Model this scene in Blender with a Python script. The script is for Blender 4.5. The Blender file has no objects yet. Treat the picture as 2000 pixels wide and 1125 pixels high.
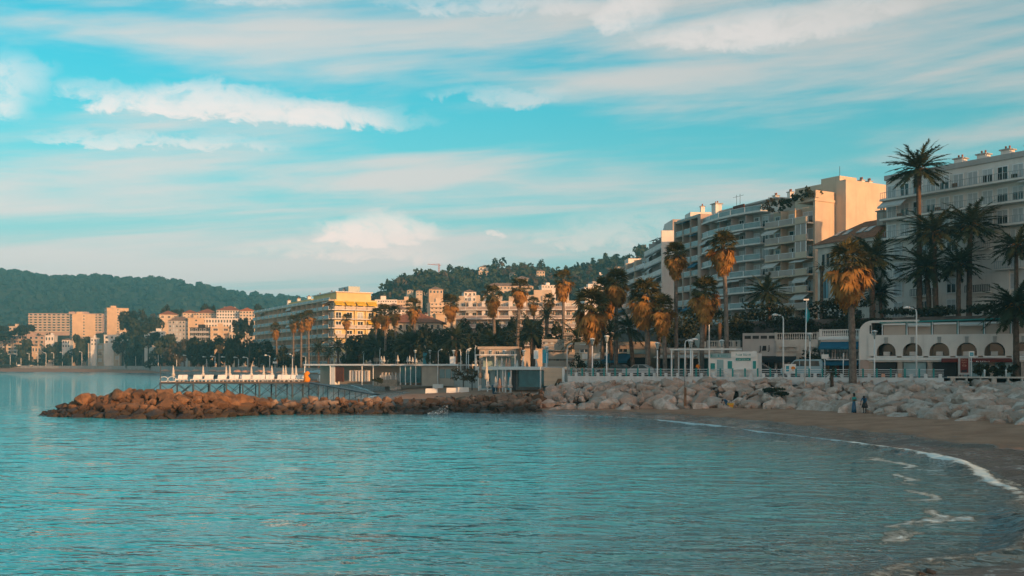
import bpy, bmesh, math, random
import numpy as np
from mathutils import Vector, Matrix, Quaternion, noise as mnoise

R = math.radians
random.seed(7)
scene = bpy.context.scene
col = scene.collection

# ------------------------------------------------------------------ camera
F = 1944.0            # focal length in photo pixels (35 mm on a 36 mm frame, 2000 px wide)
CZ = 5.5              # eye height above the water
HY = 711.0            # photo row of the horizon
cam_d = bpy.data.cameras.new('camera')
cam = bpy.data.objects.new('camera', cam_d)
col.objects.link(cam)
cam.location = (0, 0, CZ)
cam.rotation_euler = (R(90), 0, 0)
cam_d.sensor_width = 36.0
cam_d.lens = 36.0 * F / 2000.0
cam_d.shift_y = (HY - 562.5) / 2000.0
cam_d.clip_start = 0.5
cam_d.clip_end = 20000
scene.camera = cam

# ------------------------------------------------------------------ sun and sky
SUN_EL = R(10.5)
SUN_DIR = Vector((0.66, -0.75, 0)).normalized()      # towards the sun, on the ground
sun_d = bpy.data.lights.new('sun', 'SUN')
sun_d.energy = 4.0
sun_d.angle = R(0.6)
sun_d.color = (1.0, 0.52, 0.22)
sun = bpy.data.objects.new('sun', sun_d)
col.objects.link(sun)
sun.rotation_euler = Vector((SUN_DIR.x * math.cos(SUN_EL), SUN_DIR.y * math.cos(SUN_EL), math.sin(SUN_EL))).to_track_quat('Z', 'Y').to_euler()
sun.location = (60, -60, 80)

world = bpy.data.worlds.new('World')
scene.world = world
world.use_nodes = True
NT = world.node_tree
for n in list(NT.nodes):
    NT.nodes.remove(n)


class NB:
    """small helper for writing node graphs"""
    def __init__(s, nt):
        s.nt = nt

    def n(s, kind, **kw):
        nd = s.nt.nodes.new(kind)
        for k, v in kw.items():
            setattr(nd, k, v)
        return nd

    def put(s, sock, v):
        if v is None:
            return
        if isinstance(v, bpy.types.NodeSocket):
            s.nt.links.new(v, sock)
        elif isinstance(v, (int, float)):
            sock.default_value = v
        else:
            v = tuple(v)
            if len(sock.default_value) == 4 and len(v) == 3:
                v = v + (1.0,)
            sock.default_value = v

    def m(s, op, a, b=None, c=None, clamp=False):
        nd = s.n('ShaderNodeMath', operation=op, use_clamp=clamp)
        for i, v in enumerate((a, b, c)):
            if v is not None:
                s.put(nd.inputs[i], v)
        return nd.outputs[0]

    def vm(s, op, a, b=None):
        nd = s.n('ShaderNodeVectorMath', operation=op)
        s.put(nd.inputs[0], a)
        if b is not None:
            s.put(nd.inputs[1], b)
        return nd.outputs[0]

    def xyz(s, x, y, z):
        nd = s.n('ShaderNodeCombineXYZ')
        for i, v in enumerate((x, y, z)):
            s.put(nd.inputs[i], v)
        return nd.outputs[0]

    def sep(s, v):
        nd = s.n('ShaderNodeSeparateXYZ')
        s.put(nd.inputs[0], v)
        return nd.outputs

    def noise(s, vec, scale, detail=4.0, rough=0.55, dist=0.0):
        nd = s.n('ShaderNodeTexNoise')
        s.put(nd.inputs['Vector'], vec)
        nd.inputs['Scale'].default_value = scale
        nd.inputs['Detail'].default_value = detail
        nd.inputs['Roughness'].default_value = rough
        nd.inputs['Distortion'].default_value = dist
        return nd.outputs['Fac']

    def ramp(s, fac, lo, hi, a=0.0, b=1.0, smooth=True):
        nd = s.n('ShaderNodeMapRange', interpolation_type='SMOOTHSTEP' if smooth else 'LINEAR')
        s.put(nd.inputs['Value'], fac)
        for k, v in (('From Min', lo), ('From Max', hi), ('To Min', a), ('To Max', b)):
            s.put(nd.inputs[k], v)
        return nd.outputs[0]

    def mix(s, fac, a, b, kind='MIX'):
        nd = s.n('ShaderNodeMix', data_type='RGBA', blend_type=kind)
        s.put(nd.inputs[0], fac)
        s.put(nd.inputs[6], a)
        s.put(nd.inputs[7], b)
        return nd.outputs[2]


w = NB(NT)
gen = w.n('ShaderNodeTexCoord').outputs['Generated']
dx, dy, dz = w.sep(gen)
sky = w.n('ShaderNodeTexSky', sky_type='NISHITA')
sky.sun_disc = False
sky.sun_elevation = SUN_EL
sky.sun_rotation = math.atan2(SUN_DIR.x, SUN_DIR.y)
sky.altitude = 0
sky.air_density = 1.0
sky.dust_density = 0.6
sky.ozone_density = 1.0
# the photograph is graded to teal: balance the sky's blue towards cyan
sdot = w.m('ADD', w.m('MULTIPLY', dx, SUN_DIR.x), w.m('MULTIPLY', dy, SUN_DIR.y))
glow = w.m('MULTIPLY', w.ramp(sdot, -0.30, 0.85), w.ramp(dz, 0.0, 0.75, 1.0, 0.0))       # warm sun side of the sky, boosted out of view to fill the shade
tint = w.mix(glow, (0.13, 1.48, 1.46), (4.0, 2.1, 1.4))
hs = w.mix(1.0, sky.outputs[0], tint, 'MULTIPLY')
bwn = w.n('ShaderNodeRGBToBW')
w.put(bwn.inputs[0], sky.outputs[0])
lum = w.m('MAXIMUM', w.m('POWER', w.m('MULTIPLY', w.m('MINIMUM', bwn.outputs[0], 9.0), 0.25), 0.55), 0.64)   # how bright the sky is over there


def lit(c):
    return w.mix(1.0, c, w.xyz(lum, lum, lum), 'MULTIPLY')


el = w.m('ARCSINE', dz)                                   # elevation, radians
az = w.m('ARCTAN2', dx, dy)                               # azimuth from the view axis
# thin streaky high cloud on a flat layer overhead
inv = w.m('DIVIDE', 1.0, w.m('ADD', w.m('MAXIMUM', dz, 0.0), 0.09))
lx = w.m('MULTIPLY', dx, inv)
ly = w.m('MULTIPLY', dy, inv)
lay = w.xyz(lx, ly, 0.0)
warp = w.noise(lay, 0.55, 3.0)
st1 = w.noise(w.xyz(w.m('ADD', w.m('MULTIPLY', lx, 0.34), w.m('MULTIPLY', warp, 0.9)), w.m('ADD', w.m('MULTIPLY', ly, 1.05), w.m('MULTIPLY', lx, 0.16)), 3.7), 1.25, 7.0, 0.56, 0.25)
st2 = w.noise(w.xyz(w.m('MULTIPLY', az, 1.6), w.m('ADD', w.m('MULTIPLY', el, 13.0), w.m('MULTIPLY', az, -1.2)), 8.3), 1.5, 6.0, 0.55, 0.35)
cir = w.ramp(w.m('ADD', w.m('MULTIPLY', st1, 0.55), w.m('MULTIPLY', st2, 0.45)), 0.43, 0.61, 0.0, 0.90)
hz = w.ramp(el, 0.03, 0.33, 0.95, 0.0)                     # milky air low down
# cumulus banks at their directions (azimuth, elevation, half sizes in radians, weight)
ae = w.xyz(az, w.m('MULTIPLY', el, 1.7), 1.3)
ae2 = w.xyz(az, w.m('MULTIPLY', el, 1.7), 6.1)
puff = w.noise(ae, 34.0, 8.0, 0.66, 0.5)
puffw = w.noise(ae2, 9.0, 5.0, 0.6, 0.4)
waz = w.m('ADD', az, w.m('ADD', w.m('MULTIPLY', w.m('SUBTRACT', w.noise(ae, 7.0, 3.0), 0.5), 0.12), w.m('MULTIPLY', w.m('SUBTRACT', puff, 0.5), 0.05)))
wel = w.m('ADD', el, w.m('ADD', w.m('MULTIPLY', w.m('SUBTRACT', puffw, 0.5), 0.030), w.m('MULTIPLY', w.m('SUBTRACT', puff, 0.5), 0.030)))
BANKS = [(-0.265, 0.240, 0.165, 0.014, 1.0), (-0.290, 0.250, 0.070, 0.013, .85), (-0.390, 0.246, 0.060, 0.008, .6), (-0.135, 0.126, 0.066, 0.020, 1.15), (-0.17, 0.108, 0.12, 0.012, 0.6), (-0.478, 0.240, 0.035, 0.030, 0.7),
         (0.245, 0.312, 0.105, 0.020, 0.85), (0.11, 0.335, 0.040, 0.028, 0.8), (0.33, 0.325, 0.05, 0.014, 0.7), (0.08, 0.125, 0.09, 0.012, 0.5),
         (-0.024, 0.1265, 0.012, 0.005, 0.8), (-0.35, 0.208, 0.11, 0.007, 0.6), (0.13, 0.130, 0.10, 0.020, 0.55), (0.0, 0.262, 0.08, 0.010, 0.55), (-0.02, 0.345, 0.12, 0.012, .6), (-0.28, 0.345, 0.10, 0.014, .5)]
bank = None
for (a0, e0, ra, re, wt) in BANKS:
    da = w.m('DIVIDE', w.m('SUBTRACT', waz, a0), ra)
    de = w.m('DIVIDE', w.m('SUBTRACT', wel, e0), re)
    # flat base, billowing top
    de = w.m('MULTIPLY', de, w.ramp(de, -0.2, 0.2, 1.5, 0.85))
    r2 = w.m('ADD', w.m('MULTIPLY', da, da), w.m('MULTIPLY', de, de))
    bd = w.m('MULTIPLY', w.ramp(r2, 0.0, 1.9, 1.0, 0.0), wt)
    bank = bd if bank is None else w.m('MAXIMUM', bank, bd)
dens = w.m('MULTIPLY', bank, w.ramp(puff, 0.25, 0.62, 0.55, 1.15))
cum = w.ramp(dens, 0.08, 1.10, 0.0, 0.86)
elc = w.ramp(el, 0.05, 0.34)
ccol = lit(w.mix(elc, (9.6, 7.0, 6.1), (9.4, 8.6, 8.3)))     # pinker low down
shade = w.ramp(puffw, 0.35, 0.65, 0.75, 1.0)
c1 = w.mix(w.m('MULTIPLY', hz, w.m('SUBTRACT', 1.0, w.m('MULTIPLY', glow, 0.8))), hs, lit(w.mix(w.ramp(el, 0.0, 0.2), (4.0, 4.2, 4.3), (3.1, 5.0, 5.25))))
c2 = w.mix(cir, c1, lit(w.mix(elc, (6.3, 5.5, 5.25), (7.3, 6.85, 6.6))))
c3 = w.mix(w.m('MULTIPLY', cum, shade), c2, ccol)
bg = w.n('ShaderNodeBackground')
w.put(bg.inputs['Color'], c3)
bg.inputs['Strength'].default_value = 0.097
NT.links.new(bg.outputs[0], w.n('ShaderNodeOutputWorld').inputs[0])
world.cycles.sampling_method = 'MANUAL'
world.cycles.sample_map_resolution = 512

vs = scene.view_settings
vs.view_transform = 'Standard'
vs.look = 'None'
vs.exposure = 0.40
vs.gamma = 1.0
vs.use_curve_mapping = False
scene.display_settings.display_device = 'sRGB'
scene.cycles.use_denoising = True
scene.cycles.max_bounces = 6
scene.cycles.diffuse_bounces = 3
scene.cycles.glossy_bounces = 3
scene.cycles.transmission_bounces = 4
scene.cycles.transparent_max_bounces = 8
scene.cycles.volume_bounces = 0

# ------------------------------------------------------------------ helpers
def PX(px, D):
    return (px - 1000.0) / F * D


def PZ(py, D):
    return CZ - (py - HY) / F * D


def P3(px, py, D):
    return Vector((PX(px, D), D, PZ(py, D)))


ORD = ['first', 'second', 'third', 'fourth', 'fifth', 'sixth', 'seventh', 'eighth', 'ninth', 'tenth', 'eleventh', 'twelfth', 'thirteenth', 'fourteenth', 'fifteenth',
       'sixteenth', 'seventeenth', 'eighteenth', 'nineteenth', 'twentieth', 'twenty-first', 'twenty-second', 'twenty-third', 'twenty-fourth', 'twenty-fifth', 'twenty-sixth',
       'twenty-seventh', 'twenty-eighth', 'twenty-ninth', 'thirtieth', 'thirty-first', 'thirty-second', 'thirty-third', 'thirty-fourth', 'thirty-fifth', 'thirty-sixth',
       'thirty-seventh', 'thirty-eighth', 'thirty-ninth', 'fortieth', 'forty-first', 'forty-second', 'forty-third', 'forty-fourth', 'forty-fifth', 'forty-sixth']


def tag(o, label=None, cat=None, group=None, kind=None):
    if label: o['label'] = label
    if cat: o['category'] = cat
    if group: o['group'] = group
    if kind: o['kind'] = kind
    return o


def thing(name, label, cat, loc=(0, 0, 0), rz=0.0, group=None):
    o = bpy.data.objects.new(name, None)
    col.objects.link(o)
    o.empty_display_size = 0.5
    o.location = loc
    o.rotation_euler = (0, 0, rz)
    return tag(o, label, cat, group)


def mobj(name, mesh, parent=None, loc=(0, 0, 0), rot=None, scale=None):
    o = bpy.data.objects.new(name, mesh)
    col.objects.link(o)
    if parent is not None:
        o.parent = parent
    o.location = loc
    if rot is not None:
        if isinstance(rot, Quaternion):
            o.rotation_mode = 'QUATERNION'
            o.rotation_quaternion = rot
        else:
            o.rotation_euler = rot
    if scale is not None:
        o.scale = scale
    return o


def copy_tree(o, loc=None, rz=None, scale=None, parent=None):
    c = o.copy()
    col.objects.link(c)
    if parent is not None:
        c.parent = parent
    if loc is not None: c.location = loc
    if rz is not None: c.rotation_euler = (0, 0, rz)
    if scale is not None: c.scale = (scale,) * 3 if isinstance(scale, (int, float)) else scale
    for ch in KIDS(o):
        copy_tree(ch, parent=c)
    return c


def KIDS(o):
    # children lookup without the slow .children scan
    return o.children


class MB:
    """collects shapes, then builds one mesh"""
    def __init__(s):
        s.v = []; s.f = []; s.mi = []; s.cur = 0; s.sm = []; s.smooth = False

    def face(s, idx):
        s.f.append(tuple(idx)); s.mi.append(s.cur); s.sm.append(s.smooth)

    def quad(s, a, b, c, d):
        n = len(s.v)
        s.v += [tuple(a), tuple(b), tuple(c), tuple(d)]
        s.face((n, n + 1, n + 2, n + 3))

    def poly(s, pts):
        n = len(s.v)
        s.v += [tuple(p) for p in pts]
        s.face(range(n, n + len(pts)))

    def box(s, x0, x1, y0, y1, z0, z1):
        n = len(s.v)
        s.v += [(x0, y0, z0), (x1, y0, z0), (x1, y1, z0), (x0, y1, z0), (x0, y0, z1), (x1, y0, z1), (x1, y1, z1), (x0, y1, z1)]
        for f in ((0, 3, 2, 1), (4, 5, 6, 7), (0, 1, 5, 4), (1, 2, 6, 5), (2, 3, 7, 6), (3, 0, 4, 7)):
            s.face([n + i for i in f])

    def tube(s, pts, rads, k=8, cap=True):
        """swept tube through pts"""
        pts = [Vector(p) for p in pts]
        if isinstance(rads, (int, float)):
            rads = [rads] * len(pts)
        n0 = len(s.v)
        sm = s.smooth
        s.smooth = True
        for i, p in enumerate(pts):
            d = (pts[min(i + 1, len(pts) - 1)] - pts[max(i - 1, 0)]).normalized()
            a = d.orthogonal().normalized() if abs(d.z) < 0.95 else Vector((1, 0, 0))
            a = (a - d * a.dot(d)).normalized()
            b = d.cross(a)
            for j in range(k):
                t = 2 * math.pi * j / k
                q = p + (a * math.cos(t) + b * math.sin(t)) * rads[i]
                s.v.append(tuple(q))
        for i in range(len(pts) - 1):
            for j in range(k):
                a = n0 + i * k + j; b = n0 + i * k + (j + 1) % k
                s.face((a, b, b + k, a + k))
        s.smooth = sm
        if cap:
            s.face([n0 + j for j in range(k)][::-1])
            s.face([n0 + (len(pts) - 1) * k + j for j in range(k)])

    def lathe(s, prof, k=12, c=(0, 0, 0)):
        n0 = len(s.v)
        for r, z in prof:
            for j in range(k):
                t = 2 * math.pi * j / k
                s.v.append((c[0] + r * math.cos(t), c[1] + r * math.sin(t), c[2] + z))
        sm = s.smooth; s.smooth = True
        for i in range(len(prof) - 1):
            for j in range(k):
                a = n0 + i * k + j; b = n0 + i * k + (j + 1) % k
                s.face((a, b, b + k, a + k))
        s.smooth = sm
        if prof[0][0] > 1e-4: s.face([n0 + j for j in range(k)][::-1])
        if prof[-1][0] > 1e-4: s.face([n0 + (len(prof) - 1) * k + j for j in range(k)])

    def prism(s, pts2, y0, y1, axis='y'):
        """extrude a polygon given in (x,z) from y0 to y1"""
        n = len(s.v); k = len(pts2)
        s.v += [(x, y0, z) for x, z in pts2] + [(x, y1, z) for x, z in pts2]
        s.face(range(n, n + k)); s.face(range(n + 2 * k - 1, n + k - 1, -1))
        for i in range(k):
            j = (i + 1) % k
            s.face((n + j, n + i, n + k + i, n + k + j))

    def mesh(s, name, *mats):
        me = bpy.data.meshes.new(name)
        me.from_pydata(s.v, [], s.f)
        for m in mats:
            me.materials.append(m)
        if len(mats) > 1:
            me.polygons.foreach_set('material_index', s.mi)
        if any(s.sm):
            me.polygons.foreach_set('use_smooth', s.sm)
        me.update()
        return me

    def obj(s, name, mats, parent=None, loc=(0, 0, 0), rot=None):
        if not isinstance(mats, (list, tuple)): mats = [mats]
        return mobj(name, s.mesh(name, *mats), parent, loc, rot)


_BOX = {}


def box(parent, name, mat, x0, x1, y0, y1, z0, z1, rot=None):
    """one box-shaped part; alike parts share mesh data"""
    me = _BOX.get(mat.name)
    if me is None:
        b = MB(); b.box(-.5, .5, -.5, .5, -.5, .5)
        me = _BOX[mat.name] = b.mesh('box_' + mat.name, mat)
    return mobj(name, me, parent, ((x0 + x1) / 2, (y0 + y1) / 2, (z0 + z1) / 2), rot, (abs(x1 - x0), abs(y1 - y0), abs(z1 - z0)))


_CYL = {}


def rod(parent, name, mat, a, b, r, k=8):
    """one straight round bar between two points"""
    key = (mat.name, k)
    me = _CYL.get(key)
    if me is None:
        m = MB(); m.tube([(0, 0, -.5), (0, 0, .5)], 1.0, k)
        me = _CYL[key] = m.mesh('rod_' + mat.name, mat)
    a = Vector(a); b = Vector(b); d = b - a
    return mobj(name, me, parent, (a + b) / 2, d.to_track_quat('Z', 'Y'), (r, r, d.length))


# ------------------------------------------------------------------ materials
MATS = {}


def mat(name, c, rough=0.75, var=0.10, scale=0.6, bump=0.0, bscale=8.0, spec=0.3, metal=0.0, c2=None, streak=0.0, trans=0.0):
    """procedural surface: base colour with blotches, stains running down and a fine relief, all in world space"""
    m = MATS.get(name)
    if m: return m
    m = bpy.data.materials.new(name)
    m.use_nodes = True
    nt = m.node_tree
    bs = nt.nodes['Principled BSDF']
    q = NB(nt)
    pos = q.n('ShaderNodeNewGeometry').outputs['Position']
    n1 = q.noise(pos, scale, 5.0, 0.6)
    f = q.ramp(n1, 0.3, 0.7)
    lo = tuple(x * (1 - var * 1.3) for x in c) if c2 is None else c2
    hi = tuple(min(1, x * (1 + var * 0.7)) for x in c)
    colr = q.mix(f, lo, hi)
    if streak:
        x, y, z = q.sep(pos)
        sn = q.noise(q.xyz(q.m('MULTIPLY', x, 1.6), q.m('MULTIPLY', y, 1.6), q.m('MULTIPLY', z, 0.12)), 1.0, 4.0, 0.6)
        colr = q.mix(q.ramp(sn, 0.5, 0.75, 0.0, streak), colr, tuple(v * 0.45 for v in c))
    q.put(bs.inputs['Base Color'], colr)
    bs.inputs['Roughness'].default_value = rough
    bs.inputs['Specular IOR Level'].default_value = spec
    bs.inputs['Metallic'].default_value = metal
    if bump:
        bn = q.n('ShaderNodeBump')
        bn.inputs['Strength'].default_value = bump
        bn.inputs['Distance'].default_value = 0.1
        q.put(bn.inputs['Height'], q.noise(pos, bscale, 6.0, 0.65))
        q.put(bs.inputs['Normal'], bn.outputs[0])
    MATS[name] = m
    return m


M = {}
M['plaster_cream'] = mat('plaster_cream', (0.58, 0.46, 0.35), 0.85, 0.10, 0.25, streak=0.25)
M['plaster_yellow'] = mat('plaster_yellow', (0.74, 0.55, 0.26), 0.85, 0.08, 0.3, streak=0.15)
M['plaster_white'] = mat('plaster_white', (0.74, 0.68, 0.63), 0.8, 0.08, 0.3, streak=0.22)
M['plaster_grey'] = mat('plaster_grey', (0.46, 0.43, 0.41), 0.8, 0.10, 0.3, streak=0.25)
M['plaster_pink'] = mat('plaster_pink', (0.50, 0.36, 0.30), 0.85, 0.10, 0.3, streak=0.2)
M['plaster_tan'] = mat('plaster_tan', (0.44, 0.36, 0.30), 0.85, 0.12, 0.3, streak=0.25)
M['beige'] = mat('beige', (0.46, 0.37, 0.31), 0.85, 0.08, 0.5)
M['stone_trim'] = mat('stone_trim', (0.55, 0.50, 0.45), 0.8, 0.12, 0.8, 0.15, 6.0, streak=0.2)
M['concrete'] = mat('concrete', (0.40, 0.38, 0.36), 0.85, 0.18, 0.6, 0.2, 5.0, streak=0.3)
M['wall_white'] = mat('wall_white', (0.62, 0.63, 0.63), 0.7, 0.10, 0.9, 0.1, 6.0, streak=0.3)
M['white'] = mat('white', (0.78, 0.77, 0.75), 0.5, 0.05, 1.0)
M['white_metal'] = mat('white_metal', (0.74, 0.75, 0.75), 0.35, 0.05, 2.0, spec=0.5)
M['glass'] = mat('glass', (0.025, 0.035, 0.04), 0.08, 0.3, 0.8, spec=0.6)
M['glass_teal'] = mat('glass_teal', (0.02, 0.09, 0.10), 0.06, 0.3, 0.8, spec=0.6)
M['frosted'] = mat('frosted', (0.22, 0.30, 0.31), 0.25, 0.15, 0.5, spec=0.5)
M['frosted_warm'] = mat('frosted_warm', (0.36, 0.29, 0.26), 0.3, 0.15, 0.5, spec=0.5)
M['dark'] = mat('dark', (0.02, 0.021, 0.023), 0.6, 0.3, 0.8)
M['shadow_room'] = mat('shadow_room', (0.05, 0.045, 0.045), 0.8, 0.4, 0.6)
M['shutter_white'] = mat('shutter_white', (0.50, 0.53, 0.54), 0.55, 0.08, 1.2)
M['shutter_blue'] = mat('shutter_blue', (0.16, 0.30, 0.36), 0.6, 0.10, 1.0)
M['pale_teal'] = mat('pale_teal', (0.30, 0.44, 0.46), 0.55, 0.10, 0.8)
M['teal'] = mat('teal', (0.03, 0.26, 0.25), 0.5, 0.10, 1.0)
M['awning_blue'] = mat('awning_blue', (0.012, 0.12, 0.20), 0.75, 0.12, 1.0)
M['awning_cream'] = mat('awning_cream', (0.55, 0.53, 0.50), 0.8, 0.08, 0.8)
M['awning_yellow'] = mat('awning_yellow', (0.70, 0.42, 0.03), 0.8, 0.08, 0.8)
M['awning_red'] = mat('awning_red', (0.17, 0.022, 0.016), 0.8, 0.10, 0.8)
M['awning_dark'] = mat('awning_dark', (0.012, 0.016, 0.02), 0.8, 0.2, 0.8)
M['tile_roof'] = mat('tile_roof', (0.30, 0.11, 0.055), 0.85, 0.25, 1.5, 0.4, 7.0)
M['tile_roof_dull'] = mat('tile_roof_dull', (0.27, 0.17, 0.12), 0.85, 0.25, 1.2, 0.3, 6.0)
M['roof_gravel'] = mat('roof_gravel', (0.30, 0.28, 0.27), 0.9, 0.15, 1.0, 0.2, 8.0)
M['iron_dark'] = mat('iron_dark', (0.03, 0.035, 0.04), 0.5, 0.2, 2.0, spec=0.4)
M['steel_blue'] = mat('steel_blue', (0.045, 0.06, 0.075), 0.5, 0.25, 2.0, spec=0.4)
M['rail_grey'] = mat('rail_grey', (0.32, 0.36, 0.37), 0.5, 0.1, 2.0)
M['wood'] = mat('wood', (0.20, 0.11, 0.06), 0.75, 0.25, 2.0, 0.2, 10.0)
M['wood_red'] = mat('wood_red', (0.12, 0.045, 0.03), 0.75, 0.2, 2.0)
M['orange_cloth'] = mat('orange_cloth', (0.75, 0.24, 0.02), 0.8, 0.1, 3.0)
M['peach'] = mat('peach', (0.62, 0.34, 0.24), 0.85, 0.12, 2.0)
M['straw'] = mat('straw', (0.34, 0.26, 0.20), 0.9, 0.2, 2.0, 0.3, 12.0)
M['blue_plastic'] = mat('blue_plastic', (0.015, 0.10, 0.20), 0.4, 0.1, 2.0)
M['cyan_plastic'] = mat('cyan_plastic', (0.03, 0.32, 0.42), 0.4, 0.1, 2.0)
M['asphalt'] = mat('asphalt', (0.055, 0.053, 0.052), 0.9, 0.2, 0.8, 0.2, 12.0)
M['paving'] = mat('paving', (0.30, 0.26, 0.23), 0.85, 0.15, 0.7, 0.15, 6.0)
M['trunk'] = mat('trunk', (0.13, 0.085, 0.06), 0.95, 0.35, 3.0, 0.8, 5.0)
M['trunk_grey'] = mat('trunk_grey', (0.19, 0.15, 0.125), 0.95, 0.3, 3.0, 0.6, 5.0)
M['bark'] = mat('bark', (0.07, 0.05, 0.038), 0.95, 0.3, 3.0, 0.6, 6.0)
M['hair'] = mat('hair', (0.012, 0.010, 0.010), 0.6, 0.2, 6.0)
M['skin'] = mat('skin', (0.10, 0.055, 0.038), 0.6, 0.1, 6.0)
M['foam'] = mat('foam', (0.66, 0.72, 0.73), 0.6, 0.12, 3.0, 0.6, 6.0)


def leafmat(name, c, c2, rough=0.6, tr=0.25):
    """leaf surface: two tones by leaf and clump, some light shining through"""
    m = bpy.data.materials.new(name)
    m.use_nodes = True
    nt = m.node_tree
    q = NB(nt)
    bs = nt.nodes['Principled BSDF']
    pos = q.n('ShaderNodeNewGeometry').outputs['Position']
    rnd = q.n('ShaderNodeNewGeometry').outputs['Random Per Island']
    f = q.m('ADD', q.m('MULTIPLY', q.ramp(q.noise(pos, 0.8, 3.0), 0.3, 0.7), 0.5), q.m('MULTIPLY', rnd, 0.5))
    cc = q.mix(f, c, c2)
    q.put(bs.inputs['Base Color'], cc)
    bs.inputs['Roughness'].default_value = rough
    bs.inputs['Specular IOR Level'].default_value = 0.25
    tl = q.n('ShaderNodeBsdfTranslucent')
    q.put(tl.inputs['Color'], cc)
    mx = q.n('ShaderNodeMixShader')
    mx.inputs[0].default_value = tr
    nt.links.new(bs.outputs[0], mx.inputs[1])
    nt.links.new(tl.outputs[0], mx.inputs[2])
    nt.links.new(mx.outputs[0], nt.nodes['Material Output'].inputs[0])
    MATS[name] = m
    M[name] = m
    return m


leafmat('frond_green', (0.030, 0.042, 0.018), (0.062, 0.070, 0.030))
leafmat('frond_fan', (0.055, 0.055, 0.020), (0.13, 0.105, 0.035))
leafmat('frond_dead', (0.30, 0.14, 0.036), (0.50, 0.26, 0.07), 0.8, 0.35)
leafmat('leaf_dark', (0.018, 0.026, 0.012), (0.050, 0.055, 0.026))
leafmat('leaf_mid', (0.030, 0.040, 0.018), (0.075, 0.075, 0.032))
leafmat('leaf_brown', (0.060, 0.046, 0.026), (0.12, 0.085, 0.045))
leafmat('forest', (0.020, 0.034, 0.016), (0.062, 0.074, 0.034), 0.8, 0.1)

leafmat('forest_far_shade', (0.008, 0.026, 0.024), (0.020, 0.050, 0.044), 0.8, 0.1)  # far leaf colour darkened and blued for cloud shade and haze
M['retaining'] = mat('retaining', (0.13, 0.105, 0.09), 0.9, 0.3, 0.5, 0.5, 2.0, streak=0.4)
leafmat('forest_far_shade2', (0.016, 0.036, 0.030), (0.040, 0.062, 0.046), 0.8, 0.1)  # second far tone, with the same shade in its colour

# ------------------------------------------------------------------ setting: sea, beach, promenade ground, hills
SHORE = [(0, 8), (6, 18), (9.3, 24.2), (11.2, 26.4), (15.0, 28.2), (18.6, 32.5), (21.8, 41), (24.4, 50), (25.5, 56), (25.3, 61.5), (24.5, 68), (22.8, 74), (19, 86), (14.8, 96), (10.6, 102.0), (4, 107), (-3, 110),
         (-12, 114), (-20, 121), (-22.5, 140), (-23.4, 175), (-29.7, 210), (-41.6, 261), (-53.6, 274), (-76, 297), (-118, 382), (-186, 534), (-272, 629), (-420, 690), (-900, 900)]
LANDPOLY = SHORE + [(-900, 5000), (4000, 5000), (4000, 8)]
EDGE = [(150, 50), (90, 88), (60, 101), (46, 106), (7, 124), (9, 138), (-1, 160), (-12, 192), (-24, 225), (-48, 275), (-75, 330), (-105, 385), (-165, 495), (-240, 645), (-330, 725), (-470, 800), (-900, 960)]   # promenade edge
ZP = 4.0


def seg_dist(px, py, line):
    best = np.full(px.shape, 1e9)
    for (x0, y0), (x1, y1) in zip(line[:-1], line[1:]):
        ex, ey = x1 - x0, y1 - y0
        t = np.clip(((px - x0) * ex + (py - y0) * ey) / (ex * ex + ey * ey), 0, 1)
        best = np.minimum(best, np.hypot(px - x0 - t * ex, py - y0 - t * ey))
    return best


def inside(px, py, poly):
    c = np.zeros(px.shape, bool)
    n = len(poly)
    for i in range(n):
        x0, y0 = poly[i]; x1, y1 = poly[(i + 1) % n]
        if y0 == y1: continue
        hit = ((y0 > py) != (y1 > py)) & (px < (x1 - x0) * (py - y0) / (y1 - y0) + x0)
        c ^= hit
    return c


def shore_d(px, py):
    """metres inland (+) or out to sea (-) from the waterline"""
    d = seg_dist(px, py, SHORE)
    return np.where(inside(px, py, LANDPOLY), d, -d)


rng = np.random.RandomState(3)
_W = [(rng.uniform(0, 6.28), rng.uniform(0.4, 2.2), rng.uniform(0, 6.28)) for _ in range(14)]


def wobble(x, y):
    z = 0
    for a, k, p in _W:
        z = z + np.sin((x * np.cos(a) + y * np.sin(a)) * k * 0.35 + p)
    return z / 6.0


def grid_mesh(name, xs, ys, zf, material, attr=None):
    X, Y = np.meshgrid(xs, ys)
    Z = zf(X, Y)
    nx, ny = len(xs), len(ys)
    co = np.stack([X, Y, Z], -1).reshape(-1, 3).astype(np.float32)
    i = np.arange(nx * ny).reshape(ny, nx)
    q = np.stack([i[:-1, :-1], i[:-1, 1:], i[1:, 1:], i[1:, :-1]], -1).reshape(-1, 4)
    me = bpy.data.meshes.new(name)
    me.vertices.add(len(co)); me.vertices.foreach_set('co', co.ravel())
    me.loops.add(q.size); me.loops.foreach_set('vertex_index', q.ravel().astype(np.int32))
    me.polygons.add(len(q)); me.polygons.foreach_set('loop_start', (np.arange(len(q)) * 4).astype(np.int32))
    me.polygons.foreach_set('loop_total', np.full(len(q), 4, np.int32))
    me.polygons.foreach_set('use_smooth', np.ones(len(q), bool))
    me.update(calc_edges=True)
    if attr is not None:
        at = me.attributes.new('shore', 'FLOAT', 'POINT')
        at.data.foreach_set('value', attr(X, Y).ravel().astype(np.float32))
    me.materials.append(material)
    return mobj(name, me)


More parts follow.
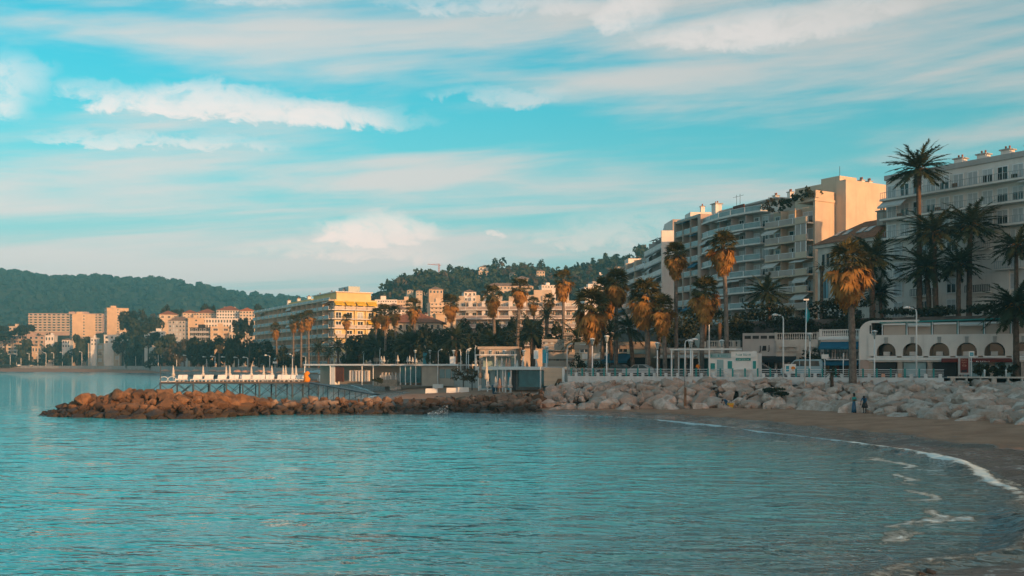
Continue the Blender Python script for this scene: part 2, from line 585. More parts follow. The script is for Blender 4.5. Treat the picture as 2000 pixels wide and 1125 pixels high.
# --- water
def water_mat():
    m = bpy.data.materials.new('sea_water'); m.use_nodes = True
    nt = m.node_tree; q = NB(nt); bs = nt.nodes['Principled BSDF']
    pos = q.n('ShaderNodeNewGeometry').outputs['Position']
    x, y, z = q.sep(pos)
    d = q.n('ShaderNodeAttribute', attribute_name='shore').outputs['Fac']
    p2 = q.xyz(q.m('MULTIPLY', x, 0.62), y, 0.0)
    deep = q.mix(q.ramp(q.noise(pos, 0.05, 3.0), 0.35, 0.65), (0.008, 0.50, 0.58), (0.014, 0.55, 0.63))
    shal = (0.085, 0.115, 0.115)
    base = q.mix(q.m('POWER', q.ramp(d, -30.0, -0.5, 0.0, 1.0, False), 1.3), deep, shal)
    # foam: the breaking line, lacy sheets behind it, and loose flecks
    lace = q.noise(q.xyz(q.m('MULTIPLY', x, 0.7), q.m('MULTIPLY', y, 0.7), 0.0), 2.6, 8.0, 0.78, 1.0)
    big = q.noise(pos, 0.16, 3.0, 0.6)
    line = q.ramp(q.m('ABSOLUTE', q.m('ADD', d, q.m('ADD', 0.7, q.m('MULTIPLY', q.m('SUBTRACT', big, 0.5), 2.4)))), 0.05, 0.95, 1.0, 0.0)
    line = q.m('MULTIPLY', line, q.m('MULTIPLY', q.ramp(q.noise(pos, 0.22, 3.0, 0.6), 0.34, 0.54, 0.75, 1.0), q.ramp(y, 36.0, 50.0, 0.6, 1.0)))
    line2 = q.m('MULTIPLY', q.ramp(q.m('ABSOLUTE', q.m('ADD', d, q.m('ADD', 4.2, q.m('MULTIPLY', q.m('SUBTRACT', big, 0.5), 9.0)))), 0.05, 1.1, 0.72, 0.0), q.ramp(q.noise(pos, 0.13, 2.0, 0.6), 0.42, 0.58))
    sheet = q.m('MULTIPLY', q.ramp(d, -7.0, -0.3, 0.0, 1.0), q.ramp(big, 0.46, 0.62))
    fm = q.ramp(q.m('ADD', q.m('MULTIPLY', q.m('MAXIMUM', q.m('MAXIMUM', line, line2), q.m('MULTIPLY', sheet, 0.62)), 0.70), lace), 0.84, 1.04)
    fm = q.m('MULTIPLY', fm, q.ramp(d, -14.0, -7.0))
    q.put(bs.inputs['Base Color'], q.mix(fm, base, (0.60, 0.72, 0.73)))
    q.put(bs.inputs['Roughness'], q.ramp(fm, 0, 1, 0.03, 0.6))
    bs.inputs['IOR'].default_value = 1.33
    warp2 = q.noise(pos, 0.12, 2.0)
    p3 = q.xyz(q.m('ADD', q.m('MULTIPLY', x, 0.55), q.m('MULTIPLY', warp2, 3.0)), q.m('ADD', y, q.m('MULTIPLY', x, 0.12)), 0.0)
    h = q.m('ADD', q.m('MULTIPLY', q.noise(p3, 0.75, 2.0, 0.5, 0.2), 1.0), q.m('ADD', q.m('MULTIPLY', q.noise(p3, 2.3, 2.0, 0.55, 0.2), 0.42), q.m('MULTIPLY', fm, 0.5)))
    b = q.n('ShaderNodeBump'); b.inputs['Strength'].default_value = 1.0; b.inputs['Distance'].default_value = 0.27
    q.put(b.inputs['Height'], h)
    q.put(bs.inputs['Normal'], b.outputs[0])
    return m


xs = np.concatenate([[-6000, -2500, -1200, -700, -500, -400, -320, -260, -210, -170, -140, -120], np.arange(-105, -60, 2.0), np.arange(-60, 32, 0.5), [34, 40, 60, 120, 600, 5000]])
ys = np.concatenate([[-3000, -600, -100, -10, 6], np.arange(12, 120, 0.5), np.arange(121, 180, 1.5), np.arange(182, 330, 5), [350, 380, 420, 480, 560, 640, 760, 1000]])


def sea_z(X, Y):
    z = np.zeros_like(X)
    near = np.clip((135 - Y) / 30, 0, 1) * np.clip((X + 110) / 40, 0, 1)
    r2 = np.random.RandomState(11)
    for _ in range(18):
        lam = r2.uniform(2.2, 9.0); a = R(90) + r2.normal(0, 0.55)
        k = 2 * math.pi / lam
        z += near * 0.0016 * lam ** 0.8 * np.sin(k * (X * np.cos(a) + Y * np.sin(a)) + r2.uniform(0, 6.28))
    d = shore_d(X, Y)
    calm = np.clip(-d / 6.0, 0.15, 1)
    z *= calm
    sw = 0.6 + 0.5 * wobble(X * 0.8, Y * 0.8)
    nb = (Y < 112)
    z += nb * 0.26 * np.clip(sw, 0, 1.3) * np.exp(-((d + 1.0 + 0.5 * wobble(X * 1.3 + 9, Y)) / 0.55) ** 2)
    return z


sea = grid_mesh('sea', xs, ys, sea_z, water_mat(), shore_d)
tag(sea, kind='structure')


# --- sand
def sand_mat():
    m = bpy.data.materials.new('beach_sand'); m.use_nodes = True
    nt = m.node_tree; q = NB(nt); bs = nt.nodes['Principled BSDF']
    pos = q.n('ShaderNodeNewGeometry').outputs['Position']
    x, y, z = q.sep(pos)
    d = q.n('ShaderNodeAttribute', attribute_name='shore').outputs['Fac']
    n1 = q.noise(pos, 0.5, 5.0, 0.6)
    n2 = q.noise(q.xyz(q.m('MULTIPLY', x, 0.5), q.m('MULTIPLY', y, 0.22), 0.0), 1.0, 4.0, 0.6, 0.5)
    wet = q.ramp(q.m('SUBTRACT', d, q.m('MULTIPLY', q.m('SUBTRACT', n2, 0.5), 7.0)), 3.8, 5.8, 1.0, 0.0)
    dry = q.mix(q.ramp(n1, 0.3, 0.7), (0.34, 0.155, 0.088), (0.46, 0.235, 0.145))
    film = q.m('MULTIPLY', wet, q.ramp(q.noise(q.xyz(q.m('MULTIPLY', x, 0.35), q.m('MULTIPLY', y, 0.9), 2.0), 0.7, 4.0, 0.6, 0.6), 0.36, 0.56))
    trace = q.m('MULTIPLY', q.ramp(q.m('ABSOLUTE', q.m('SUBTRACT', q.m('SUBTRACT', d, 1.9), q.m('MULTIPLY', q.m('SUBTRACT', n2, 0.5), 8.0))), 0.0, 0.30, 1.0, 0.0), q.ramp(q.noise(pos, 3.0, 6.0, 0.75), 0.45, 0.62))
    weed = q.m('MULTIPLY', q.ramp(q.noise(pos, 5.0, 3.0, 0.7), 0.66, 0.72), q.ramp(q.noise(pos, 0.35, 2.0), 0.5, 0.62))
    dry = q.mix(weed, dry, (0.05, 0.035, 0.025))
    q.put(bs.inputs['Base Color'], q.mix(trace, q.mix(wet, dry, q.mix(film, (0.13, 0.072, 0.050), (0.17, 0.135, 0.115))), (0.55, 0.57, 0.56)))  # film tone paled to imitate sky reflected in the wet sand
    q.put(bs.inputs['Roughness'], q.m('SUBTRACT', 0.95, q.m('ADD', q.m('MULTIPLY', wet, 0.48), q.m('MULTIPLY', film, 0.30))))
    bs.inputs['Specular IOR Level'].default_value = 0.45
    b = q.n('ShaderNodeBump'); b.inputs['Distance'].default_value = 0.12
    q.put(b.inputs['Strength'], q.ramp(wet, 0, 1, 0.8, 0.05))
    q.put(b.inputs['Height'], q.m('ADD', q.m('MULTIPLY', q.noise(pos, 2.4, 4.0, 0.6), 2.0), q.m('MULTIPLY', n1, 2.0)))
    q.put(bs.inputs['Normal'], b.outputs[0])
    return m


SAND = sand_mat()


def sand_z(X, Y):
    d = shore_d(X, Y)
    far = np.clip((Y - 118) / 40, 0, 1)
    land = 0.085 * d + far * np.minimum(0.02 * d, 0.5)
    top = 1.9 + 0.6 * far
    land = top * (1 - np.exp(-np.maximum(land, 0) / top))
    z = np.where(d > 0, land, np.maximum(0.10 * d, -3.0))
    z = z + 0.035 * wobble(X * 2.2, Y * 2.2) * np.clip(d / 4, 0, 1)
    return z


bxs = np.concatenate([np.arange(-135, -45, 3.0), np.arange(-45, 76, 0.8), [90, 120, 160]])
bys = np.concatenate([np.arange(2, 130, 0.8), np.arange(131, 340, 2.5)])
beach = grid_mesh('beach', bxs, bys, sand_z, SAND, shore_d)
tag(beach, kind='structure')
fxs = np.concatenate([np.arange(-900, -400, 20.0), np.arange(-400, -120, 5.0)])
fys = np.concatenate([np.arange(338, 700, 5.0), np.arange(700, 1000, 20.0)])
farb = grid_mesh('far_beach', fxs, fys, sand_z, SAND, shore_d)
tag(farb, kind='structure')

# --- promenade ground behind the sea wall, out to the hills
from mathutils.geometry import tessellate_polygon
m = MB()
ring = [(x, y, ZP) for x, y in EDGE] + [(x, y, ZP) for x, y in ((-6000, 1200), (-6000, 6000), (5000, 6000), (5000, 20))]
m.v = ring
for tri in tessellate_polygon([[Vector(p) for p in ring]]):
    a_, b_, c_ = tri
    nz = (Vector(ring[b_]) - Vector(ring[a_])).cross(Vector(ring[c_]) - Vector(ring[a_])).z
    m.face((a_, b_, c_) if nz > 0 else (a_, c_, b_))
prom = m.obj('promenade', M['paving'])
tag(prom, kind='structure')
# road strip along the promenade
m = MB()
road = [(120, 84), (64, 113), (46, 115.5), (14, 132), (6, 165), (-6, 200), (-40, 280), (-98, 392), (-156, 505), (-230, 655)]
for (x0, y0), (x1, y1) in zip(road[:-1], road[1:]):
    ex, ey = x1 - x0, y1 - y0
    L = math.hypot(ex, ey); nx_, ny_ = ey / L * 5.0, -ex / L * 5.0
    m.quad((x0, y0, ZP + .004), (x0 - nx_ * -1, y0 - ny_ * -1, ZP + .004), (x1 + nx_, y1 + ny_, ZP + .004), (x1, y1, ZP + .004))
tag(m.obj('road', M['asphalt']), kind='structure')


def sandz(x, y):
    return float(sand_z(np.array([[x]]), np.array([[y]]))[0, 0])


def on_sand(px, py):
    """where a photo pixel meets the sand"""
    D = F * (CZ - 1.0) / (py - HY)
    for _ in range(14):
        z = max(0.0, sandz(PX(px, D), D))
        D = .5 * D + .5 * F * (CZ - z) / (py - HY)
    return Vector((PX(px, D), D, z)), D


# --- hills
def profile(pts):
    xs_ = [p[0] for p in pts]; ys_ = [p[1] for p in pts]
    return lambda p: np.interp(p, xs_, ys_)


def hill_obj(name, pts, D0, D1, D2, px0, px1, step, amp, material, rows=26):
    prof = profile(pts)
    cols = np.arange(px0, px1 + step, step)
    m = MB(); m.smooth = True
    H = []
    for j, p in enumerate(cols):
        for i in range(rows + 1):
            t = i / rows
            if t < 0.78:
                u = t / 0.78; D = D0 + (D1 - D0) * u
                s = u * u * (3 - 2 * u) * 0.55 + u * 0.45
            else:
                u = (t - 0.78) / 0.22; D = D1 + (D2 - D1) * u
                s = 1 - 0.5 * u
            zr = CZ + (HY - float(prof(p))) / F * D1
            x = (p - 1000) / F * D
            z = ZP + (zr - ZP) * s
            z += amp * mnoise.fractal(Vector((x / 160, D / 160, 1.7)), 1.0, 2.0, 4) * math.sin(math.pi * min(1, t / 0.78)) * 1.0
            m.v.append((x, D, z)); H.append(z)
    k = rows + 1
    for j in range(len(cols) - 1):
        for i in range(rows):
            a = j * k + i
            m.face((a, a + k, a + k + 1, a + 1))
    o = m.obj(name, material)
    tag(o, kind='structure')
    return np.array(m.v).reshape(len(cols), k, 3)


M['hill_ground'] = mat('hill_ground', (0.035, 0.045, 0.022), 0.95, 0.4, 0.02)
FAR_HILL = [(-260, 548), (-120, 540), (0, 533), (35, 533), (60, 539), (88, 545), (140, 545), (190, 543), (240, 547), (300, 545), (335, 551), (370, 557), (400, 561), (440, 571), (470, 578), (500, 577), (540, 586), (575, 586), (610, 590), (660, 600), (760, 640), (900, 690)]
GF = hill_obj('far_hill', FAR_HILL, 1150, 1900, 2200, -260, 900, 10, 16, M['hill_ground'])
MID_HILL = [(640, 700), (700, 612), (735, 592), (760, 568), (800, 553), (850, 549), (880, 541), (940, 537), (1000, 535), (1050, 533), (1090, 540), (1130, 528), (1165, 522), (1200, 511), (1230, 505), (1300, 490), (1400, 470), (1600, 450), (2100, 440), (2400, 450)]
GM = hill_obj('wooded_hill', MID_HILL, 470, 840, 1000, 640, 2300, 10, 6, M['hill_ground'])
LOW_HILL = [(-220, 660), (-100, 650), (0, 640), (60, 632), (130, 630), (200, 624), (250, 618), (300, 616), (350, 618), (420, 622), (500, 628), (560, 650), (640, 700)]
GL = hill_obj('town_hill', LOW_HILL, 745, 1000, 1100, -220, 640, 10, 2, M['hill_ground'])


def hill_point(G, rnd, t0=0.0, t1=0.80):
    a = rnd.uniform(0, G.shape[0] - 1.001); b = rnd.uniform(t0, t1) * (G.shape[1] - 1.001)
    i, j = int(a), int(b); u, v = a - i, b - j
    return (G[i, j] * (1 - u) * (1 - v) + G[i + 1, j] * u * (1 - v) + G[i, j + 1] * (1 - u) * v + G[i + 1, j + 1] * u * v)


def hill_z(G, px, D):
    """ground height of a hill sheet at a photo column and depth"""
    i = int(np.clip(np.searchsorted((G[:, 0, 0] / G[:, 0, 1] * F + 1000), px), 1, G.shape[0] - 1))
    return float(np.interp(D, G[i, :, 1], G[i, :, 2]))


def edge_D(px):
    """depth of the promenade edge at a photo column"""
    best = None
    for (x0, y0), (x1, y1) in zip(EDGE[:-1], EDGE[1:]):
        k = (px - 1000) / F
        den = (x1 - x0) - k * (y1 - y0)
        if abs(den) < 1e-6: continue
        t = (k * y0 - x0) / den
        if 0 <= t <= 1:
            return y0 + t * (y1 - y0)
    return 600.0

# ------------------------------------------------------------------ boulders: breakwater and revetment
def rock_mat(name, c1, c2, c3):
    m = bpy.data.materials.new(name); m.use_nodes = True
    nt = m.node_tree; q = NB(nt); bs = nt.nodes['Principled BSDF']
    pos = q.n('ShaderNodeNewGeometry').outputs['Position']
    x, y, z = q.sep(pos)
    oi = q.n('ShaderNodeObjectInfo').outputs['Random']
    n1 = q.noise(pos, 1.3, 6.0, 0.65)
    n2 = q.noise(pos, 7.0, 5.0, 0.7)
    base = q.mix(oi, c1, c2)
    base = q.mix(q.ramp(n1, 0.35, 0.68), base, c3)
    base = q.mix(q.ramp(n2, 0.52, 0.75, 0.0, 0.55), base, tuple(v * 0.35 for v in c1))
    # algae and wet rock just above the water
    wet = q.ramp(q.m('ADD', z, q.m('MULTIPLY', q.m('SUBTRACT', n1, 0.5), 1.2)), 0.55, 1.35, 1.0, 0.0)
    base = q.mix(q.m('MULTIPLY', wet, WETK), base, (0.030, 0.024, 0.018))
    q.put(bs.inputs['Base Color'], base)
    q.put(bs.inputs['Roughness'], q.ramp(wet, 0, 1, 0.9, 0.45))
    bs.inputs['Specular IOR Level'].default_value = 0.3
    b = q.n('ShaderNodeBump'); b.inputs['Strength'].default_value = 0.9; b.inputs['Distance'].default_value = 0.16
    q.put(b.inputs['Height'], q.m('ADD', q.noise(pos, 3.0, 7.0, 0.7), q.m('MULTIPLY', n2, 0.4)))
    q.put(bs.inputs['Normal'], b.outputs[0])
    return m


WETK = 0.9
M['rock_orange'] = rock_mat('rock_orange', (0.10, 0.055, 0.032), (0.34, 0.185, 0.10), (0.11, 0.062, 0.038))
M['rock_tan'] = rock_mat('rock_tan', (0.20, 0.135, 0.10), (0.38, 0.28, 0.215), (0.15, 0.10, 0.075))
WETK = 0.0
M['rock_pale'] = rock_mat('rock_pale', (0.38, 0.29, 0.245), (0.74, 0.61, 0.54), (0.40, 0.28, 0.22))


def rock_mesh(seed, material, flat=0.75, npts=13, bev=0.05):
    """a quarried block: hull of a few random points, edges chipped off, faces slightly uneven"""
    rd = random.Random(seed)
    bm = bmesh.new()
    for _ in range(npts):
        d = Vector((rd.gauss(0, 1), rd.gauss(0, 1), rd.gauss(0, 1))).normalized() * rd.uniform(.82, 1.12)
        bm.verts.new((d.x, d.y * .92, d.z * flat))
    r_ = bmesh.ops.convex_hull(bm, input=bm.verts[:])
    loose = [v for v in bm.verts if not v.link_faces]
    bmesh.ops.delete(bm, geom=loose, context='VERTS')
    bmesh.ops.bevel(bm, geom=bm.edges[:] + bm.verts[:], offset=bev * rd.uniform(.8, 1.6), segments=1, profile=.6, affect='EDGES', clamp_overlap=True)
    bmesh.ops.subdivide_edges(bm, edges=[e for e in bm.edges if e.calc_length() > .45], cuts=1, use_grid_fill=True)
    bmesh.ops.triangulate(bm, faces=bm.faces[:])
    off = Vector((rd.uniform(0, 50),) * 3)
    for v in bm.verts:
        v.co *= 1 + .09 * mnoise.fractal(v.co * 1.8 + off, 1.0, 2.0, 3)
    bmesh.ops.recalc_face_normals(bm, faces=bm.faces[:])
    me = bpy.data.meshes.new('boulder')
    bm.to_mesh(me); bm.free()
    me.polygons.foreach_set('use_smooth', [True] * len(me.polygons))
    me.set_sharp_from_angle(angle=R(22))
    me.materials.append(material)
    return me


RK_O = [rock_mesh(i, M['rock_orange'], 0.82, 12 + i % 4, .05) for i in range(12)]
RK_T = [rock_mesh(20 + i, M['rock_tan'], 0.78, 13 + i % 4, .06) for i in range(10)]
RK_P = [rock_mesh(40 + i, M['rock_pale'], 0.74, 13 + i % 6, .05) for i in range(16)]


def lay_rocks(root, meshes, pts, r_of, limit=300, squash=1.0, long=1.0):
    """pts: surface points; each becomes a boulder child of root"""
    rd = random.Random(len(pts) * 7 + 1)
    for i, (p, yaw) in enumerate(pts):
        r = r_of(p) * rd.choice((0.7, 0.85, 1.0, 1.0, 1.15, 1.4)) * rd.uniform(.9, 1.1)
        me = rd.choice(meshes)
        mobj('boulder', me, root, (p[0], p[1], p[2] - 0.18 * r), (rd.uniform(-.35, .35), rd.uniform(-.35, .35), yaw + rd.uniform(-.6, .6)), (r * long * rd.uniform(.95, 1.3), r * rd.uniform(.8, 1.05), r * squash * rd.uniform(.85, 1.1)))


def scatter(f, n_try, dmin, seed, u=(0, 1), v=(0, 1)):
    """dart throwing over a patch f(u,v) -> point"""
    rd = random.Random(seed)
    out = []
    for _ in range(n_try):
        p = Vector(f(rd.uniform(*u), rd.uniform(*v)))
        dm = dmin(p)
        if all((p - q_).length_squared > dm * dm for q_ in out):
            out.append(p)
    return out


def lerp_line(line, t):
    """point at fraction t of a polyline"""
    L = [0.0]
    for a, b in zip(line[:-1], line[1:]):
        L.append(L[-1] + (Vector(b) - Vector(a)).length)
    s = t * L[-1]
    for i in range(len(line) - 1):
        if s <= L[i + 1] or i == len(line) - 2:
            k = (s - L[i]) / (L[i + 1] - L[i])
            return Vector(line[i]).lerp(Vector(line[i + 1]), min(1, max(0, k)))


# the breakwater: a low trunk with a flat top and a high heap at its seaward end
FRONT = [(-51.3, 107.5, -.35), (-47, 103, -.35), (-41, 100.2, -.35), (-36.5, 98.4, -.35), (-32.5, 98.8, -.35), (-30.3, 101.5, -.35), (-28.5, 106.2, -.35), (-22, 107.6, -.3), (-11, 109.3, -.3), (-2.5, 110.2, -.2), (3.0, 109.6, 0.0)]
CREST = [(-50.0, 108.5, 0.2), (-46, 106.3, 1.6), (-41, 105.2, 2.5), (-36.5, 104.0, 2.55), (-32.5, 104.4, 2.45), (-29.5, 107.5, 2.0), (-26.8, 111, 1.55), (-21, 112.4, 1.45), (-11, 113.8, 1.40), (-2.5, 115.0, 1.75), (3.5, 116.5, 2.2)]
BACK = [(-50, 110.5, -.4), (-45, 112, -.4), (-40, 112.5, -.4), (-36, 112.5, -.4), (-32, 113, -.4), (-29, 114, .9), (-26.5, 117, 1.3), (-21, 118.5, 1.3), (-11, 119.5, 1.3), (-2.5, 120.5, 1.5), (4, 121.5, 1.6)]
bw = thing('breakwater', 'orange-brown rock breakwater running out into the teal sea from the beach', 'breakwater')
m = MB(); m.smooth = True
NB_ = 60
rows = []
for i in range(NB_ + 1):
    t = i / NB_
    a, c, b = lerp_line(FRONT, t), lerp_line(CREST, t), lerp_line(BACK, t)
    c = c - Vector((0, 0, 0.6)); a = a - Vector((0, -0.9, 0.4))
    rows.append([a, a.lerp(c, .5), c, c.lerp(b, .5), b, b + Vector((0, 2, -1.5))])
for r_ in rows:
    m.v += [tuple(p) for p in r_]
for i in range(NB_):
    for j in range(5):
        a = i * 6 + j
        m.face((a, a + 6, a + 7, a + 1))
m.obj('rubble_core', M['rock_tan'], bw)


def bw_front(u, v):
    return lerp_line(FRONT, u).lerp(lerp_line(CREST, u), v)


def bw_back(u, v):
    return lerp_line(CREST, u).lerp(lerp_line(BACK, u), v)


pf = scatter(bw_front, 2600, lambda p: 0.98 if p.x < -28 else 0.86, 5, (0, 1), (0, 1.0))
pb = scatter(bw_back, 900, lambda p: 1.35, 6, (0, 0.42), (0.05, .9))
pts_o = [(p, 0) for p in pf if p.x < -27] + [(p, 0) for p in pb]
pts_t = [(p, 0) for p in pf if p.x >= -27]
room = 300 - len(pts_t)
lay_rocks(bw, RK_O, pts_o[:room], lambda p: 0.84)
lay_rocks(bw, RK_T + RK_O[:3], pts_t, lambda p: 0.70)
print('breakwater rocks', len(pts_o), len(pts_t))
for (x_, y_, r_) in ((-41.3, 105.3, 0.0),):
    mobj('boulder', RK_O[2], bw, (PX(158, 104), 104.5, 2.0), (0.3, 0, 0.4), (0.85, .8, 1.1))
    mobj('boulder', RK_O[4], bw, (PX(236, 104), 104.0, 2.35), (0.1, 0, 0.2), (1.5, 1.1, .9))

# the revetment of pale boulders below the promenade wall
TOE = []
for _p in ((1010, 800), (1100, 801), (1200, 801), (1300, 800), (1430, 798), (1560, 801), (1668, 804.5), (1760, 814), (1900, 825), (2000, 831), (2120, 836), (2260, 842)):
    v_, _ = on_sand(*_p)
    TOE.append((v_.x, v_.y + 1.0, v_.z + .05))
TOPL = [(6.0, 123.0, 2.9), (13.5, 120.5, 3.25), (21, 116.9, 3.35), (29, 113.3, 3.4), (38, 109.2, 3.4), (46, 105.4, 3.35), (55, 102.0, 3.3), (62, 99.0, 3.3), (74, 92.5, 3.3)]
M['rock_core_shade'] = rock_mat('rock_core_shade', (0.08, 0.06, 0.05), (0.11, 0.085, 0.07), (0.06, 0.045, 0.036))  # core colour darkened so gaps between the boulders read as shade
rv = thing('rock_revetment', 'bank of pale grey and pinkish boulders sloping from promenade wall to sand', 'rocks')
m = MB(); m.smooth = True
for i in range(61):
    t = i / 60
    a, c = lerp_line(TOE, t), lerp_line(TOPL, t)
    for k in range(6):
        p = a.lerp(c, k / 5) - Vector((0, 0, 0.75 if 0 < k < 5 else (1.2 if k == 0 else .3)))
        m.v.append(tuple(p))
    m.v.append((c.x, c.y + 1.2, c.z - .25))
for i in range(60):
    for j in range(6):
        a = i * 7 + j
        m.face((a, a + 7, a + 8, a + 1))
m.obj('rubble_core', M['rock_core_shade'], rv)


def rv_f(u, v):
    p = lerp_line(TOE, u).lerp(lerp_line(TOPL, u), v)
    p.z += 0.35 * math.sin(math.pi * v)
    return p


pr = scatter(rv_f, 5000, lambda p: 1.5 if p.x < 14 else 1.68, 9, (0.0, 0.90), (0.0, 1.0))
print('revetment rocks', len(pr))
pr.sort(key=lambda p: p.y)
lay_rocks(rv, RK_P, [(p, -0.35) for p in pr[:300]], lambda p: .97 if p.x < 14 else 1.10, squash=1.05, long=1.12)
for (px, py, D, r) in ((1990, 1090, 29.5, .35), (1818, 1118, 26.2, .16), (1800, 1123, 26.0, .1)):
    o = mobj('beach_rock', RK_O[1], None, (PX(px, D), D, max(.02, PZ(py, D))), (0, 0, px), (r * 1.5, r, r * .8))
    tag(o, ['dark wet boulder at the water edge, the largest at bottom corner', 'small dark stone in the wash near the bottom edge', 'tiny dark stone beside another in the shallow wash'][(1990, 1818, 1800).index(px)], 'rock', 'stones in the shallow wash')


# small stones wedged between the blocks: too many and too small to pick apart
def small_stones(name, f, n_, r0, r1, material, parent, u=(0, 1), v=(0, 1), seed=3):
    rd = random.Random(seed)
    protos = []
    for k in range(6):
        bm = bmesh.new()
        for _ in range(10):
            d = Vector((rd.gauss(0, 1), rd.gauss(0, 1), rd.gauss(0, 1))).normalized() * rd.uniform(.8, 1.1)
            bm.verts.new((d.x, d.y, d.z * .8))
        bmesh.ops.convex_hull(bm, input=bm.verts[:])
        bmesh.ops.delete(bm, geom=[q_ for q_ in bm.verts if not q_.link_faces], context='VERTS')
        bm.verts.index_update()
        protos.append(([q_.co.copy() for q_ in bm.verts], [[q_.index for q_ in fc.verts] for fc in bm.faces]))
        bm.free()
    b = MB()
    for i in range(n_):
        p = Vector(f(rd.uniform(*u), rd.uniform(*v)))
        vs_, fs_ = rd.choice(protos)
        r_ = rd.uniform(r0, r1)
        q_ = Quaternion((rd.gauss(0, 1), rd.gauss(0, 1), rd.gauss(0, 1)), rd.uniform(0, 3.1))
        n0 = len(b.v)
        b.v += [tuple(p + (q_ @ (c * r_)) + Vector((0, 0, rd.uniform(-.15, .25)))) for c in vs_]
        for fc in fs_: b.face([n0 + k for k in fc])
    o = b.obj(name, material, parent)
    o['kind'] = 'stuff'
    return o


small_stones('small_stones', bw_front, 420, .22, .5, M['rock_orange'], bw, seed=5)
small_stones('small_stones', rv_f, 520, .25, .6, M['rock_pale'], rv, (0, .9), seed=6)

# ------------------------------------------------------------------ buildings
_WIN = {}


def win_mesh(kind, which='all'):
    """unit window (1 x 1, facing -y): frame ring standing proud, mullion, recessed pane or blind"""
    me = _WIN.get((kind, which))
    if me: return me
    b = MB()
    t = 0.06
    if which != 'pane':
        b.box(-.5, -.5 + t, -.12, .02, -.5, .5); b.box(.5 - t, .5, -.12, .02, -.5, .5)
        b.box(-.5 + t, .5 - t, -.12, .02, .5 - t, .5); b.box(-.5 + t, .5 - t, -.12, .02, -.5, -.5 + t)
        if kind != 'plain': b.box(-.025, .025, -.10, .02, -.5 + t, .5 - t)
    if which != 'frame':
        b.cur = 1
        if kind == 'half':           # roller blind half down
            b.quad((-.44, -.05, -.44), (.44, -.05, -.44), (.44, -.05, .1), (-.44, -.05, .1))
            b.cur = 2; b.box(-.44, .44, -.09, -.02, .1, .44)
        elif kind == 'shut':
            b.cur = 2
            for k in range(8):
                z = -.44 + k * .11
                b.quad((-.44, -.04, z), (.44, -.04, z), (.44, -.08, z + .11), (-.44, -.08, z + .11))
        else:
            b.quad((-.44, -.04, -.44), (.44, -.04, -.44), (.44, -.04, .44), (-.44, -.04, .44))
            if kind == 'curtain':
                b.cur = 2; b.quad((-.44, -.045, -.44), (-.18, -.045, -.44), (-.22, -.045, .44), (-.44, -.045, .44)); b.quad((.2, -.045, -.44), (.44, -.045, -.44), (.44, -.045, .44), (.24, -.045, .44))
    g = M['glass_teal'] if kind == 'teal' else M['glass']
    me = _WIN[(kind, which)] = b.mesh('window_' + kind, M['white_metal'], g, M['shutter_white'])
    return me


PANES = [False]      # near windows carry their pane as a piece of its own


def window(parent, x, y, z, wd, ht, kind='open', rz=0.0, name='window'):
    if not PANES[0]:
        return mobj(name, win_mesh(kind), parent, (x, y, z + ht / 2), (0, 0, rz), (wd, 1.0, ht))
    o = mobj(name, win_mesh(kind, 'frame'), parent, (x, y, z + ht / 2), (0, 0, rz), (wd, 1.0, ht))
    mobj('shutter' if kind == 'shut' else 'pane', win_mesh(kind, 'pane'), o)
    return o


_AWN = {}


def awning(parent, x0, x1, y, z, out, drop, material, name='awning', rz=0.0, valance=0.25):
    """sloping cloth canopy with a hanging front edge and end arms"""
    me = _AWN.get((material.name, round(valance, 2)))
    if me is None:
        b = MB()
        t = 0.03
        b.prism([(0, 0), (0, 0)], 0, 1) if False else None
        b.v = [(-.5, 0, 0), (.5, 0, 0), (.5, -1, -1), (-.5, -1, -1), (-.5, 0, .06), (.5, 0, .06), (.5, -1, -.94), (-.5, -1, -.94), (-.5, -1.005, -1 - valance), (.5, -1.005, -1 - valance), (-.5, -.985, -1 - valance), (.5, -.985, -1 - valance)]
        for f in ((0, 3, 2, 1), (4, 5, 6, 7), (0, 4, 7, 3), (1, 2, 6, 5), (7, 6, 9, 8), (3, 10, 11, 2), (8, 9, 11, 10), (0, 1, 5, 4)):
            b.face(f)
        me = _AWN[(material.name, round(valance, 2))] = b.mesh('awning_' + material.name, material)
    return mobj(name, me, parent, ((x0 + x1) / 2, y, z), (0, 0, rz), (x1 - x0, out, drop))


_RAIL = {}


def rail_mesh(kind):
    me = _RAIL.get(kind)
    if me: return me
    b = MB()
    if kind == 'bars':          # thin upright bars between two rails
        b.box(-.5, .5, -.025, .025, .94, 1.0); b.box(-.5, .5, -.02, .02, .05, .09)
        for i in range(13):
            x = -.5 + i / 12.0
            b.box(x - .006, x + .006, -.012, .012, .0, .94)
        me = b.mesh('rail_bars', M['rail_grey'])
    elif kind == 'iron':
        b.box(-.5, .5, -.025, .025, .94, 1.0); b.box(-.5, .5, -.02, .02, .05, .09)
        for i in range(15):
            x = -.5 + i / 14.0
            b.box(x - .012, x + .012, -.012, .012, .0, .94)
        me = b.mesh('rail_iron', M['iron_dark'])
    else:                       # glazed panel in a frame
        b.box(-.5, .5, -.03, .03, .95, 1.02); b.box(-.5, -.485, -.03, .03, 0, .95); b.box(.485, .5, -.03, .03, 0, .95)
        b.cur = 1; b.box(-.485, .485, -.012, .012, .03, .95)
        me = b.mesh('rail_' + kind, M['white_metal'], {'glass': M['frosted'], 'warm': M['frosted_warm'], 'solid': M['plaster_white']}[kind])
    _RAIL[kind] = me
    return me


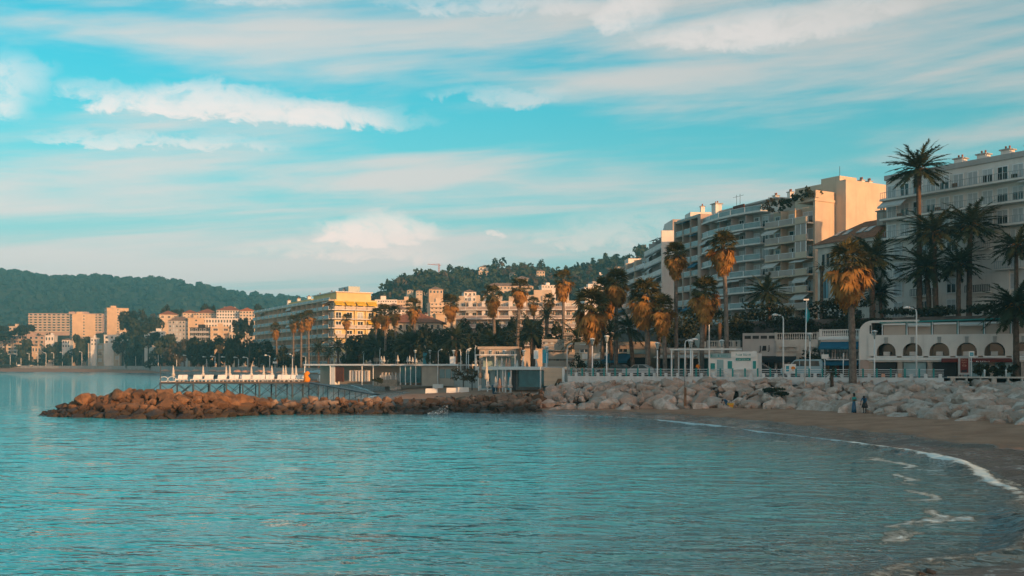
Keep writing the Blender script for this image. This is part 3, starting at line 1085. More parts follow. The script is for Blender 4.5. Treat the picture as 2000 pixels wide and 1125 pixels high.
def balustrade_mesh(L, h, material, step=0.34):
    """stone balustrade: plinth, turned balusters, rail"""
    b = MB()
    b.box(0, L, -.14, .14, 0, .14); b.box(0, L, -.16, .16, h - .14, h)
    n = max(2, int(L / step))
    for i in range(n):
        x = (i + .5) * L / n
        b.lathe([(.06, .14), (.10, .14 + (h - .28) * .3), (.05, .14 + (h - .28) * .7), (.07, h - .14)], 6, (x, 0, 0))
    k = max(1, int(L / 2.6))
    for i in range(k + 1):
        x = i * L / k
        b.box(x - .17, x + .17, -.18, .18, .001, h + .05)
    return b.mesh('balustrade', material)


def frame_of(p0, p1):
    d = Vector((p1[0] - p0[0], p1[1] - p0[1]))
    return d.length, math.atan2(d.y, d.x)


def chimney(parent, x, y, z, w_=0.9, h=1.6, material=None):
    c = box(parent, 'chimney', material or M['plaster_white'], x - w_ / 2, x + w_ / 2, y - w_ / 2, y + w_ / 2, z, z + h)
    o = box(parent, 'chimney_cap', M['concrete'], x - w_ * .65, x + w_ * .65, y - w_ * .65, y + w_ * .65, z + h, z + h + .16)
    for s in (-.22, .22):
        rod(parent, 'chimney_pot', M['tile_roof'], (x + s * w_, y, z + h + .16), (x + s * w_, y, z + h + .65), .13)
    return c


def apartment(name, label, p0, p1, depth, z0, ztop, nfl, fh, bays, wallm, slabm, rail='glass', bd=1.6, awn=0.3, awnm='awning_cream', part=True, bulge=0.0, wins=('open', 'half', 'teal', 'shut', 'curtain'), seed=1, frame_posts=None, para=0.9, slab_out=0.25, group='apartment blocks along the seafront', edge=0.0, win_h=2.15):
    rd = random.Random(seed)
    L, rz = frame_of(p0, p1)
    root = thing(name, label, 'building', (p0[0], p0[1], z0), rz, group)
    H = ztop - z0

    def yo(x):
        return -bulge * (1 - (2 * x / L - 1) ** 2)

    def arc(n, out, xa=0.0, xb=L):
        return [(xa + (xb - xa) * i / n, yo(xa + (xb - xa) * i / n) + out) for i in range(n + 1)]
    # body of the building, recessed behind its balconies
    m = MB()
    nseg = 10 if bulge else 1
    front = arc(nseg, bd)
    ring = front + [(L, depth), (0, depth)]
    k = len(ring)
    m.v = [(x, y, 0) for x, y in ring] + [(x, y, H) for x, y in ring]
    m.face(range(k, 2 * k)); m.face(range(k - 1, -1, -1))
    for i in range(k):
        j = (i + 1) % k
        m.face((i, j, k + j, k + i))
    m.obj('wall', wallm, root)
    bw_ = (L - 2 * edge) / bays
    for f in range(nfl):
        zf = H - (f + 1) * fh
        m = MB()
        fr = arc(nseg * 2, -slab_out, -.1, L + .1) if edge == 0 else arc(nseg * 2, -slab_out, edge * .6, L - edge * .6)
        bk = arc(nseg * 2, bd + .05, -.1, L + .1) if edge == 0 else arc(nseg * 2, bd + .05, edge * .6, L - edge * .6)
        ring = fr + bk[::-1]
        k = len(ring)
        m.v = [(x, y, zf - .28) for x, y in ring] + [(x, y, zf) for x, y in ring]
        m.face(range(k - 1, -1, -1)); m.face(range(k, 2 * k))
        for i in range(k):
            j = (i + 1) % k
            m.face((i, j, k + j, k + i))
        m.obj('balcony_slab', slabm, root)
        for bq in range(bays):
            xa = edge + bq * bw_; xb = xa + bw_; xm = (xa + xb) / 2
            ya, yb = yo(xa), yo(xb)
            ang = math.atan2(yb - ya, bw_)
            ym = (ya + yb) / 2
            mobj('railing', rail_mesh(rail), root, (xm, ym - slab_out + .08, zf), (0, 0, ang), (math.hypot(bw_, yb - ya) * .985, 1, 1.0))
            if part and bq > 0:
                box(root, 'partition', wallm, xa - .06, xa + .06, ya + .25, ya + bd + .02, zf, zf + fh - .28)
            nw = 2 if bw_ > 3.6 else 1
            for q_ in range(nw):
                xw = xa + bw_ * (q_ + .5) / nw
                window(root, xw, yo(xw) + bd - .01, zf + .02, min(bw_ / nw * .72, 2.4), win_h, rd.choice(wins), ang)
            if rd.random() < awn:
                awning(root, xa + .12, xb - .12, ym + .35, zf + fh - .40, rd.choice((1.0, 1.35, 1.7)), rd.choice((.35, .5, .9)), M[awnm], rz=ang, valance=.25)
            if rd.random() < 0.35:      # planter or furniture on the balcony
                xq = rd.uniform(xa + .4, xb - .4)
                box(root, 'planter', rd.choice((M['leaf_dark'], M['wood'], M['iron_dark'])), xq - .35, xq + .35, yo(xq) + .1, yo(xq) + .45, zf + .002, zf + rd.uniform(.5, 1.25))
            if frame_posts and bq > 0:
                box(root, 'pillar', M[frame_posts], xa - .14, xa + .14, ya - slab_out - .06, ya + .24, zf - .28, zf + fh - .28)
    if para:
        m = MB()
        fr = arc(nseg * 2, -slab_out + .02, -.05, L + .05); bk = arc(nseg * 2, bd + .25, -.05, L + .05)
        ring = fr + bk[::-1]; k = len(ring)
        m.v = [(x, y, H - .25) for x, y in ring] + [(x, y, H + .12) for x, y in ring]
        m.face(range(k - 1, -1, -1)); m.face(range(k, 2 * k))
        for i in range(k):
            j = (i + 1) % k
            m.face((i, j, k + j, k + i))
        m.obj('cornice', slabm, root)
        for bq in range(bays):
            xa = bq * L / bays; xb = xa + L / bays; xm = (xa + xb) / 2
            mobj('roof_railing', rail_mesh(rail), root, (xm, yo(xm) + .15, H + .12), (0, 0, math.atan2(yo(xb) - yo(xa), xb - xa)), (L / bays * .985, 1, para))
    return root, L, H


def house(name, label, px0, px1, ytop, ybase, D, depth, rz, wallm, rows, cols, roof='flat', roofm=None, kinds=('plain',), group=None, side_cols=0, wfrac=0.5, hfrac=0.55, bands=False, cat='building', eave=0.5, chim=0, band_m=None, sink=3.0, seed=1, roofbox=True):
    """a building seen from some way off; x along its lit face, one window object per opening"""
    rd = random.Random(seed)
    if px0 < 700 and D < 900: D = max(D, edge_D(px0) + 9)
    s = D / F
    Wd = (px1 - px0) * s / max(.5, math.cos(rz))
    z1, z0 = PZ(ytop, D), PZ(ybase, D)
    root = thing(name, label, cat, (PX(px0, D), D, z0), rz, group)
    H = z1 - z0
    if D < 1000: sink = max(sink, z0 - ZP + .5)
    box(root, 'wall', wallm, 0, Wd, 0, depth, -sink, H)
    fh = H / rows
    for r_ in range(rows):
        zb = r_ * fh
        if bands:
            box(root, 'balcony_slab', band_m or wallm, -.1, Wd + .1, -1.0, -.002, zb - .12, zb + .95 if rows < 9 else zb + .8)
        for c in range(cols):
            wd = Wd / cols * wfrac
            window(root, (c + .5) * Wd / cols, -.01, zb + fh * (.95 if bands else .25) - (fh * hfrac if bands else 0), wd, fh * hfrac, rd.choice(kinds))
        for c in range(side_cols):
            mobj('window', win_mesh('plain'), root, (-.01, (c + .5) * depth / side_cols, zb + fh * .5), (0, 0, R(-90)), (depth / side_cols * .75, 1, fh * .55))
    if roof == 'flat':
        box(root, 'parapet', wallm, -.25, Wd + .25, -.25, depth + .25, H, H + .45)
        if rd.random() < .8 and roofbox:
            xx = rd.uniform(.2, .6) * Wd
            box(root, 'roof_house', wallm, xx, xx + Wd * .25, depth * .3, depth * .7, H + .45, H + 2.3)
    elif roof == 'hip':
        e = eave; rh = min(Wd, depth) * .24
        m = MB()
        a = [(-e, -e, H), (Wd + e, -e, H), (Wd + e, depth + e, H), (-e, depth + e, H)]
        q_ = min(Wd, depth) / 2
        if Wd >= depth: rg = [(q_, depth / 2, H + rh), (Wd - q_ + .01, depth / 2, H + rh)]
        else: rg = [(Wd / 2, q_, H + rh), (Wd / 2, depth - q_ + .01, H + rh)]
        m.v = a + rg
        if Wd >= depth:
            for f in ((0, 1, 5, 4), (1, 2, 5), (2, 3, 4, 5), (3, 0, 4), (3, 2, 1, 0)): m.face(f)
        else:
            for f in ((0, 1, 4), (1, 2, 5, 4), (2, 3, 5), (3, 0, 4, 5), (3, 2, 1, 0)): m.face(f)
        m.obj('roof', roofm or M['tile_roof_dull'], root)
    elif roof == 'gable':
        e = eave; rh = Wd * .22
        m = MB(); m.prism([(-e, H), (Wd + e, H), (Wd / 2, H + rh)], -e, depth + e)
        m.obj('roof', roofm or M['tile_roof_dull'], root)
    for i in range(chim):
        chimney(root, Wd * (i + .7) / (chim + .4), depth * .45, H + .3, 1.1, 2.2)
    return root, Wd, H


# --- the big seafront row, from the far end to the near end
BI, LI, HI = apartment('apartment_building', 'farthest grey seafront block with open balconies stepping down beside the wooded hill', (28.7, 288), (33.4, 250.5), 14, ZP, 33.0, 8, 3.05, 4, M['plaster_tan'], M['plaster_grey'], 'glass', awn=.25, awnm='awning_blue', seed=3, para=0, frame_posts='plaster_cream')
box(BI, 'stair_tower', M['plaster_white'], 4.0, 8.5, 3, 9, HI, HI + 2.2)
box(BI, 'side_wing', M['plaster_cream'], -5.5, -.2, 2.0, 13, 0, HI - 6.5)
for k in range(6):
    box(BI, 'wing_balcony', M['plaster_grey'], -5.6, -.2, .9, 1.999, HI - 9.5 - 3.05 * k, HI - 8.4 - 3.05 * k)

BJ, LJ, HJ = apartment('apartment_building', 'block with a tall blank sunlit end wall and slanted grey balconies', (33.0, 247.5), (34.4, 228.5), 13, ZP, 35.2, 9, 2.95, 5, M['plaster_grey'], M['plaster_grey'], 'solid', awn=.5, seed=5, para=0, bd=1.8)
box(BJ, 'end_wall', M['plaster_white'], LJ - .05, LJ + .55, -.2, 13.05, 0, HJ + .9)
box(BJ, 'end_wall', M['plaster_white'], LJ - 4.5, LJ + .548, 6.5, 13.1, HJ + .9, HJ + 5.2)
box(BJ, 'penthouse', M['frosted_warm'], LJ - 9, LJ - .3, 2.6, 6.498, HJ, HJ + 3.6)
m = MB(); m.prism([(LJ - 14, HJ), (LJ - 9.02, HJ), (LJ - 9.02, HJ + 3.4)], 2.6, 9)
m.obj('slanted_glazing', M['frosted'], BJ)
chimney(BJ, LJ - 2, 10, HJ + 5.2)
rod(BJ, 'roof_rail', M['iron_dark'], (1, 2, HJ + 1), (6, 2, HJ + 1), .06)
rod(BJ, 'roof_rail', M['iron_dark'], (1, 2, HJ), (1, 2, HJ + 1), .06)

PANES[0] = True
BK, LK, HK = apartment('apartment_building', 'narrow pinkish-brown block gridded with square open loggias', (35.6, 215.5), (38.6, 205.2), 13, ZP, 36.0, 10, 3.0, 3, M['plaster_pink'], M['plaster_tan'], 'glass', bd=1.5, awn=.3, awnm='awning_blue', seed=7, frame_posts='plaster_tan', para=.4)
box(BK, 'end_pier', M['plaster_pink'], LK - .02, LK + 1.3, -.35, 3, 0, HK + .3)
box(BK, 'edge_pier', M['plaster_tan'], -.5, -.02, -.35, 3, 0, HK + .3)

BL, LL, HL = apartment('apartment_building', 'wide curved grey block with sweeping glass balconies and white awnings', (39.0, 204.5), (46.6, 186.0), 15, ZP, 34.2, 10, 3.0, 5, M['plaster_grey'], M['plaster_white'], 'glass', bd=2.0, awn=.45, bulge=1.5, seed=11, para=1.0, slab_out=.3)
box(BL, 'penthouse', M['plaster_white'], 2, LL - 1, 4.5, 13, HL, HL + 2.5)
box(BL, 'penthouse_roof', M['plaster_grey'], 1.2, LL, 3.4, 14, HL + 2.5, HL + 2.8)
box(BL, 'wood_screen', M['wood_red'], 9.2, 12.8, 1.2, 1.4, HL + .2, HL + 2.4)
chimney(BL, .6, 3.2, HL, 1.5, 4.2); chimney(BL, 12.5, 9, HL + 2.8); chimney(BL, 17, 9, HL + 2.8)
for xx in (5.0, 6.2):
    rod(BL, 'antenna', M['iron_dark'], (xx, 5, HL + 2.8), (xx, 5, HL + 5.6), .04)
    rod(BL, 'antenna', M['iron_dark'], (xx - 1.2, 5, HL + 5.2), (xx + 1.2, 5, HL + 5.2), .03)

BM, LM, HM = apartment('apartment_building', 'cream block with brown-tinted balconies, huge golden blank end wall and roof garden', (46.6, 182.6), (51.8, 174.0), 6.3, ZP, 33.4, 9, 3.02, 3, M['plaster_cream'], M['plaster_cream'], 'warm', bd=1.9, awn=.55, seed=13, para=0, slab_out=.35)
box(BM, 'end_wall', M['plaster_cream'], LM - .02, LM + .45, 1.2, 6.4, 0, HM + 1.2)
box(BM, 'end_parapet', M['plaster_cream'], LM - 3.5, LM + .6, 1.0, 6.45, HM + .7, HM + 1.15)
box(BM, 'end_parapet', M['plaster_cream'], LM - 3.0, LM + .4, 1.4, 6.2, HM + 1.16, HM + 2.6)
box(BM, 'rear_block', M['plaster_cream'], 1.0, LM + 2.7, 6.45, 17.2, 0, HM + 4.6)
box(BM, 'rear_block', M['plaster_cream'], 1.0, LM + 2.69, 17.2, 20.8, 0, HM + 2.3)
box(BM, 'stair_tower', M['plaster_cream'], LM - 3.0, LM + 1.2, 6.6, 11, HM + 4.6, HM + 5.5)
for yy in (12.3, 14.4):
    chimney(BM, LM + 1.2, yy, HM + 4.6, .8, .5)
rod(BM, 'antenna', M['iron_dark'], (LM, 8, HM + 5.5), (LM, 8, HM + 7.5), .04)
for f in range(5):      # glazed corner boxes on the balconies
    zf = HM - (f + 1) * 3.02
    box(BM, 'corner_panel', M['plaster_cream'], LM - 2.6, LM - .1, -.5, -.36, zf - .2, zf + .9)
    if f in (1, 2):
        box(BM, 'corner_glazing', M['frosted_warm'], LM - 2.5, LM - .12, -.45, -.37, zf + .9, zf + 2.7)
        for xx in (LM - 2.55, LM - 1.3, LM - .12):
            box(BM, 'glazing_bar', M['white_metal'], xx - .06, xx + .06, -.5, -.38, zf + .9, zf + 2.7)

# the villa between the blocks
vl, vr = (50.7, 165.0), (56.2, 154.5)
LV, rzv = frame_of(vl, vr)
VN = thing('villa', 'ornate pale stone villa with red tiled roof and blue shutters between two apartment blocks', 'house', (vl[0], vl[1], ZP), rzv)
HV = PZ(483, 163) - ZP
box(VN, 'wall', M['stone_trim'], 0, LV, 0, 12, 0, HV)
box(VN, 'cornice', M['stone_trim'], -.5, LV + .5, -.5, 12.5, HV, HV + .55)
for zb in (HV - 3.6, HV - 9.6):
    box(VN, 'string_course', M['stone_trim'], -.2, LV + .2, -.25, 0.0, zb - .35, zb)
m = MB()
m.v = [(-.8, -.8, HV + .55), (LV + .8, -.8, HV + .55), (LV + .8, 13, HV + .55), (-.8, 13, HV + .55), (5, 5.5, HV + 4.2), (LV - 2.0, 5.5, HV + 4.2)]
for f in ((0, 1, 5, 4), (1, 2, 5), (2, 3, 4, 5), (3, 0, 4), (3, 2, 1, 0)): m.face(f)
roofV = m.obj('roof', M['tile_roof'], VN)
for xx in (2.4, 4.4, 7.4, 9.0):
    o = box(VN, 'skylight', M['frosted'], -.55, .55, -.9, .9, -.06, .06)
    o.rotation_euler = (math.atan2(3.65, 6.3), 0, 0)
    o.location = (xx, 2.2, HV + .55 + 3.65 * (3.0 / 6.3) + .06)
for xx in (1.3, 2.3, 3.3, 6.0, 7.6, 9.4):
    box(VN, 'window', M['dark'], xx - .32, xx + .32, -.03, .02, HV - 3.2, HV - 1.1)
    box(VN, 'window_surround', M['stone_trim'], xx + .34, xx + .52, -.12, .0, HV - 3.4, HV - .9)
for xx in (1.6, 4.0, 6.4, 8.8):
    box(VN, 'shutter', M['shutter_blue'], xx - .5, xx - .05, -.1, -.03, HV - 8.3, HV - 5.2)
    box(VN, 'shutter', M['shutter_blue'], xx + .25, xx + .75, -.1, -.03, HV - 8.3, HV - 5.2)
    box(VN, 'window', M['dark'], xx - .04, xx + .24, -.05, .02, HV - 8.3, HV - 5.2)
    box(VN, 'pediment', M['stone_trim'], xx - .8, xx + .95, -.22, -.0, HV - 5.1, HV - 4.8)
    box(VN, 'door', M['dark'], xx - .45, xx + .55, -.05, .02, HV - 14.5, HV - 10.6)
    box(VN, 'pilaster', M['stone_trim'], xx - 1.1, xx - .75, -.2, -.0, HV - 14.8, HV - 10.0)
mobj('balustrade', balustrade_mesh(LV + 2, 1.0, M['stone_trim']), VN, (-1, -1.2, HV - 15.4))
box(VN, 'terrace', M['stone_trim'], -1.4, LV + 1, -1.6, -.01, HV - 19, HV - 15.4)
chimney(VN, LV - .6, 2.5, HV + 2.6, 1.2, 2.2, M['plaster_tan'])

# the near block at the right edge of the picture
BO, LO, HO = apartment('apartment_building', 'large shaded white block with long thin-railed balconies behind the tallest palms', (56.3, 152.0), (78.0, 119.0), 14, ZP, 33.6, 3, 3.0, 9, M['plaster_white'], M['plaster_white'], 'bars', bd=1.3, awn=0.12, seed=17, para=0, slab_out=.2, wins=('shut', 'shut', 'half', 'open', 'shut'), part=False)
box(BO, 'parapet', M['plaster_grey'], -.2, LO + .2, 1.1, 14.2, HO, HO + .75)
for k in range(5):
    chimney(BO, 10.0 + k * 3.6, 5, HO + .5, 1.3, 1.5)
for f in range(3, 9):
    zf = HO - (f + 1) * 3.0
    for bq in range(9):
        xa = bq * LO / 9
        window(BO, xa + LO / 18, 1.28, zf + .1, 1.5, 2.2, ('shut', 'half', 'shut', 'open', 'teal')[(f * 5 + bq * 3) % 5])
        if (f + bq) % 2 == 0 or f == 3 and bq < 2:
            box(BO, 'balcony_slab', M['plaster_white'], xa + .3, xa + LO / 9 - .3, .45, 1.29, zf - .2, zf)
            mobj('railing', rail_mesh('iron' if f > 4 else 'bars'), BO, (xa + LO / 18, .5, zf), None, (LO / 9 - .7, 1, 1.0))
box(BO, 'front_bay', M['plaster_white'], LO * .32, LO * .5, .9, 1.31, 0, HO - 9.4)

PANES[0] = False
# unseen blocks carrying the row on, placed and sized to shade the beach
for i, (a, b, top, lab) in enumerate((((80, 116), (94, 93), 30.0, 'tall seafront block just outside the picture beside the large white block'),
                                      ((95, 89), (91, 62), 27.5, 'second seafront block outside the picture, where the bay curves round'),
                                      ((90.5, 58), (85, 31), 27.5, 'third seafront block outside the picture, above the beach corner'),
                                      ((84.5, 28), (80, 3), 27.0, 'last seafront block outside the picture, level with the viewer'))):
    Lx, rzx = frame_of(a, b)
    t_ = thing('apartment_building', lab, 'building', (a[0], a[1], ZP), rzx, 'apartment blocks along the seafront')
    box(t_, 'wall', M['plaster_white'], 0, Lx, 1.4, 15, 0, top - ZP)
    for f in range(9):
        box(t_, 'balcony_slab', M['plaster_white'], 0, Lx, -.2, 1.398, top - ZP - (f + 1) * 3.0 - .28, top - ZP - (f + 1) * 3.0)
    box(t_, 'parapet', M['plaster_grey'], -.1, Lx + .1, 1.2, 15.1, top - ZP, top - ZP + .8)

# ------------------------------------------------------------------ sea wall, railing, upper terrace, restaurants
WALLPTS = [(7.0, 124.0), (14.8, 120.4), (22.6, 116.8), (30.4, 113.2), (38.2, 109.6), (46.0, 106.0)]
sw = thing('sea_wall', 'long low white wall carrying the promenade railing above the boulders', 'wall')
for i, (a, b) in enumerate(zip(WALLPTS[:-1], WALLPTS[1:])):
    L, rz = frame_of(a, b)
    q_ = thing('wall_panel', None, None, (a[0], a[1], 0), rz)
    bpy.data.objects.remove(q_)
    for k in range(3):
        m = MB(); m.box(k * L / 3 + .012, (k + 1) * L / 3 - .012, -.16, .16, 3.2, 4.02)
        m.obj('wall_panel', M['wall_white'], sw, (a[0], a[1], 0), (0, 0, rz))
    m = MB(); m.box(0, L, -.10, .30, 1.0, 3.6); m.obj('footing', M['concrete'], sw, (a[0], a[1] + .06, 0), (0, 0, rz))
# railing: white rails, teal posts, white concrete blocks between
rl = thing('promenade_railing', 'white promenade railing of four bars with teal posts on the sea wall', 'railing')
np_ = 0
for a, b in zip(WALLPTS[:-1], WALLPTS[1:]):
    L, rz = frame_of(a, b)
    d = Vector((math.cos(rz), math.sin(rz), 0))
    o3 = Vector((a[0], a[1], 4.02))
    for k, (zz, r_) in enumerate(((.22, .025), (.42, .025), (.62, .025), (.86, .04))):
        rod(rl, 'rail', M['white_metal'], o3 + Vector((0, 0, zz)), o3 + d * L + Vector((0, 0, zz)), r_, 6)
    n_ = 6
    for k in range(n_):
        p = o3 + d * (L * (k + .3) / n_)
        post = mobj('post', None or _BOX.setdefault('post_teal', (lambda b_: (b_.box(-.09, .09, -.05, .05, 0, .98), b_.mesh('post', M['teal']))[1])(MB())), rl, p, (0, 0, rz))
        p2 = o3 + d * (L * (k + .75) / n_)
        mobj('block', _BOX.setdefault('post_block', (lambda b_: (b_.box(-.17, .17, -.1, .1, 0, .42), b_.mesh('block', M['wall_white']))[1])(MB())), rl, p2, (0, 0, rz))
# the plainer stone balustrade going on to the right
bal = thing('stone_balustrade', 'low beige concrete balustrade continuing the promenade edge beyond the white railing', 'balustrade')
EB = [(46.3, 105.9), (60, 101), (74, 94.5), (90, 86)]
for i, (a, b) in enumerate(zip(EB[:-1], EB[1:])):
    L, rz = frame_of(a, b)
    m = MB(); m.box(0, L, -.2, .2, 2.2, 3.55); m.obj('plinth', M['concrete'], bal, (a[0], a[1], 0), (0, 0, rz))
    m = MB(); m.box(0, L, -.17, .17, 4.02, 4.18); m.obj('handrail', M['stone_trim'], bal, (a[0], a[1], 0), (0, 0, rz))
    d = Vector((math.cos(rz), math.sin(rz), 0))
    n_ = int(L / 1.25)
    for k in range(n_):
        p = Vector((a[0], a[1], 0)) + d * ((k + .4) * L / n_)
        w2 = .24 if k % 3 == 0 else .09
        box(bal, 'post', M['stone_trim'], p.x - w2, p.x + w2, p.y - .12, p.y + .12, 3.55, 4.02)
# sea wall behind the beach club, towards the far shore
for i, (a, b) in enumerate(zip(EDGE[4:-1], EDGE[5:])):
    L, rz = frame_of(a, b)
    m = MB(); m.box(0, L, -.3, .1, -.5, ZP + .25)
    o = m.obj('promenade_wall', M['concrete'], None, (a[0], a[1], 0), (0, 0, rz))
    tag(o, 'concrete promenade retaining wall, ' + ORD[i] + ' stretch counted from the white railing', 'wall', 'promenade retaining walls')
# upper terrace that the blocks and tall palms stand on
m = MB()
ter = [(33, 143), (42, 135.5), (49, 131), (58, 126), (66, 119.5), (92, 97), (100, 105), (60, 160), (50, 182), (36, 222), (28, 240), (20, 235), (24, 185)]
ZT = 11.6
k = len(ter)
m.v = [(x, y, ZP) for x, y in ter] + [(x, y, ZT) for x, y in ter]
top_tri = tessellate_polygon([[Vector((x, y, ZT)) for x, y in ter]])
for t_ in top_tri:
    a_, b_, c_ = t_
    nz = (Vector(ter[b_]).to_3d() - Vector(ter[a_]).to_3d()).cross(Vector(ter[c_]).to_3d() - Vector(ter[a_]).to_3d()).z
    m.face([k + i for i in ((a_, b_, c_) if nz > 0 else (a_, c_, b_))])
for i in range(k):
    j = (i + 1) % k
    m.face((i, j, k + j, k + i))
tag(m.obj('upper_terrace', M['retaining']), kind='structure')


def text_obj(name, s, size, material, parent, loc, rot, ext=.02):
    cu = bpy.data.curves.new(name, 'FONT')
    cu.body = s; cu.size = size; cu.align_x = 'CENTER'; cu.align_y = 'CENTER'; cu.extrude = ext
    tmp = bpy.data.objects.new(name, cu)
    me = bpy.data.meshes.new_from_object(tmp)
    bpy.data.objects.remove(tmp); bpy.data.curves.remove(cu)
    me.materials.clear(); me.materials.append(material)
    return mobj(name, me, parent, loc, rot)


UP = (R(90), 0, 0)


def marks(parent, name, xc, y, z, wd, h, material, words=(4, 6), seed=1):
    """lettering too small to read: word-like rows of strokes standing a little proud"""
    rd = random.Random(seed)
    m = MB()
    n = sum(words) + len(words) - 1
    st = wd / n
    x = xc - wd / 2
    for k, wlen in enumerate(words):
        for i in range(wlen):
            hh = h * (1.0 if i == 0 else rd.choice((.62, .62, .7, .95)))
            m.box(x + st * .12, x + st * .40, y - .012, y, z - h / 2, z - h / 2 + hh)
            if rd.random() < .7: m.box(x + st * .40, x + st * .82, y - .012, y, z - h / 2 + hh * rd.choice((0, .42, .8)), z - h / 2 + hh * rd.choice((.18, .58, 1.0)) + .01)
            x += st
        x += st
    return m.obj(name, material, parent)



# --- arcade restaurant (six arches, screened roof terrace, rounded end)
A0, A1 = (43.3, 121.0), (66.0, 110.5)
LA, rza = frame_of(A0, A1)
AR = thing('arcade_restaurant', 'pale two-storey arcade restaurant with round arches and beige roof-terrace screens', 'restaurant', (A0[0], A0[1], ZP), rza)


def arch_wall(L, arches, z0, z1, zs, r, mat_, thick=.6):
    """wall with round-headed openings"""
    m = MB()
    x = 0.0
    K = 10
    for c in arches:
        # pier left of this arch
        for (y_, flip) in ((0, 0), (thick, 1)):
            pts = [(x, y_, z0), (c - r, y_, z0), (c - r, y_, zs), (c - r, y_, z1), (x, y_, z1)]
            m.poly(pts if not flip else pts[::-1])
            prev = (c - r, zs)
            for i in range(1, K + 1):
                t = math.pi - math.pi * i / K
                q_ = (c + r * math.cos(t), zs + r * math.sin(t))
                pts = [(prev[0], y_, prev[1]), (q_[0], y_, q_[1]), (q_[0], y_, z1), (prev[0], y_, z1)]
                m.poly(pts if not flip else pts[::-1])
                prev = q_
        # reveals
        path = [(c - r, z0), (c - r, zs)] + [(c + r * math.cos(math.pi - math.pi * i / K), zs + r * math.sin(math.pi - math.pi * i / K)) for i in range(1, K + 1)] + [(c + r, z0)]
        for p, q_ in zip(path[:-1], path[1:]):
            m.quad((p[0], 0, p[1]), (p[0], thick, p[1]), (q_[0], thick, q_[1]), (q_[0], 0, q_[1]))
        x = c + r
    m.poly([(x, 0, z0), (L, 0, z0), (L, 0, z1), (x, 0, z1)])
    m.poly([(L, thick, z0), (x, thick, z0), (x, thick, z1), (L, thick, z1)])
    m.quad((0, 0, z1), (L, 0, z1), (L, thick, z1), (0, thick, z1))
    m.quad((L, 0, z0), (L, thick, z0), (L, thick, z1), (L, 0, z1))
    m.quad((0, thick, z0), (0, 0, z0), (0, 0, z1), (0, thick, z1))
    return m


arcs = [2.05 + i * 2.95 for i in range(8)]
arch_wall(LA, arcs, 2.45, 5.0, 2.95, 1.08, M['plaster_cream'] if False else M['plaster_white']).obj('arcade_wall', M['plaster_white'], AR)
for c in arcs:
    m = MB(); m.prism([(-.16, 0), (.16, 0), (.22, .75), (-.22, .75)], -.12, -.002)
    m.obj('keystone', M['concrete'], AR, (c, 0, 3.98))
    box(AR, 'arch_sill', M['white'], c - 1.2, c + 1.2, -.16, .1, 2.28, 2.449)
    box(AR, 'table', M['white'], c - .4, c + .35, 1.2, 1.9, 2.5, 3.0)
box(AR, 'back_wall', M['plaster_tan'], 0, LA, 3.2, 3.4, 0, 5.0)
for k_ in range(7):
    box(AR, 'inner_window', M['glass'], 1.0 + k_ * 3.1, 2.9 + k_ * 3.1, 3.12, 3.198, 2.6, 4.4)
box(AR, 'upper_floor', M['plaster_grey'], 0, LA, -.02, 3.2, 2.05, 2.279)
box(AR, 'fascia', M['plaster_white'], 0, LA, -.25, -.021, 1.75, 2.25)
box(AR, 'ledge', M['white'], -.1, LA, -.45, -.251, 1.95, 2.08)
for i in range(7):     # ground floor shutters and piers
    x0 = .6 + i * 3.3
    box(AR, 'pier', M['plaster_tan'], x0 - .55, x0, -.1, .5, 0, 1.749)
    box(AR, 'roller_shutter', M['pale_teal'] if i not in (0, 2) else M['dark'], x0 + .1, x0 + 2.6, .12, .3, 0, 1.7)
    for k in range(6):
        box(AR, 'shutter_slat', M['pale_teal'] if i not in (0, 2) else M['dark'], x0 + .1, x0 + 2.6, .09, .119, .05 + k * .27, .27 + k * .27)
# roof terrace: beige roller screens between posts under a dark green canopy edge
for i in range(8):
    x0 = 1.6 + i * 2.8
    box(AR, 'screen', M['beige'], x0 + .12, x0 + 2.6, .5, .56, 4.95, 6.3)
    rod(AR, 'terrace_post', M['white_metal'], (x0 - .02, .45, 5.0), (x0 - .02, .45, 6.6), .07)
    rod(AR, 'terrace_post', M['teal'], (x0 + 2.68, .52, 5.0), (x0 + 2.68, .52, 6.6), .05)
    if i % 2 == 0:
        box(AR, 'screen_box', M['white'], x0 + .1, x0 + 2.6, .3, .49, 6.2, 6.42)
    else:
        awning(AR, x0 + .1, x0 + 2.6, .45, 6.45, .5, .3, M['awning_cream'], valance=.6)
m = MB(); m.v = [(1.3, .2, 6.42), (LA, .2, 6.9), (LA, 9, 6.95), (1.3, 9, 6.55), (1.3, .2, 6.58), (LA, .2, 7.06), (LA, 9, 7.1), (1.3, 9, 6.7)]
for f in ((0, 3, 2, 1), (4, 5, 6, 7), (0, 1, 5, 4), (1, 2, 6, 5), (2, 3, 7, 6), (3, 0, 4, 7)): m.face(f)
m.obj('canopy_roof', M['teal'], AR)
# rounded white end pavilion catching the light
m = MB(); m.smooth = True
prof = [(0.0, 0), (0, 5.2)] + [(1.6 - 1.6 * math.cos(t), 5.2 + 1.6 * math.sin(t)) for t in [R(a) for a in range(0, 91, 15)]] + [(6.8, 6.8), (6.8, 6.55), (1.45, 6.5), (1.45, 0)]
m2 = MB(); m2.prism(prof, .2, 8.6)
m2.obj('rounded_pavilion', M['plaster_white'], AR, (-1.1, 0, 0))
box(AR, 'slot_window', M['dark'], .15, .3, .15, .198, 5.2, 6.2)
box(AR, 'corner_pier', M['plaster_pink'], -.9, .1, -.25, .0, 0, 2.0)
# red awning with lettering on the right half
awning(AR, 8.2, 15.6, -.3, 2.16, .9, .25, M['awning_red'], valance=.8)
marks(AR, 'awning_lettering', 12.3, -1.21, 1.80, 2.2, .13, M['white'], (2, 7), 3)
for k in range(9):      # planting boxes behind the balustrade
    pass

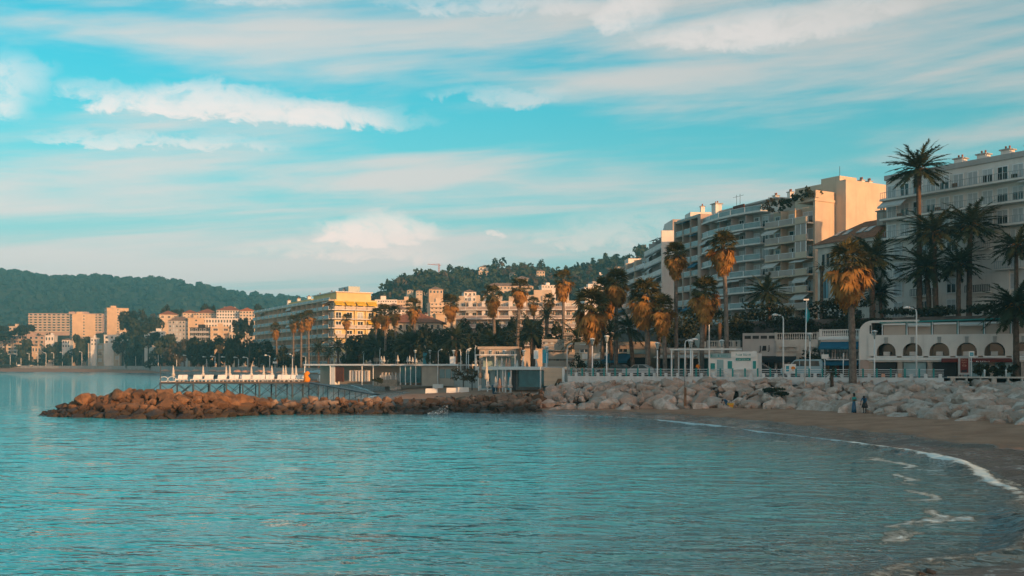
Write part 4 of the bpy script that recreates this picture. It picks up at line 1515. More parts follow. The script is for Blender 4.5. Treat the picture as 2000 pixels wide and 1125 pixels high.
# --- blue awning restaurant with balustrade
B0, B1 = (38.7, 125.2), (43.0, 122.9)
LB, rzb = frame_of(B0, B1)
RB = thing('blue_awning_restaurant', 'small two-storey white restaurant with bright blue awnings and roof balustrade', 'restaurant', (B0[0], B0[1], ZP), rzb)
box(RB, 'wall', M['plaster_white'], 0, LB, .6, 9, 0, 4.9)
box(RB, 'cornice', M['white'], -.2, LB + .1, .3, .62, 4.55, 4.9)
mobj('balustrade', balustrade_mesh(LB, .95, M['plaster_white'], .22), RB, (0, .75, 4.9))
awning(RB, .05, LB - .1, .58, 4.25, 1.7, .75, M['awning_blue'])
awning(RB, -.7, LB - .1, .58, 1.95, 1.9, .5, M['awning_blue'])
for i in range(3):
    window(RB, .9 + i * 1.45, .59, 2.3, 1.1, 1.6, 'teal')
box(RB, 'balcony', M['white'], 0, LB, -.3, .58, 1.98, 2.12)
mobj('railing', rail_mesh('iron'), RB, (LB / 2, -.25, 2.12), None, (LB, 1, .9))
box(RB, 'shop_front', M['dark'], .2, LB - .2, .55, .598, .1, 1.6)
for x_ in (.6, 1.8, 3.0):
    box(RB, 'menu_board', M['wood'] if x_ != 1.8 else M['awning_red'], x_, x_ + .5, .3, .36, .1, 1.4)

# --- grey restaurant with dark letters and double balustrade
C0, C1 = (29.8, 128.8), (38.6, 125.6)
LC, rzc = frame_of(C0, C1)
RC = thing('grey_restaurant', 'grey flat-fronted restaurant with dark sign letters and a stone balustrade on top', 'restaurant', (C0[0], C0[1], ZP), rzc)
box(RC, 'wall', M['plaster_grey'], 0, LC * .45, .3, 9, 2.4, 4.5)
box(RC, 'wall', M['stone_trim'], LC * .45, LC, .15, 9, 2.4, 4.5)
box(RC, 'wall', M['plaster_tan'], 0, LC, 1.2, 9, 0, 2.399)
box(RC, 'roof', M['roof_gravel'], 0, LC, .5, 9, 4.5, 4.6)
box(RC, 'parapet', M['plaster_grey'], 0, LC * .45, .32, .6, 4.5, 5.5)
for k in range(4):
    box(RC, 'parapet_slot', M['shadow_room'], .25 + k * 1.02, 1.05 + k * 1.02, .29, .318, 4.75, 5.15)
mobj('balustrade', balustrade_mesh(LC * .55, 1.0, M['stone_trim'], .26), RC, (LC * .45, .35, 4.5))
mobj('balustrade', balustrade_mesh(LC * .26, .7, M['stone_trim'], .2), RC, (LC * .48, .05, 3.1))
mobj('balustrade', balustrade_mesh(LC * .14, .7, M['stone_trim'], .2), RC, (LC * .84, .05, 3.1))
for x_, zz, ch in ((2.25, 3.5, 'J'), (3.35, 3.58, 'J')):
    text_obj('sign_letter', ch, .95, M['dark'], RC, (x_, .26, zz), UP, .05)
m = MB(); m.prism([(2.45, 3.22), (3.0, 3.22), (3.0, 3.85), (2.58, 3.85)], .2, .299)
m.obj('sign_block', M['dark'], RC)
awning(RC, .1, LC * .72, .28, 2.5, 1.8, .55, M['awning_dark'], valance=.5)
box(RC, 'glass_front', M['glass'], .1, LC * .7, 1.1, 1.198, .05, 2.35)
for k in range(7):
    box(RC, 'glazing_bar', M['plaster_tan'], .3 + k * .95, .42 + k * .95, 1.0, 1.099, 0, 2.35)
for k in range(4):
    box(RC, 'door_leaf', M['white'], .8 + k * 1.6, 1.1 + k * 1.6, .85, .9, .2, 1.75)
box(RC, 'pier', M['plaster_tan'], LC * .72, LC * .78, -.1, 1.0, 0, 2.9)
box(RC, 'doorway', M['dark'], LC * .8, LC * .97, 1.08, 1.19, 0, 2.3)
box(RC, 'panel', M['plaster_grey'], LC * .79, LC * .87, .9, 1.07, 0, 2.0)

# --- low terrace bar behind the kiosk
D0_, D1_ = (19.0, 134.0), (29.6, 129.2)
LD, rzd = frame_of(D0_, D1_)
RD = thing('terrace_bar', 'low shaded bar with stone terrace wall behind the white kiosk', 'restaurant', (D0_[0], D0_[1], ZP), rzd)
box(RD, 'wall', M['plaster_tan'], 0, LD, 1.5, 9, 0, 3.4)
box(RD, 'terrace_wall', M['stone_trim'], 0, LD, 1.2, 1.499, 3.0, 3.7)
for k in range(6):
    box(RD, 'shop_window', M['glass_teal'] if k % 2 else M['dark'], .4 + k * 1.95, 2.0 + k * 1.95, 1.4, 1.498, .1, 2.2)
    rod(RD, 'urn_post', M['stone_trim'], (1 + k * 1.9, 1.3, 3.7), (1 + k * 1.9, 1.3, 4.5), .22)
awning(RD, .3, 5.8, 1.35, 2.75, 2.2, .35, M['awning_cream'])
awning(RD, 6.0, 11.2, 1.35, 2.75, 1.8, .35, M['awning_cream'])
mobj('balustrade', balustrade_mesh(4.0, .9, M['stone_trim'], .3), RD, (7.2, 1.4, 3.7))
for k in range(2):
    box(RD, 'wood_pillar', M['wood'], 6.3 + k * 2.0, 6.6 + k * 2.0, 2.4, 2.7, 3.4, 7.0)
m = MB(); m.lathe([(.05, 0), (.42, .5), (.5, 1.0), (.42, 1.5), (.05, 2.0)], 12)
m.obj('surfboard_sign', M['pale_teal'], RD, (5.9, 1.0, 3.6)).scale = (1, .2, 1)

# --- pavilion with blue parasol-like canopy and white shed, left of the golden palms
E0, E1 = (8.5, 141.0), (18.6, 136.0)
LE, rze = frame_of(E0, E1)
RE = thing('beach_front_cafe', 'pale café with white shutter front and blue canopy under the palm trunks', 'café', (E0[0], E0[1], ZP), rze)
box(RE, 'wall', M['plaster_cream'], 0, LE, 1, 9, 0, 4.6)
box(RE, 'shutter_front', M['pale_teal'], 1.6, 4.4, .9, .998, .05, 2.0)
box(RE, 'fascia', M['white'], 1.3, 4.8, .6, .899, 2.2, 3.0)
box(RE, 'fascia', M['pale_teal'], 8.0, LE, .6, .899, 2.9, 3.5)
box(RE, 'dark_front', M['dark'], 5.2, LE - .2, .85, .998, .05, 2.4)
awning(RE, 5.0, 8.8, .95, 2.9, 2.6, 1.0, M['awning_blue'])
box(RE, 'terrace_wall', M['beige'], 0, LE, .75, .999, 3.6, 4.2)
for k in range(3):
    window(RE, 1.5 + k * 2.9, .99, 3.1, 1.4, 1.2, 'half')

# --- kiosk on the promenade
KD = 116.5
K0 = Vector((PX(1383, KD), KD, ZP)); rzk = math.atan2(-20, 45)
KI = thing('kiosk', 'white beach kiosk with teal lettering and closed roller shutter on the promenade', 'kiosk', K0, rzk)
s_ = KD / F
box(KI, 'body', M['white'], 0, 5.6, .5, 3.4, .02, 2.75)
box(KI, 'roof', M['white'], -4.6, 3.2, .0, 3.8, 3.15, 3.32)
for x_ in (-4.4, -1.9, .1):
    rod(KI, 'column', M['white_metal'], (x_, .15, 0), (x_, .15, 3.15), .09)
    rod(KI, 'column', M['white_metal'], (x_, 3.5, 0), (x_, 3.5, 3.15), .09)
box(KI, 'sign_board', M['pale_teal'], .1, 2.55, .38, .499, 2.2, 2.75)
marks(KI, 'sign_lettering', 1.25, .379, 2.47, 2.0, .26, M['teal'], (5, 2, 6), 4)
box(KI, 'sign_board', M['white'], 2.6, 5.55, .38, .499, 2.25, 2.95)
marks(KI, 'sign_lettering', 4.0, .379, 2.6, 1.7, .26, M['teal'], (5, 6), 5)
box(KI, 'shutter_box', M['teal'], 3.15, 4.85, .35, .499, 1.9, 2.18)
marks(KI, 'shutter_lettering', 4.0, .349, 2.04, 1.4, .12, M['white'], (6, 1, 8), 6)
for k in range(6):
    box(KI, 'roller_slat', M['white'], 3.2, 4.8, .42 + .012 * (k % 2), .499, .85 + k * .17, 1.01 + k * .17)
box(KI, 'counter', M['white_metal'], 3.0, 4.95, .2, .499, .74, .82)
box(KI, 'door', M['pale_teal'], .95, 1.7, .43, .499, .05, 2.0)
box(KI, 'poster', M['teal'], 2.2, 2.7, .43, .499, .95, 1.85)
box(KI, 'poster', M['teal'], 5.1, 5.45, .43, .499, .95, 1.85)
box(KI, 'flower_pot', M['white'], 5.0, 5.3, .8, 1.2, 2.75, 3.0)
box(KI, 'poster', M['teal'], .2, .7, .43, .499, .8, 1.6)

# ------------------------------------------------------------------ palms, trees, hedges
def date_frond(b, seed, L=4.3, droop=.16, n=22):
    rd = random.Random(seed)
    pts = []
    for i in range(9):
        x = L * i / 8
        pts.append(Vector((x * (1 - .05 * droop * x), rd.uniform(-.03, .03) * i, -droop * x * x * .75)))
    for p, q_ in zip(pts[:-1], pts[1:]):
        w_ = .06
        b.quad((p.x, p.y - w_, p.z), (q_.x, q_.y - w_, q_.z), (q_.x, q_.y + w_, q_.z), (p.x, p.y + w_, p.z))
    for i in range(n):
        t = .16 + .84 * i / (n - 1)
        k = min(7, int(t * 8)); p = pts[k].lerp(pts[k + 1], t * 8 - k)
        tan = (pts[k + 1] - pts[k]).normalized()
        ll = .95 * math.sin(math.pi * (.18 + .80 * t)) ** .7 * rd.uniform(.85, 1.1) * L / 4.3
        for s in (-1, 1):
            d = (tan * .75 + Vector((0, s * .75, .25 - .55 * rd.random()))).normalized()
            tip = p + d * ll + Vector((0, 0, -.12 * ll))
            wv = tan * .15
            b.poly([p - wv, p + wv, tip])


def fan_leaf(b, seed, pet=.8, rad=1.0, n=11, dead=False):
    rd = random.Random(seed)
    b.quad((0, -.03, 0), (pet, -.03, 0), (pet, .03, 0), (0, .03, 0))
    c = Vector((pet, 0, 0))
    spread = R(150 if not dead else 70)
    for i in range(n):
        a = -spread / 2 + spread * i / (n - 1)
        r_ = rad * rd.uniform(.75, 1.1)
        d = Vector((math.cos(a), math.sin(a), 0))
        side = Vector((-math.sin(a), math.cos(a), 0)) * .10 * rad
        mid = c + d * r_ * .6 + Vector((0, 0, .06 * (i % 2)))
        tip = c + d * r_ + Vector((0, 0, -.35 * rad * rd.uniform(.4, 1.2)))
        b.poly([c, mid - side, mid + side])
        b.poly([mid - side, tip, mid + side])


FR_DATE = []
for i, dr in enumerate((.07, .10, .14, .19)):
    b = MB(); date_frond(b, i, 4.3, dr); FR_DATE.append(b.mesh('date_frond', M['frond_green']))
FR_FAN = []
for i in range(3):
    b = MB(); fan_leaf(b, i, .85, 1.0, 12); FR_FAN.append(b.mesh('fan_frond', M['frond_fan']))
FR_DEAD = []
for i in range(3):
    b = MB(); fan_leaf(b, 10 + i, .7, 1.25, 8, True); FR_DEAD.append(b.mesh('dead_frond', M['frond_dead']))


def date_layout(seed, n=58):
    rd = random.Random(seed)
    out = []
    for i in range(n):
        t = (i + .5) / n
        el_ = R(82 - 112 * t ** .9) + rd.gauss(0, .08)
        az_ = i * 2.39996 + rd.gauss(0, .15)
        k = 3 if t < .3 else (2 if t < .55 else (1 if t < .8 else 0))
        out.append((k, az_, el_, rd.uniform(.85, 1.08)))
    return out


def fan_layout(seed, n=26, nd=46, drop=2.0):
    rd = random.Random(seed)
    live, dead = [], []
    for i in range(n):
        t = (i + .5) / n
        live.append((rd.randrange(3), i * 2.39996 + rd.gauss(0, .2), R(80 - 105 * t) + rd.gauss(0, .1), rd.uniform(.85, 1.1), 0.0))
    for i in range(nd):
        t = (i + .5) / nd
        dead.append((rd.randrange(3), i * 2.39996 + rd.gauss(0, .3), R(-30 - 48 * min(1, t * 1.3)) + rd.gauss(0, .12), rd.uniform(.85, 1.2) * (1.05 - .25 * t), -drop * t))
    return live, dead


def rotq(az_, el_, roll=0.0):
    return Quaternion((0, 0, 1), az_) @ Quaternion((0, 1, 0), -el_) @ Quaternion((1, 0, 0), roll)


def joined_crown(kind, seed):
    b = MB()
    rd = random.Random(seed)
    if kind == 'date':
        for (k, az_, el_, s) in date_layout(seed, 40):
            t = MB(); date_frond(t, seed + k, 4.3, (.07, .10, .14, .19)[k], 14)
            q_ = rotq(az_, el_, rd.uniform(-.2, .2)); n0 = len(b.v)
            b.v += [tuple(q_ @ (Vector(v) * s)) for v in t.v]
            for f in t.f: b.face([n0 + i for i in f])
        return b.mesh('palm_crown', M['frond_green'])
    live, dead = fan_layout(seed)
    for mi_, lst in ((0, live), (1, dead)):
        b.cur = mi_
        for (k, az_, el_, s, dz_) in lst:
            t = MB(); fan_leaf(t, seed + k, .85 if not mi_ else .7, 1.0 if not mi_ else 1.25, 9 if not mi_ else 7, bool(mi_))
            q_ = rotq(az_, el_, rd.uniform(-.4, .4)); n0 = len(b.v)
            b.v += [tuple(q_ @ (Vector(v) * s) + Vector((0, 0, dz_))) for v in t.v]
            for f in t.f: b.face([n0 + i for i in f])
    return b.mesh('palm_crown', M['frond_fan'], M['frond_dead'])


JC = {'date': [joined_crown('date', 100 + i) for i in range(3)], 'fan': [joined_crown('fan', 200 + i) for i in range(3)]}


def palm(kind, px, ycrown, ybase, D, rpx, label, full=False, lean=0.0, group=None, zbase=None, n=60):
    """palm standing at photo column px, depth D; rpx = crown radius in photo pixels"""
    rd = random.Random(int(px * 7 + ycrown))
    if px < 1090: D = max(D, edge_D(px) + 6)
    x = PX(px, D); zb = PZ(ybase, D) if zbase is None else zbase
    zc = PZ(ycrown, D)
    s = rpx / F * D / (4.0 if kind == 'date' else 1.75)
    root = thing('date_palm' if kind == 'date' else 'fan_palm', label, 'palm tree', (x, D, zb), 0, group or ('date palms on the seafront' if kind == 'date' else 'fan palms on the seafront'))
    H = zc - zb
    b = MB()
    r0 = .34 if kind == 'date' else .24
    pts, rr = [], []
    for i in range(15):
        t = i / 14
        off = lean * t * t
        pts.append((off, 0, H * t - .3 * (1 - t)))
        rr.append(r0 * (1.15 - .3 * t + (.25 if t > .9 and kind == 'date' else 0)) * (1 + .07 * (i % 2)) * max(.75, s))
    b.tube(pts, rr, 9)
    b.obj('trunk', M['trunk'] if kind == 'date' else M['trunk_grey'], root)
    c = Vector((lean, 0, H))
    if full:
        if kind == 'date':
            for (k, az_, el_, sc) in date_layout(int(px), n):
                mobj('frond', FR_DATE[k], root, c + Vector((math.cos(az_), math.sin(az_), 0)) * .2, rotq(az_, el_, rd.uniform(-.2, .2)), (s * sc,) * 3)
            fb = MB()
            for k in range(16):      # stalks of orange fruit at the heart of the crown
                a_ = k * 2.4; e_ = rd.uniform(-.6, .5)
                d = Vector((math.cos(a_) * math.cos(e_), math.sin(a_) * math.cos(e_), math.sin(e_)))
                fb.tube([c + d * .2, c + d * 1.0 * s + Vector((0, 0, -.1)), c + d * 1.4 * s + Vector((0, 0, -.5))], [.05, .05, .10], 4)
            fb.obj('fruit_stalks', M['frond_dead'], root)
        else:
            live, dead = fan_layout(int(px), 34, 80, 2.1)
            for (k, az_, el_, sc, dz_) in live:
                mobj('frond', FR_FAN[k], root, c, rotq(az_, el_, rd.uniform(-.4, .4)), (s * sc,) * 3)
            for (k, az_, el_, sc, dz_) in dead:
                mobj('dead_frond', FR_DEAD[k], root, c + Vector((math.cos(az_) * .15, math.sin(az_) * .15, dz_ * s)), rotq(az_, el_, rd.uniform(-.5, .5)), (s * sc,) * 3)
    else:
        mobj('crown', rd.choice(JC[kind]), root, c, (0, 0, rd.uniform(0, 6.28)), (s * rd.uniform(.95, 1.1), s * rd.uniform(.95, 1.1), s * rd.uniform(.92, 1.08)))
    return root


# tall date palms on the upper terrace, in front of the large white block
DP = [(1796, 330, 612, 139, 57, 'tallest date palm, its crown rising above the roof line of the white block'),
      (1828, 452, 612, 137, 54, 'dark date palm just below and beside the tallest palm'),
      (1893, 440, 612, 136, 56, 'dark date palm with a wide crown in the middle of the white block'),
      (1815, 522, 612, 138, 52, 'lower date palm beneath the tallest palm, crown at mid facade'),
      (1872, 515, 612, 135, 48, 'lower dark date palm with crown below the wide-crowned one'),
      (1704, 505, 622, 142, 58, 'big date palm with arching fronds in front of the ornate villa'),
      (1722, 572, 625, 144, 36, 'short dark date palm half hidden behind the villa palm'),
      (1985, 480, 618, 128, 46, 'date palm cut by the picture edge in front of the white block'),
      (1503, 572, 622, 150, 42, 'rounded date palm in front of the cream block balconies'),
      (1985, 598, 742, 110, 64, 'large near date palm on the promenade at the picture edge')]
for (px, yc, yb, D, rp, lab) in DP:
    palm('date', px, yc, yb, D, rp, lab, full=True, lean=random.uniform(-.5, .5), zbase=(ZT if D > 125 else ZP) - .1)
# bare trunk with a small tuft beside the villa
palm('date', 1605, 520, 622, 150, 15, 'slim palm trunk with a tiny tuft of leaves beside the villa', full=True, n=14, zbase=ZT - .1)
# golden fan palms near the railing
WP = [(1666, 512, 752, 107.0, 40, 'golden fan palm growing from the boulders in front of the sea wall', 3.3),
      (1420, 478, 735, 121, 26, 'tall slender golden fan palm in front of the curved grey block', None),
      (1321, 495, 728, 126, 22, 'tall golden fan palm in front of the pinkish-brown block', None),
      (1370, 568, 728, 123, 28, 'mid-height golden fan palm just behind the white kiosk roof', None),
      (1266, 575, 728, 127, 31, 'bushy golden fan palm in the thick of the promenade palms', None),
      (1299, 600, 728, 125, 24, 'shorter fan palm with hanging orange skirt beside the bushy golden one', None),
      (1203, 548, 728, 134, 23, 'golden fan palm in front of the farthest seafront block', None),
      (1176, 565, 728, 138, 25, 'fan palm with shaded brown skirt left of the golden ones', None),
      (1153, 595, 728, 133, 34, 'wide fan palm with orange underside near the promenade lamp posts', None)]
for (px, yc, yb, D, rp, lab, zb) in WP:
    palm('fan', px, yc, yb, D, rp * 1.16, lab, full=True, lean=random.uniform(-.6, .6), zbase=(ZP if zb is None else zb) - .05)
# palms farther along, crowns as one part
FARP = [('fan', 1101, 545, 722, 172, 18, 'tall fan palm standing above the terraced building roof'), ('fan', 1010, 560, 722, 190, 19, 'fan palm in front of the long terraced building, beside a shaggier one'),
        ('fan', 967, 575, 722, 188, 19, 'shaggy fan palm at the middle of the long terraced building'), ('fan', 1068, 585, 722, 215, 12, 'thin fan palm behind the tall one at the terraced building'),
        ('fan', 1044, 590, 722, 225, 11, 'second thin fan palm at the terraced building'), ('fan', 884, 590, 720, 215, 16, 'fan palm at the end of the terraced building near the orange roof'),
        ('fan', 811, 597, 720, 230, 16, 'fan palm rising in front of the orange tiled roof'), ('fan', 753, 608, 719, 235, 15, 'fan palm between the yellow-awning block and the orange roof'),
        ('fan', 733, 613, 719, 240, 13, 'fan palm at the corner of the yellow-awning block'), ('fan', 774, 608, 719, 238, 13, 'fan palm just left of the orange tiled roof'),
        ('fan', 676, 622, 718, 262, 10, 'small fan palm against the sunlit end of the yellow-awning block'), ('fan', 588, 622, 718, 290, 12, 'fan palm in front of the long balcony facade'),
        ('fan', 603, 617, 718, 286, 13, 'taller fan palm beside another in front of the long balcony facade'), ('fan', 573, 626, 718, 300, 11, 'third fan palm of the trio at the long balcony facade'),
        ('fan', 541, 640, 718, 310, 10, 'lone fan palm towards the far end of the long balcony facade'),
        ('date', 1236, 640, 728, 131, 42, 'dark date palm under the golden palms by the blue canopy'), ('date', 1195, 650, 728, 137, 38, 'drooping date palm left of the blue canopy'),
        ('date', 1285, 640, 728, 133, 36, 'date palm between two golden fan palm trunks'), ('date', 1128, 662, 726, 152, 38, 'broad date palm beside the teal banner'),
        ('date', 1040, 650, 724, 178, 42, 'broad date palm at the middle of the dark grove'), ('date', 1066, 615, 724, 205, 22, 'date palm with upright crown below the terraced building'),
        ('date', 962, 668, 722, 185, 34, 'date palm behind the beach club canopy'), ('date', 890, 662, 722, 200, 40, 'large dim date palm in the grove behind the white roofs'),
        ('date', 802, 672, 720, 205, 46, 'largest dim date palm of the grove, above the glass pavilion'), ('date', 850, 690, 720, 203, 26, 'small dim date palm low in the grove'),
        ('date', 738, 678, 720, 215, 34, 'dim date palm at the left end of the grove'), ('date', 660, 676, 719, 245, 24, 'date palm in front of the sunlit corner of the block'),
        ('date', 622, 680, 719, 255, 22, 'date palm in front of the lower balconies'), ('date', 640, 690, 719, 250, 16, 'short date palm between two others by the block corner'),
        ('date', 506, 678, 719, 300, 18, 'date palm at the far end of the balcony facade'), ('date', 452, 676, 719, 330, 17, 'reddish date palm at the far grove'), ('date', 486, 672, 719, 315, 15, 'date palm beside the far end of the balcony facade'),
        ('date', 360, 690, 717, 380, 12, 'small far date palm by the shore lamps'), ('date', 405, 682, 718, 350, 15, 'far date palm in the darker trees'), ('fan', 428, 668, 718, 345, 10, 'small far fan palm among dark trees')]
for (kd, px, yc, yb, D, rp, lab) in FARP:
    palm(kd, px, yc, yb, D, rp * (1.2 if kd == 'fan' else 1.1), lab, lean=random.uniform(-.6, .6), zbase=ZP - .05)
# small palms among the boulders
for (px, yc, D, rp, lab) in ((1625, 725, 105.5, 20, 'small low palm with yellowing fronds among the boulders by the flagpole'), (1893, 748, 103.5, 13, 'little scruffy palm on the boulders below the stone balustrade'), (1775, 762, 102.5, 9, 'tiny brown palm tuft on the boulders'), (1806, 752, 103.5, 7, 'tiniest dark plant tuft at the wall foot')):
    z_ = PZ(yc, D)
    t_ = thing('low_palm', lab, 'palm tree', (PX(px, D), D, z_ - 1.1), 0, 'low plants on the boulders')
    b = MB(); b.tube([(0, 0, -.6), (0, 0, 1.0)], [.2, .14], 7); b.obj('trunk', M['trunk'], t_)
    for (k, az_, el_, sc) in date_layout(px, 20):
        mobj('frond', FR_DATE[k], t_, (0, 0, 1.0), rotq(az_, el_), (sc * rp / F * D / 4.0,) * 3)


# --- broadleaf trees
def leaf_mass(b, n, rx, ry, rz, leaf, seed, clumps=14, c=(0, 0, 0), flat=False):
    rd = random.Random(seed)
    cs = []
    for _ in range(clumps):
        while True:
            p = Vector((rd.uniform(-1, 1), rd.uniform(-1, 1), rd.uniform(-1, 1)))
            if .25 < p.length < .92: break
        cs.append((p, rd.uniform(.25, .45)))
    for i in range(n):
        p0, r_ = cs[i % clumps]
        d = Vector((rd.gauss(0, 1), rd.gauss(0, 1), rd.gauss(0, 1))).normalized()
        p = p0 + d * r_ * rd.uniform(.55, 1.0)
        p = Vector((c[0] + p.x * rx, c[1] + p.y * ry, c[2] + p.z * rz))
        nrm = (d + Vector((rd.gauss(0, .5), rd.gauss(0, .5), rd.gauss(0, .5) + .3))).normalized()
        a = nrm.orthogonal().normalized(); e = nrm.cross(a)
        th = rd.uniform(0, 6.28)
        u = (a * math.cos(th) + e * math.sin(th)) * leaf * rd.uniform(.6, 1.2); v = (e * math.cos(th) - a * math.sin(th)) * leaf * rd.uniform(.5, .9)
        b.poly([p - u - v * .4, p + v, p + u + v * .2, p - v])


CROWNS = []
for i, (mt, kx, kz) in enumerate((('leaf_dark', 1, .8), ('leaf_dark', 1, .9), ('leaf_mid', 1, .75), ('leaf_brown', 1, .8), ('leaf_mid', 1, .45), ('leaf_dark', .32, 1.0))):
    b = MB(); leaf_mass(b, 1500 if i != 5 else 700, kx, kx, kz, .11, 300 + i, 16 if i != 4 else 12)
    CROWNS.append(b.mesh('crown', M[mt]))


def tree(px, ytop, D, wpx, hpx, kind, label, zb=None, group='trees behind the promenade', name='tree'):
    rd = random.Random(int(px * 3 + ytop))
    if px < 1050 and D < 760: D = max(D, edge_D(px) + 12)
    s = D / F
    rx = wpx / 2 * s; rz_ = hpx / 2 * s
    zt = PZ(ytop, D)
    zb = ZP if zb is None else zb
    root = thing(name, label, 'tree', (PX(px, D), D, zb), 0, group)
    zc = zt - rz_ - zb
    b = MB()
    b.tube([(0, 0, -1), (rd.uniform(-.2, .2), 0, zc * .5), (rd.uniform(-.4, .4), rd.uniform(-.3, .3), zc)], [max(.22, rx * .09), max(.17, rx * .07), .1], 7)
    for k in range(4):
        a_ = k * 1.6 + rd.random()
        b.tube([(0, 0, zc * .6), (math.cos(a_) * rx * .5, math.sin(a_) * rx * .5, zc + rz_ * .2)], [max(.12, rx * .04), .05], 5)
    b.obj('trunk', M['bark'], root)
    kz = (.8, .9, .75, .8, .45, 1.0)[kind]; kx = .32 if kind == 5 else 1.0
    mobj('crown', CROWNS[kind], root, (0, 0, zc), (0, 0, rd.uniform(0, 6.28)), (rx / kx * 1.12, rx / kx * 1.12, rz_ / kz * 1.08))
    return root


GROVE = [(700, 652, 225, 46, 60, 0), (728, 645, 222, 50, 66, 1), (765, 640, 226, 54, 70, 0), (800, 642, 230, 52, 66, 2), (835, 645, 222, 50, 62, 1), (868, 640, 225, 54, 66, 0), (905, 636, 215, 52, 72, 1), (940, 628, 214, 50, 76, 0), (975, 632, 212, 46, 70, 2), (1008, 628, 208, 44, 70, 1),
         (1040, 622, 210, 40, 60, 0), (1090, 640, 180, 44, 60, 1), (1140, 640, 165, 44, 60, 0), (1165, 660, 150, 36, 56, 2), (690, 675, 215, 40, 50, 1), (780, 672, 214, 46, 50, 0), (930, 668, 200, 46, 52, 1), (1000, 666, 196, 40, 54, 0), (860, 676, 206, 44, 46, 2), (1080, 672, 168, 36, 50, 0)]
_gs = sorted(range(len(GROVE)), key=lambda k: GROVE[k][0])


def GROVE_LAB(i):
    return 'dark leafy tree in the grove behind the beach club, ' + ORD[_gs.index(i)] + ' from the left'


for i, (px, yt, D, wp, hp, kd) in enumerate(GROVE):
    tree(px, yt, D, wp, hp, kd, GROVE_LAB(i), group='dark grove behind the beach club')

# ------------------------------------------------------------------ the town beyond
# long balcony block with yellow awnings on its sunlit end
BF, LF, HF = apartment('apartment_building', 'long cream block with rows of balconies and yellow awnings on its golden end', (-106, 408), (-59.5, 324), 16.5, ZP, 26.4, 7, 3.0, 16, M['plaster_cream'], M['plaster_cream'], 'glass', bd=1.6, awn=.1, seed=23, para=.7, frame_posts='plaster_cream', group='town buildings beyond the beach')
EWY = M['plaster_yellow']
box(BF, 'end_wall', EWY, LF - .02, LF + .35, 1.7, 16.5, 0, HF + .2)
for f in range(7):
    zf = HF - (f + 1) * 3.0
    box(BF, 'end_balcony', M['plaster_white'], LF + .35, LF + 1.7, .4, 16.3, zf - .3, zf - .05)
    for bq in range(4):
        yc = 3.0 + bq * 3.75
        mobj('end_window', win_mesh('open' if (f + bq) % 3 else 'shut'), BF, (LF + .36, yc, zf + 1.1), (0, 0, R(90)), (2.0, 1, 2.1))
        mobj('end_railing', rail_mesh('warm' if f != 1 else 'bars'), BF, (LF + 1.62, yc, zf - .05), (0, 0, R(90)), (3.4, 1, .95))
        if f == 0 or (f == 2 and bq == 3):
            me = awning(BF, 0, 3.2, 0, 0, 1.9, 1.1, M['awning_yellow'])
            me.location = (LF + .4, yc, zf + 2.6); me.rotation_euler = (0, 0, R(90))
        if bq in (1, 2) and f > 0:
            box(BF, 'end_pier', EWY, LF + .36, LF + 1.0, yc + 1.7, yc + 2.05, zf, zf + 2.7)
box(BF, 'penthouse', EWY, LF - 26, LF - 1.5, 3, 15, HF, HF + 2.7)
box(BF, 'penthouse', EWY, LF - 60, LF - 32, 4, 14, HF, HF + 2.3)
box(BF, 'penthouse_roof', M['plaster_white'], LF - 26.5, LF - 1.0, 2.5, 15.5, HF + 2.7, HF + 3.0)
box(BF, 'roof_screen', M['frosted'], LF - 14, LF - 4, 8, 12, HF + 3.0, HF + 5.0)
for k in range(6): chimney(BF, LF - 8 - k * 13, 8, HF + 2.4, 1.2, 1.6)

# wide terraced building behind the grove
BH, LH, HH = apartment('apartment_building', 'wide low terraced block with long white balconies above the dark grove', (PX(888, 342), 342), (PX(1126, 338), 338), 14, ZP, 27.2, 5, 3.05, 11, M['plaster_cream'], M['plaster_white'], 'warm', bd=2.2, awn=.12, seed=29, para=0, part=True, slab_out=.9, group='town buildings beyond the beach')
for k in range(7):
    box(BH, 'roof_block', M['plaster_cream'], 1 + k * 5.8, 1 + k * 5.8 + random.uniform(1.2, 3.6), 3, 6, HH, HH + random.uniform(1.2, 2.6))
    chimney(BH, 4 + k * 5.6, 7, HH, 1.0, 1.9)
box(BH, 'roof_block', M['plaster_cream'], 27, 33, 3.5, 8, HH, HH + 3.8)
for k in range(8):
    box(BH, 'pier', M['plaster_white'], 4.8 + k * 4.6, 6.0 + k * 4.6, .0, 2.2, HH - 6.4, HH - .3)
TB = 'town buildings beyond the beach'
M['plaster_peach'] = mat('plaster_peach', (0.58, 0.42, 0.28), .85, .08, .3, streak=.15)
W1, W2, CR, YL, GY, PK = M['plaster_white'], M['stone_trim'], M['plaster_cream'], M['plaster_peach'], M['plaster_grey'], M['plaster_pink']
# far-left towers and slabs
house('apartment_slab', 'long low orange-lit slab block behind the two pale towers', 56, 196, 613, 648, 900, 14, R(4), PK, 7, 16, bands=True, group=TB, band_m=CR, wfrac=.7)
house('tower_block', 'left of two pale sunlit towers, in front of the long slab', 141, 177, 614, 668, 760, 12, R(32), YL, 9, 1, wfrac=.07, side_cols=3, group=TB)
house('tower_block', 'taller right-hand pale sunlit tower standing free on the slope', 209, 243, 602, 650, 790, 12, R(32), YL, 9, 1, wfrac=.07, side_cols=3, group=TB)
house('apartment_slab', 'terraced pink apartment building low at the picture edge', -40, 84, 657, 690, 720, 12, R(3), PK, 4, 12, bands=True, group=TB, band_m=CR)
house('apartment_slab', 'curved white-banded apartment building at the left picture edge', -30, 32, 672, 706, 680, 12, R(5), CR, 5, 6, bands=True, group=TB, band_m=W1)
house('house', 'cream villa with tall windows and two storeys by the far shore', 172, 228, 672, 710, 520, 12, R(14), CR, 3, 4, kinds=('shut', 'plain'), group=TB, side_cols=2)
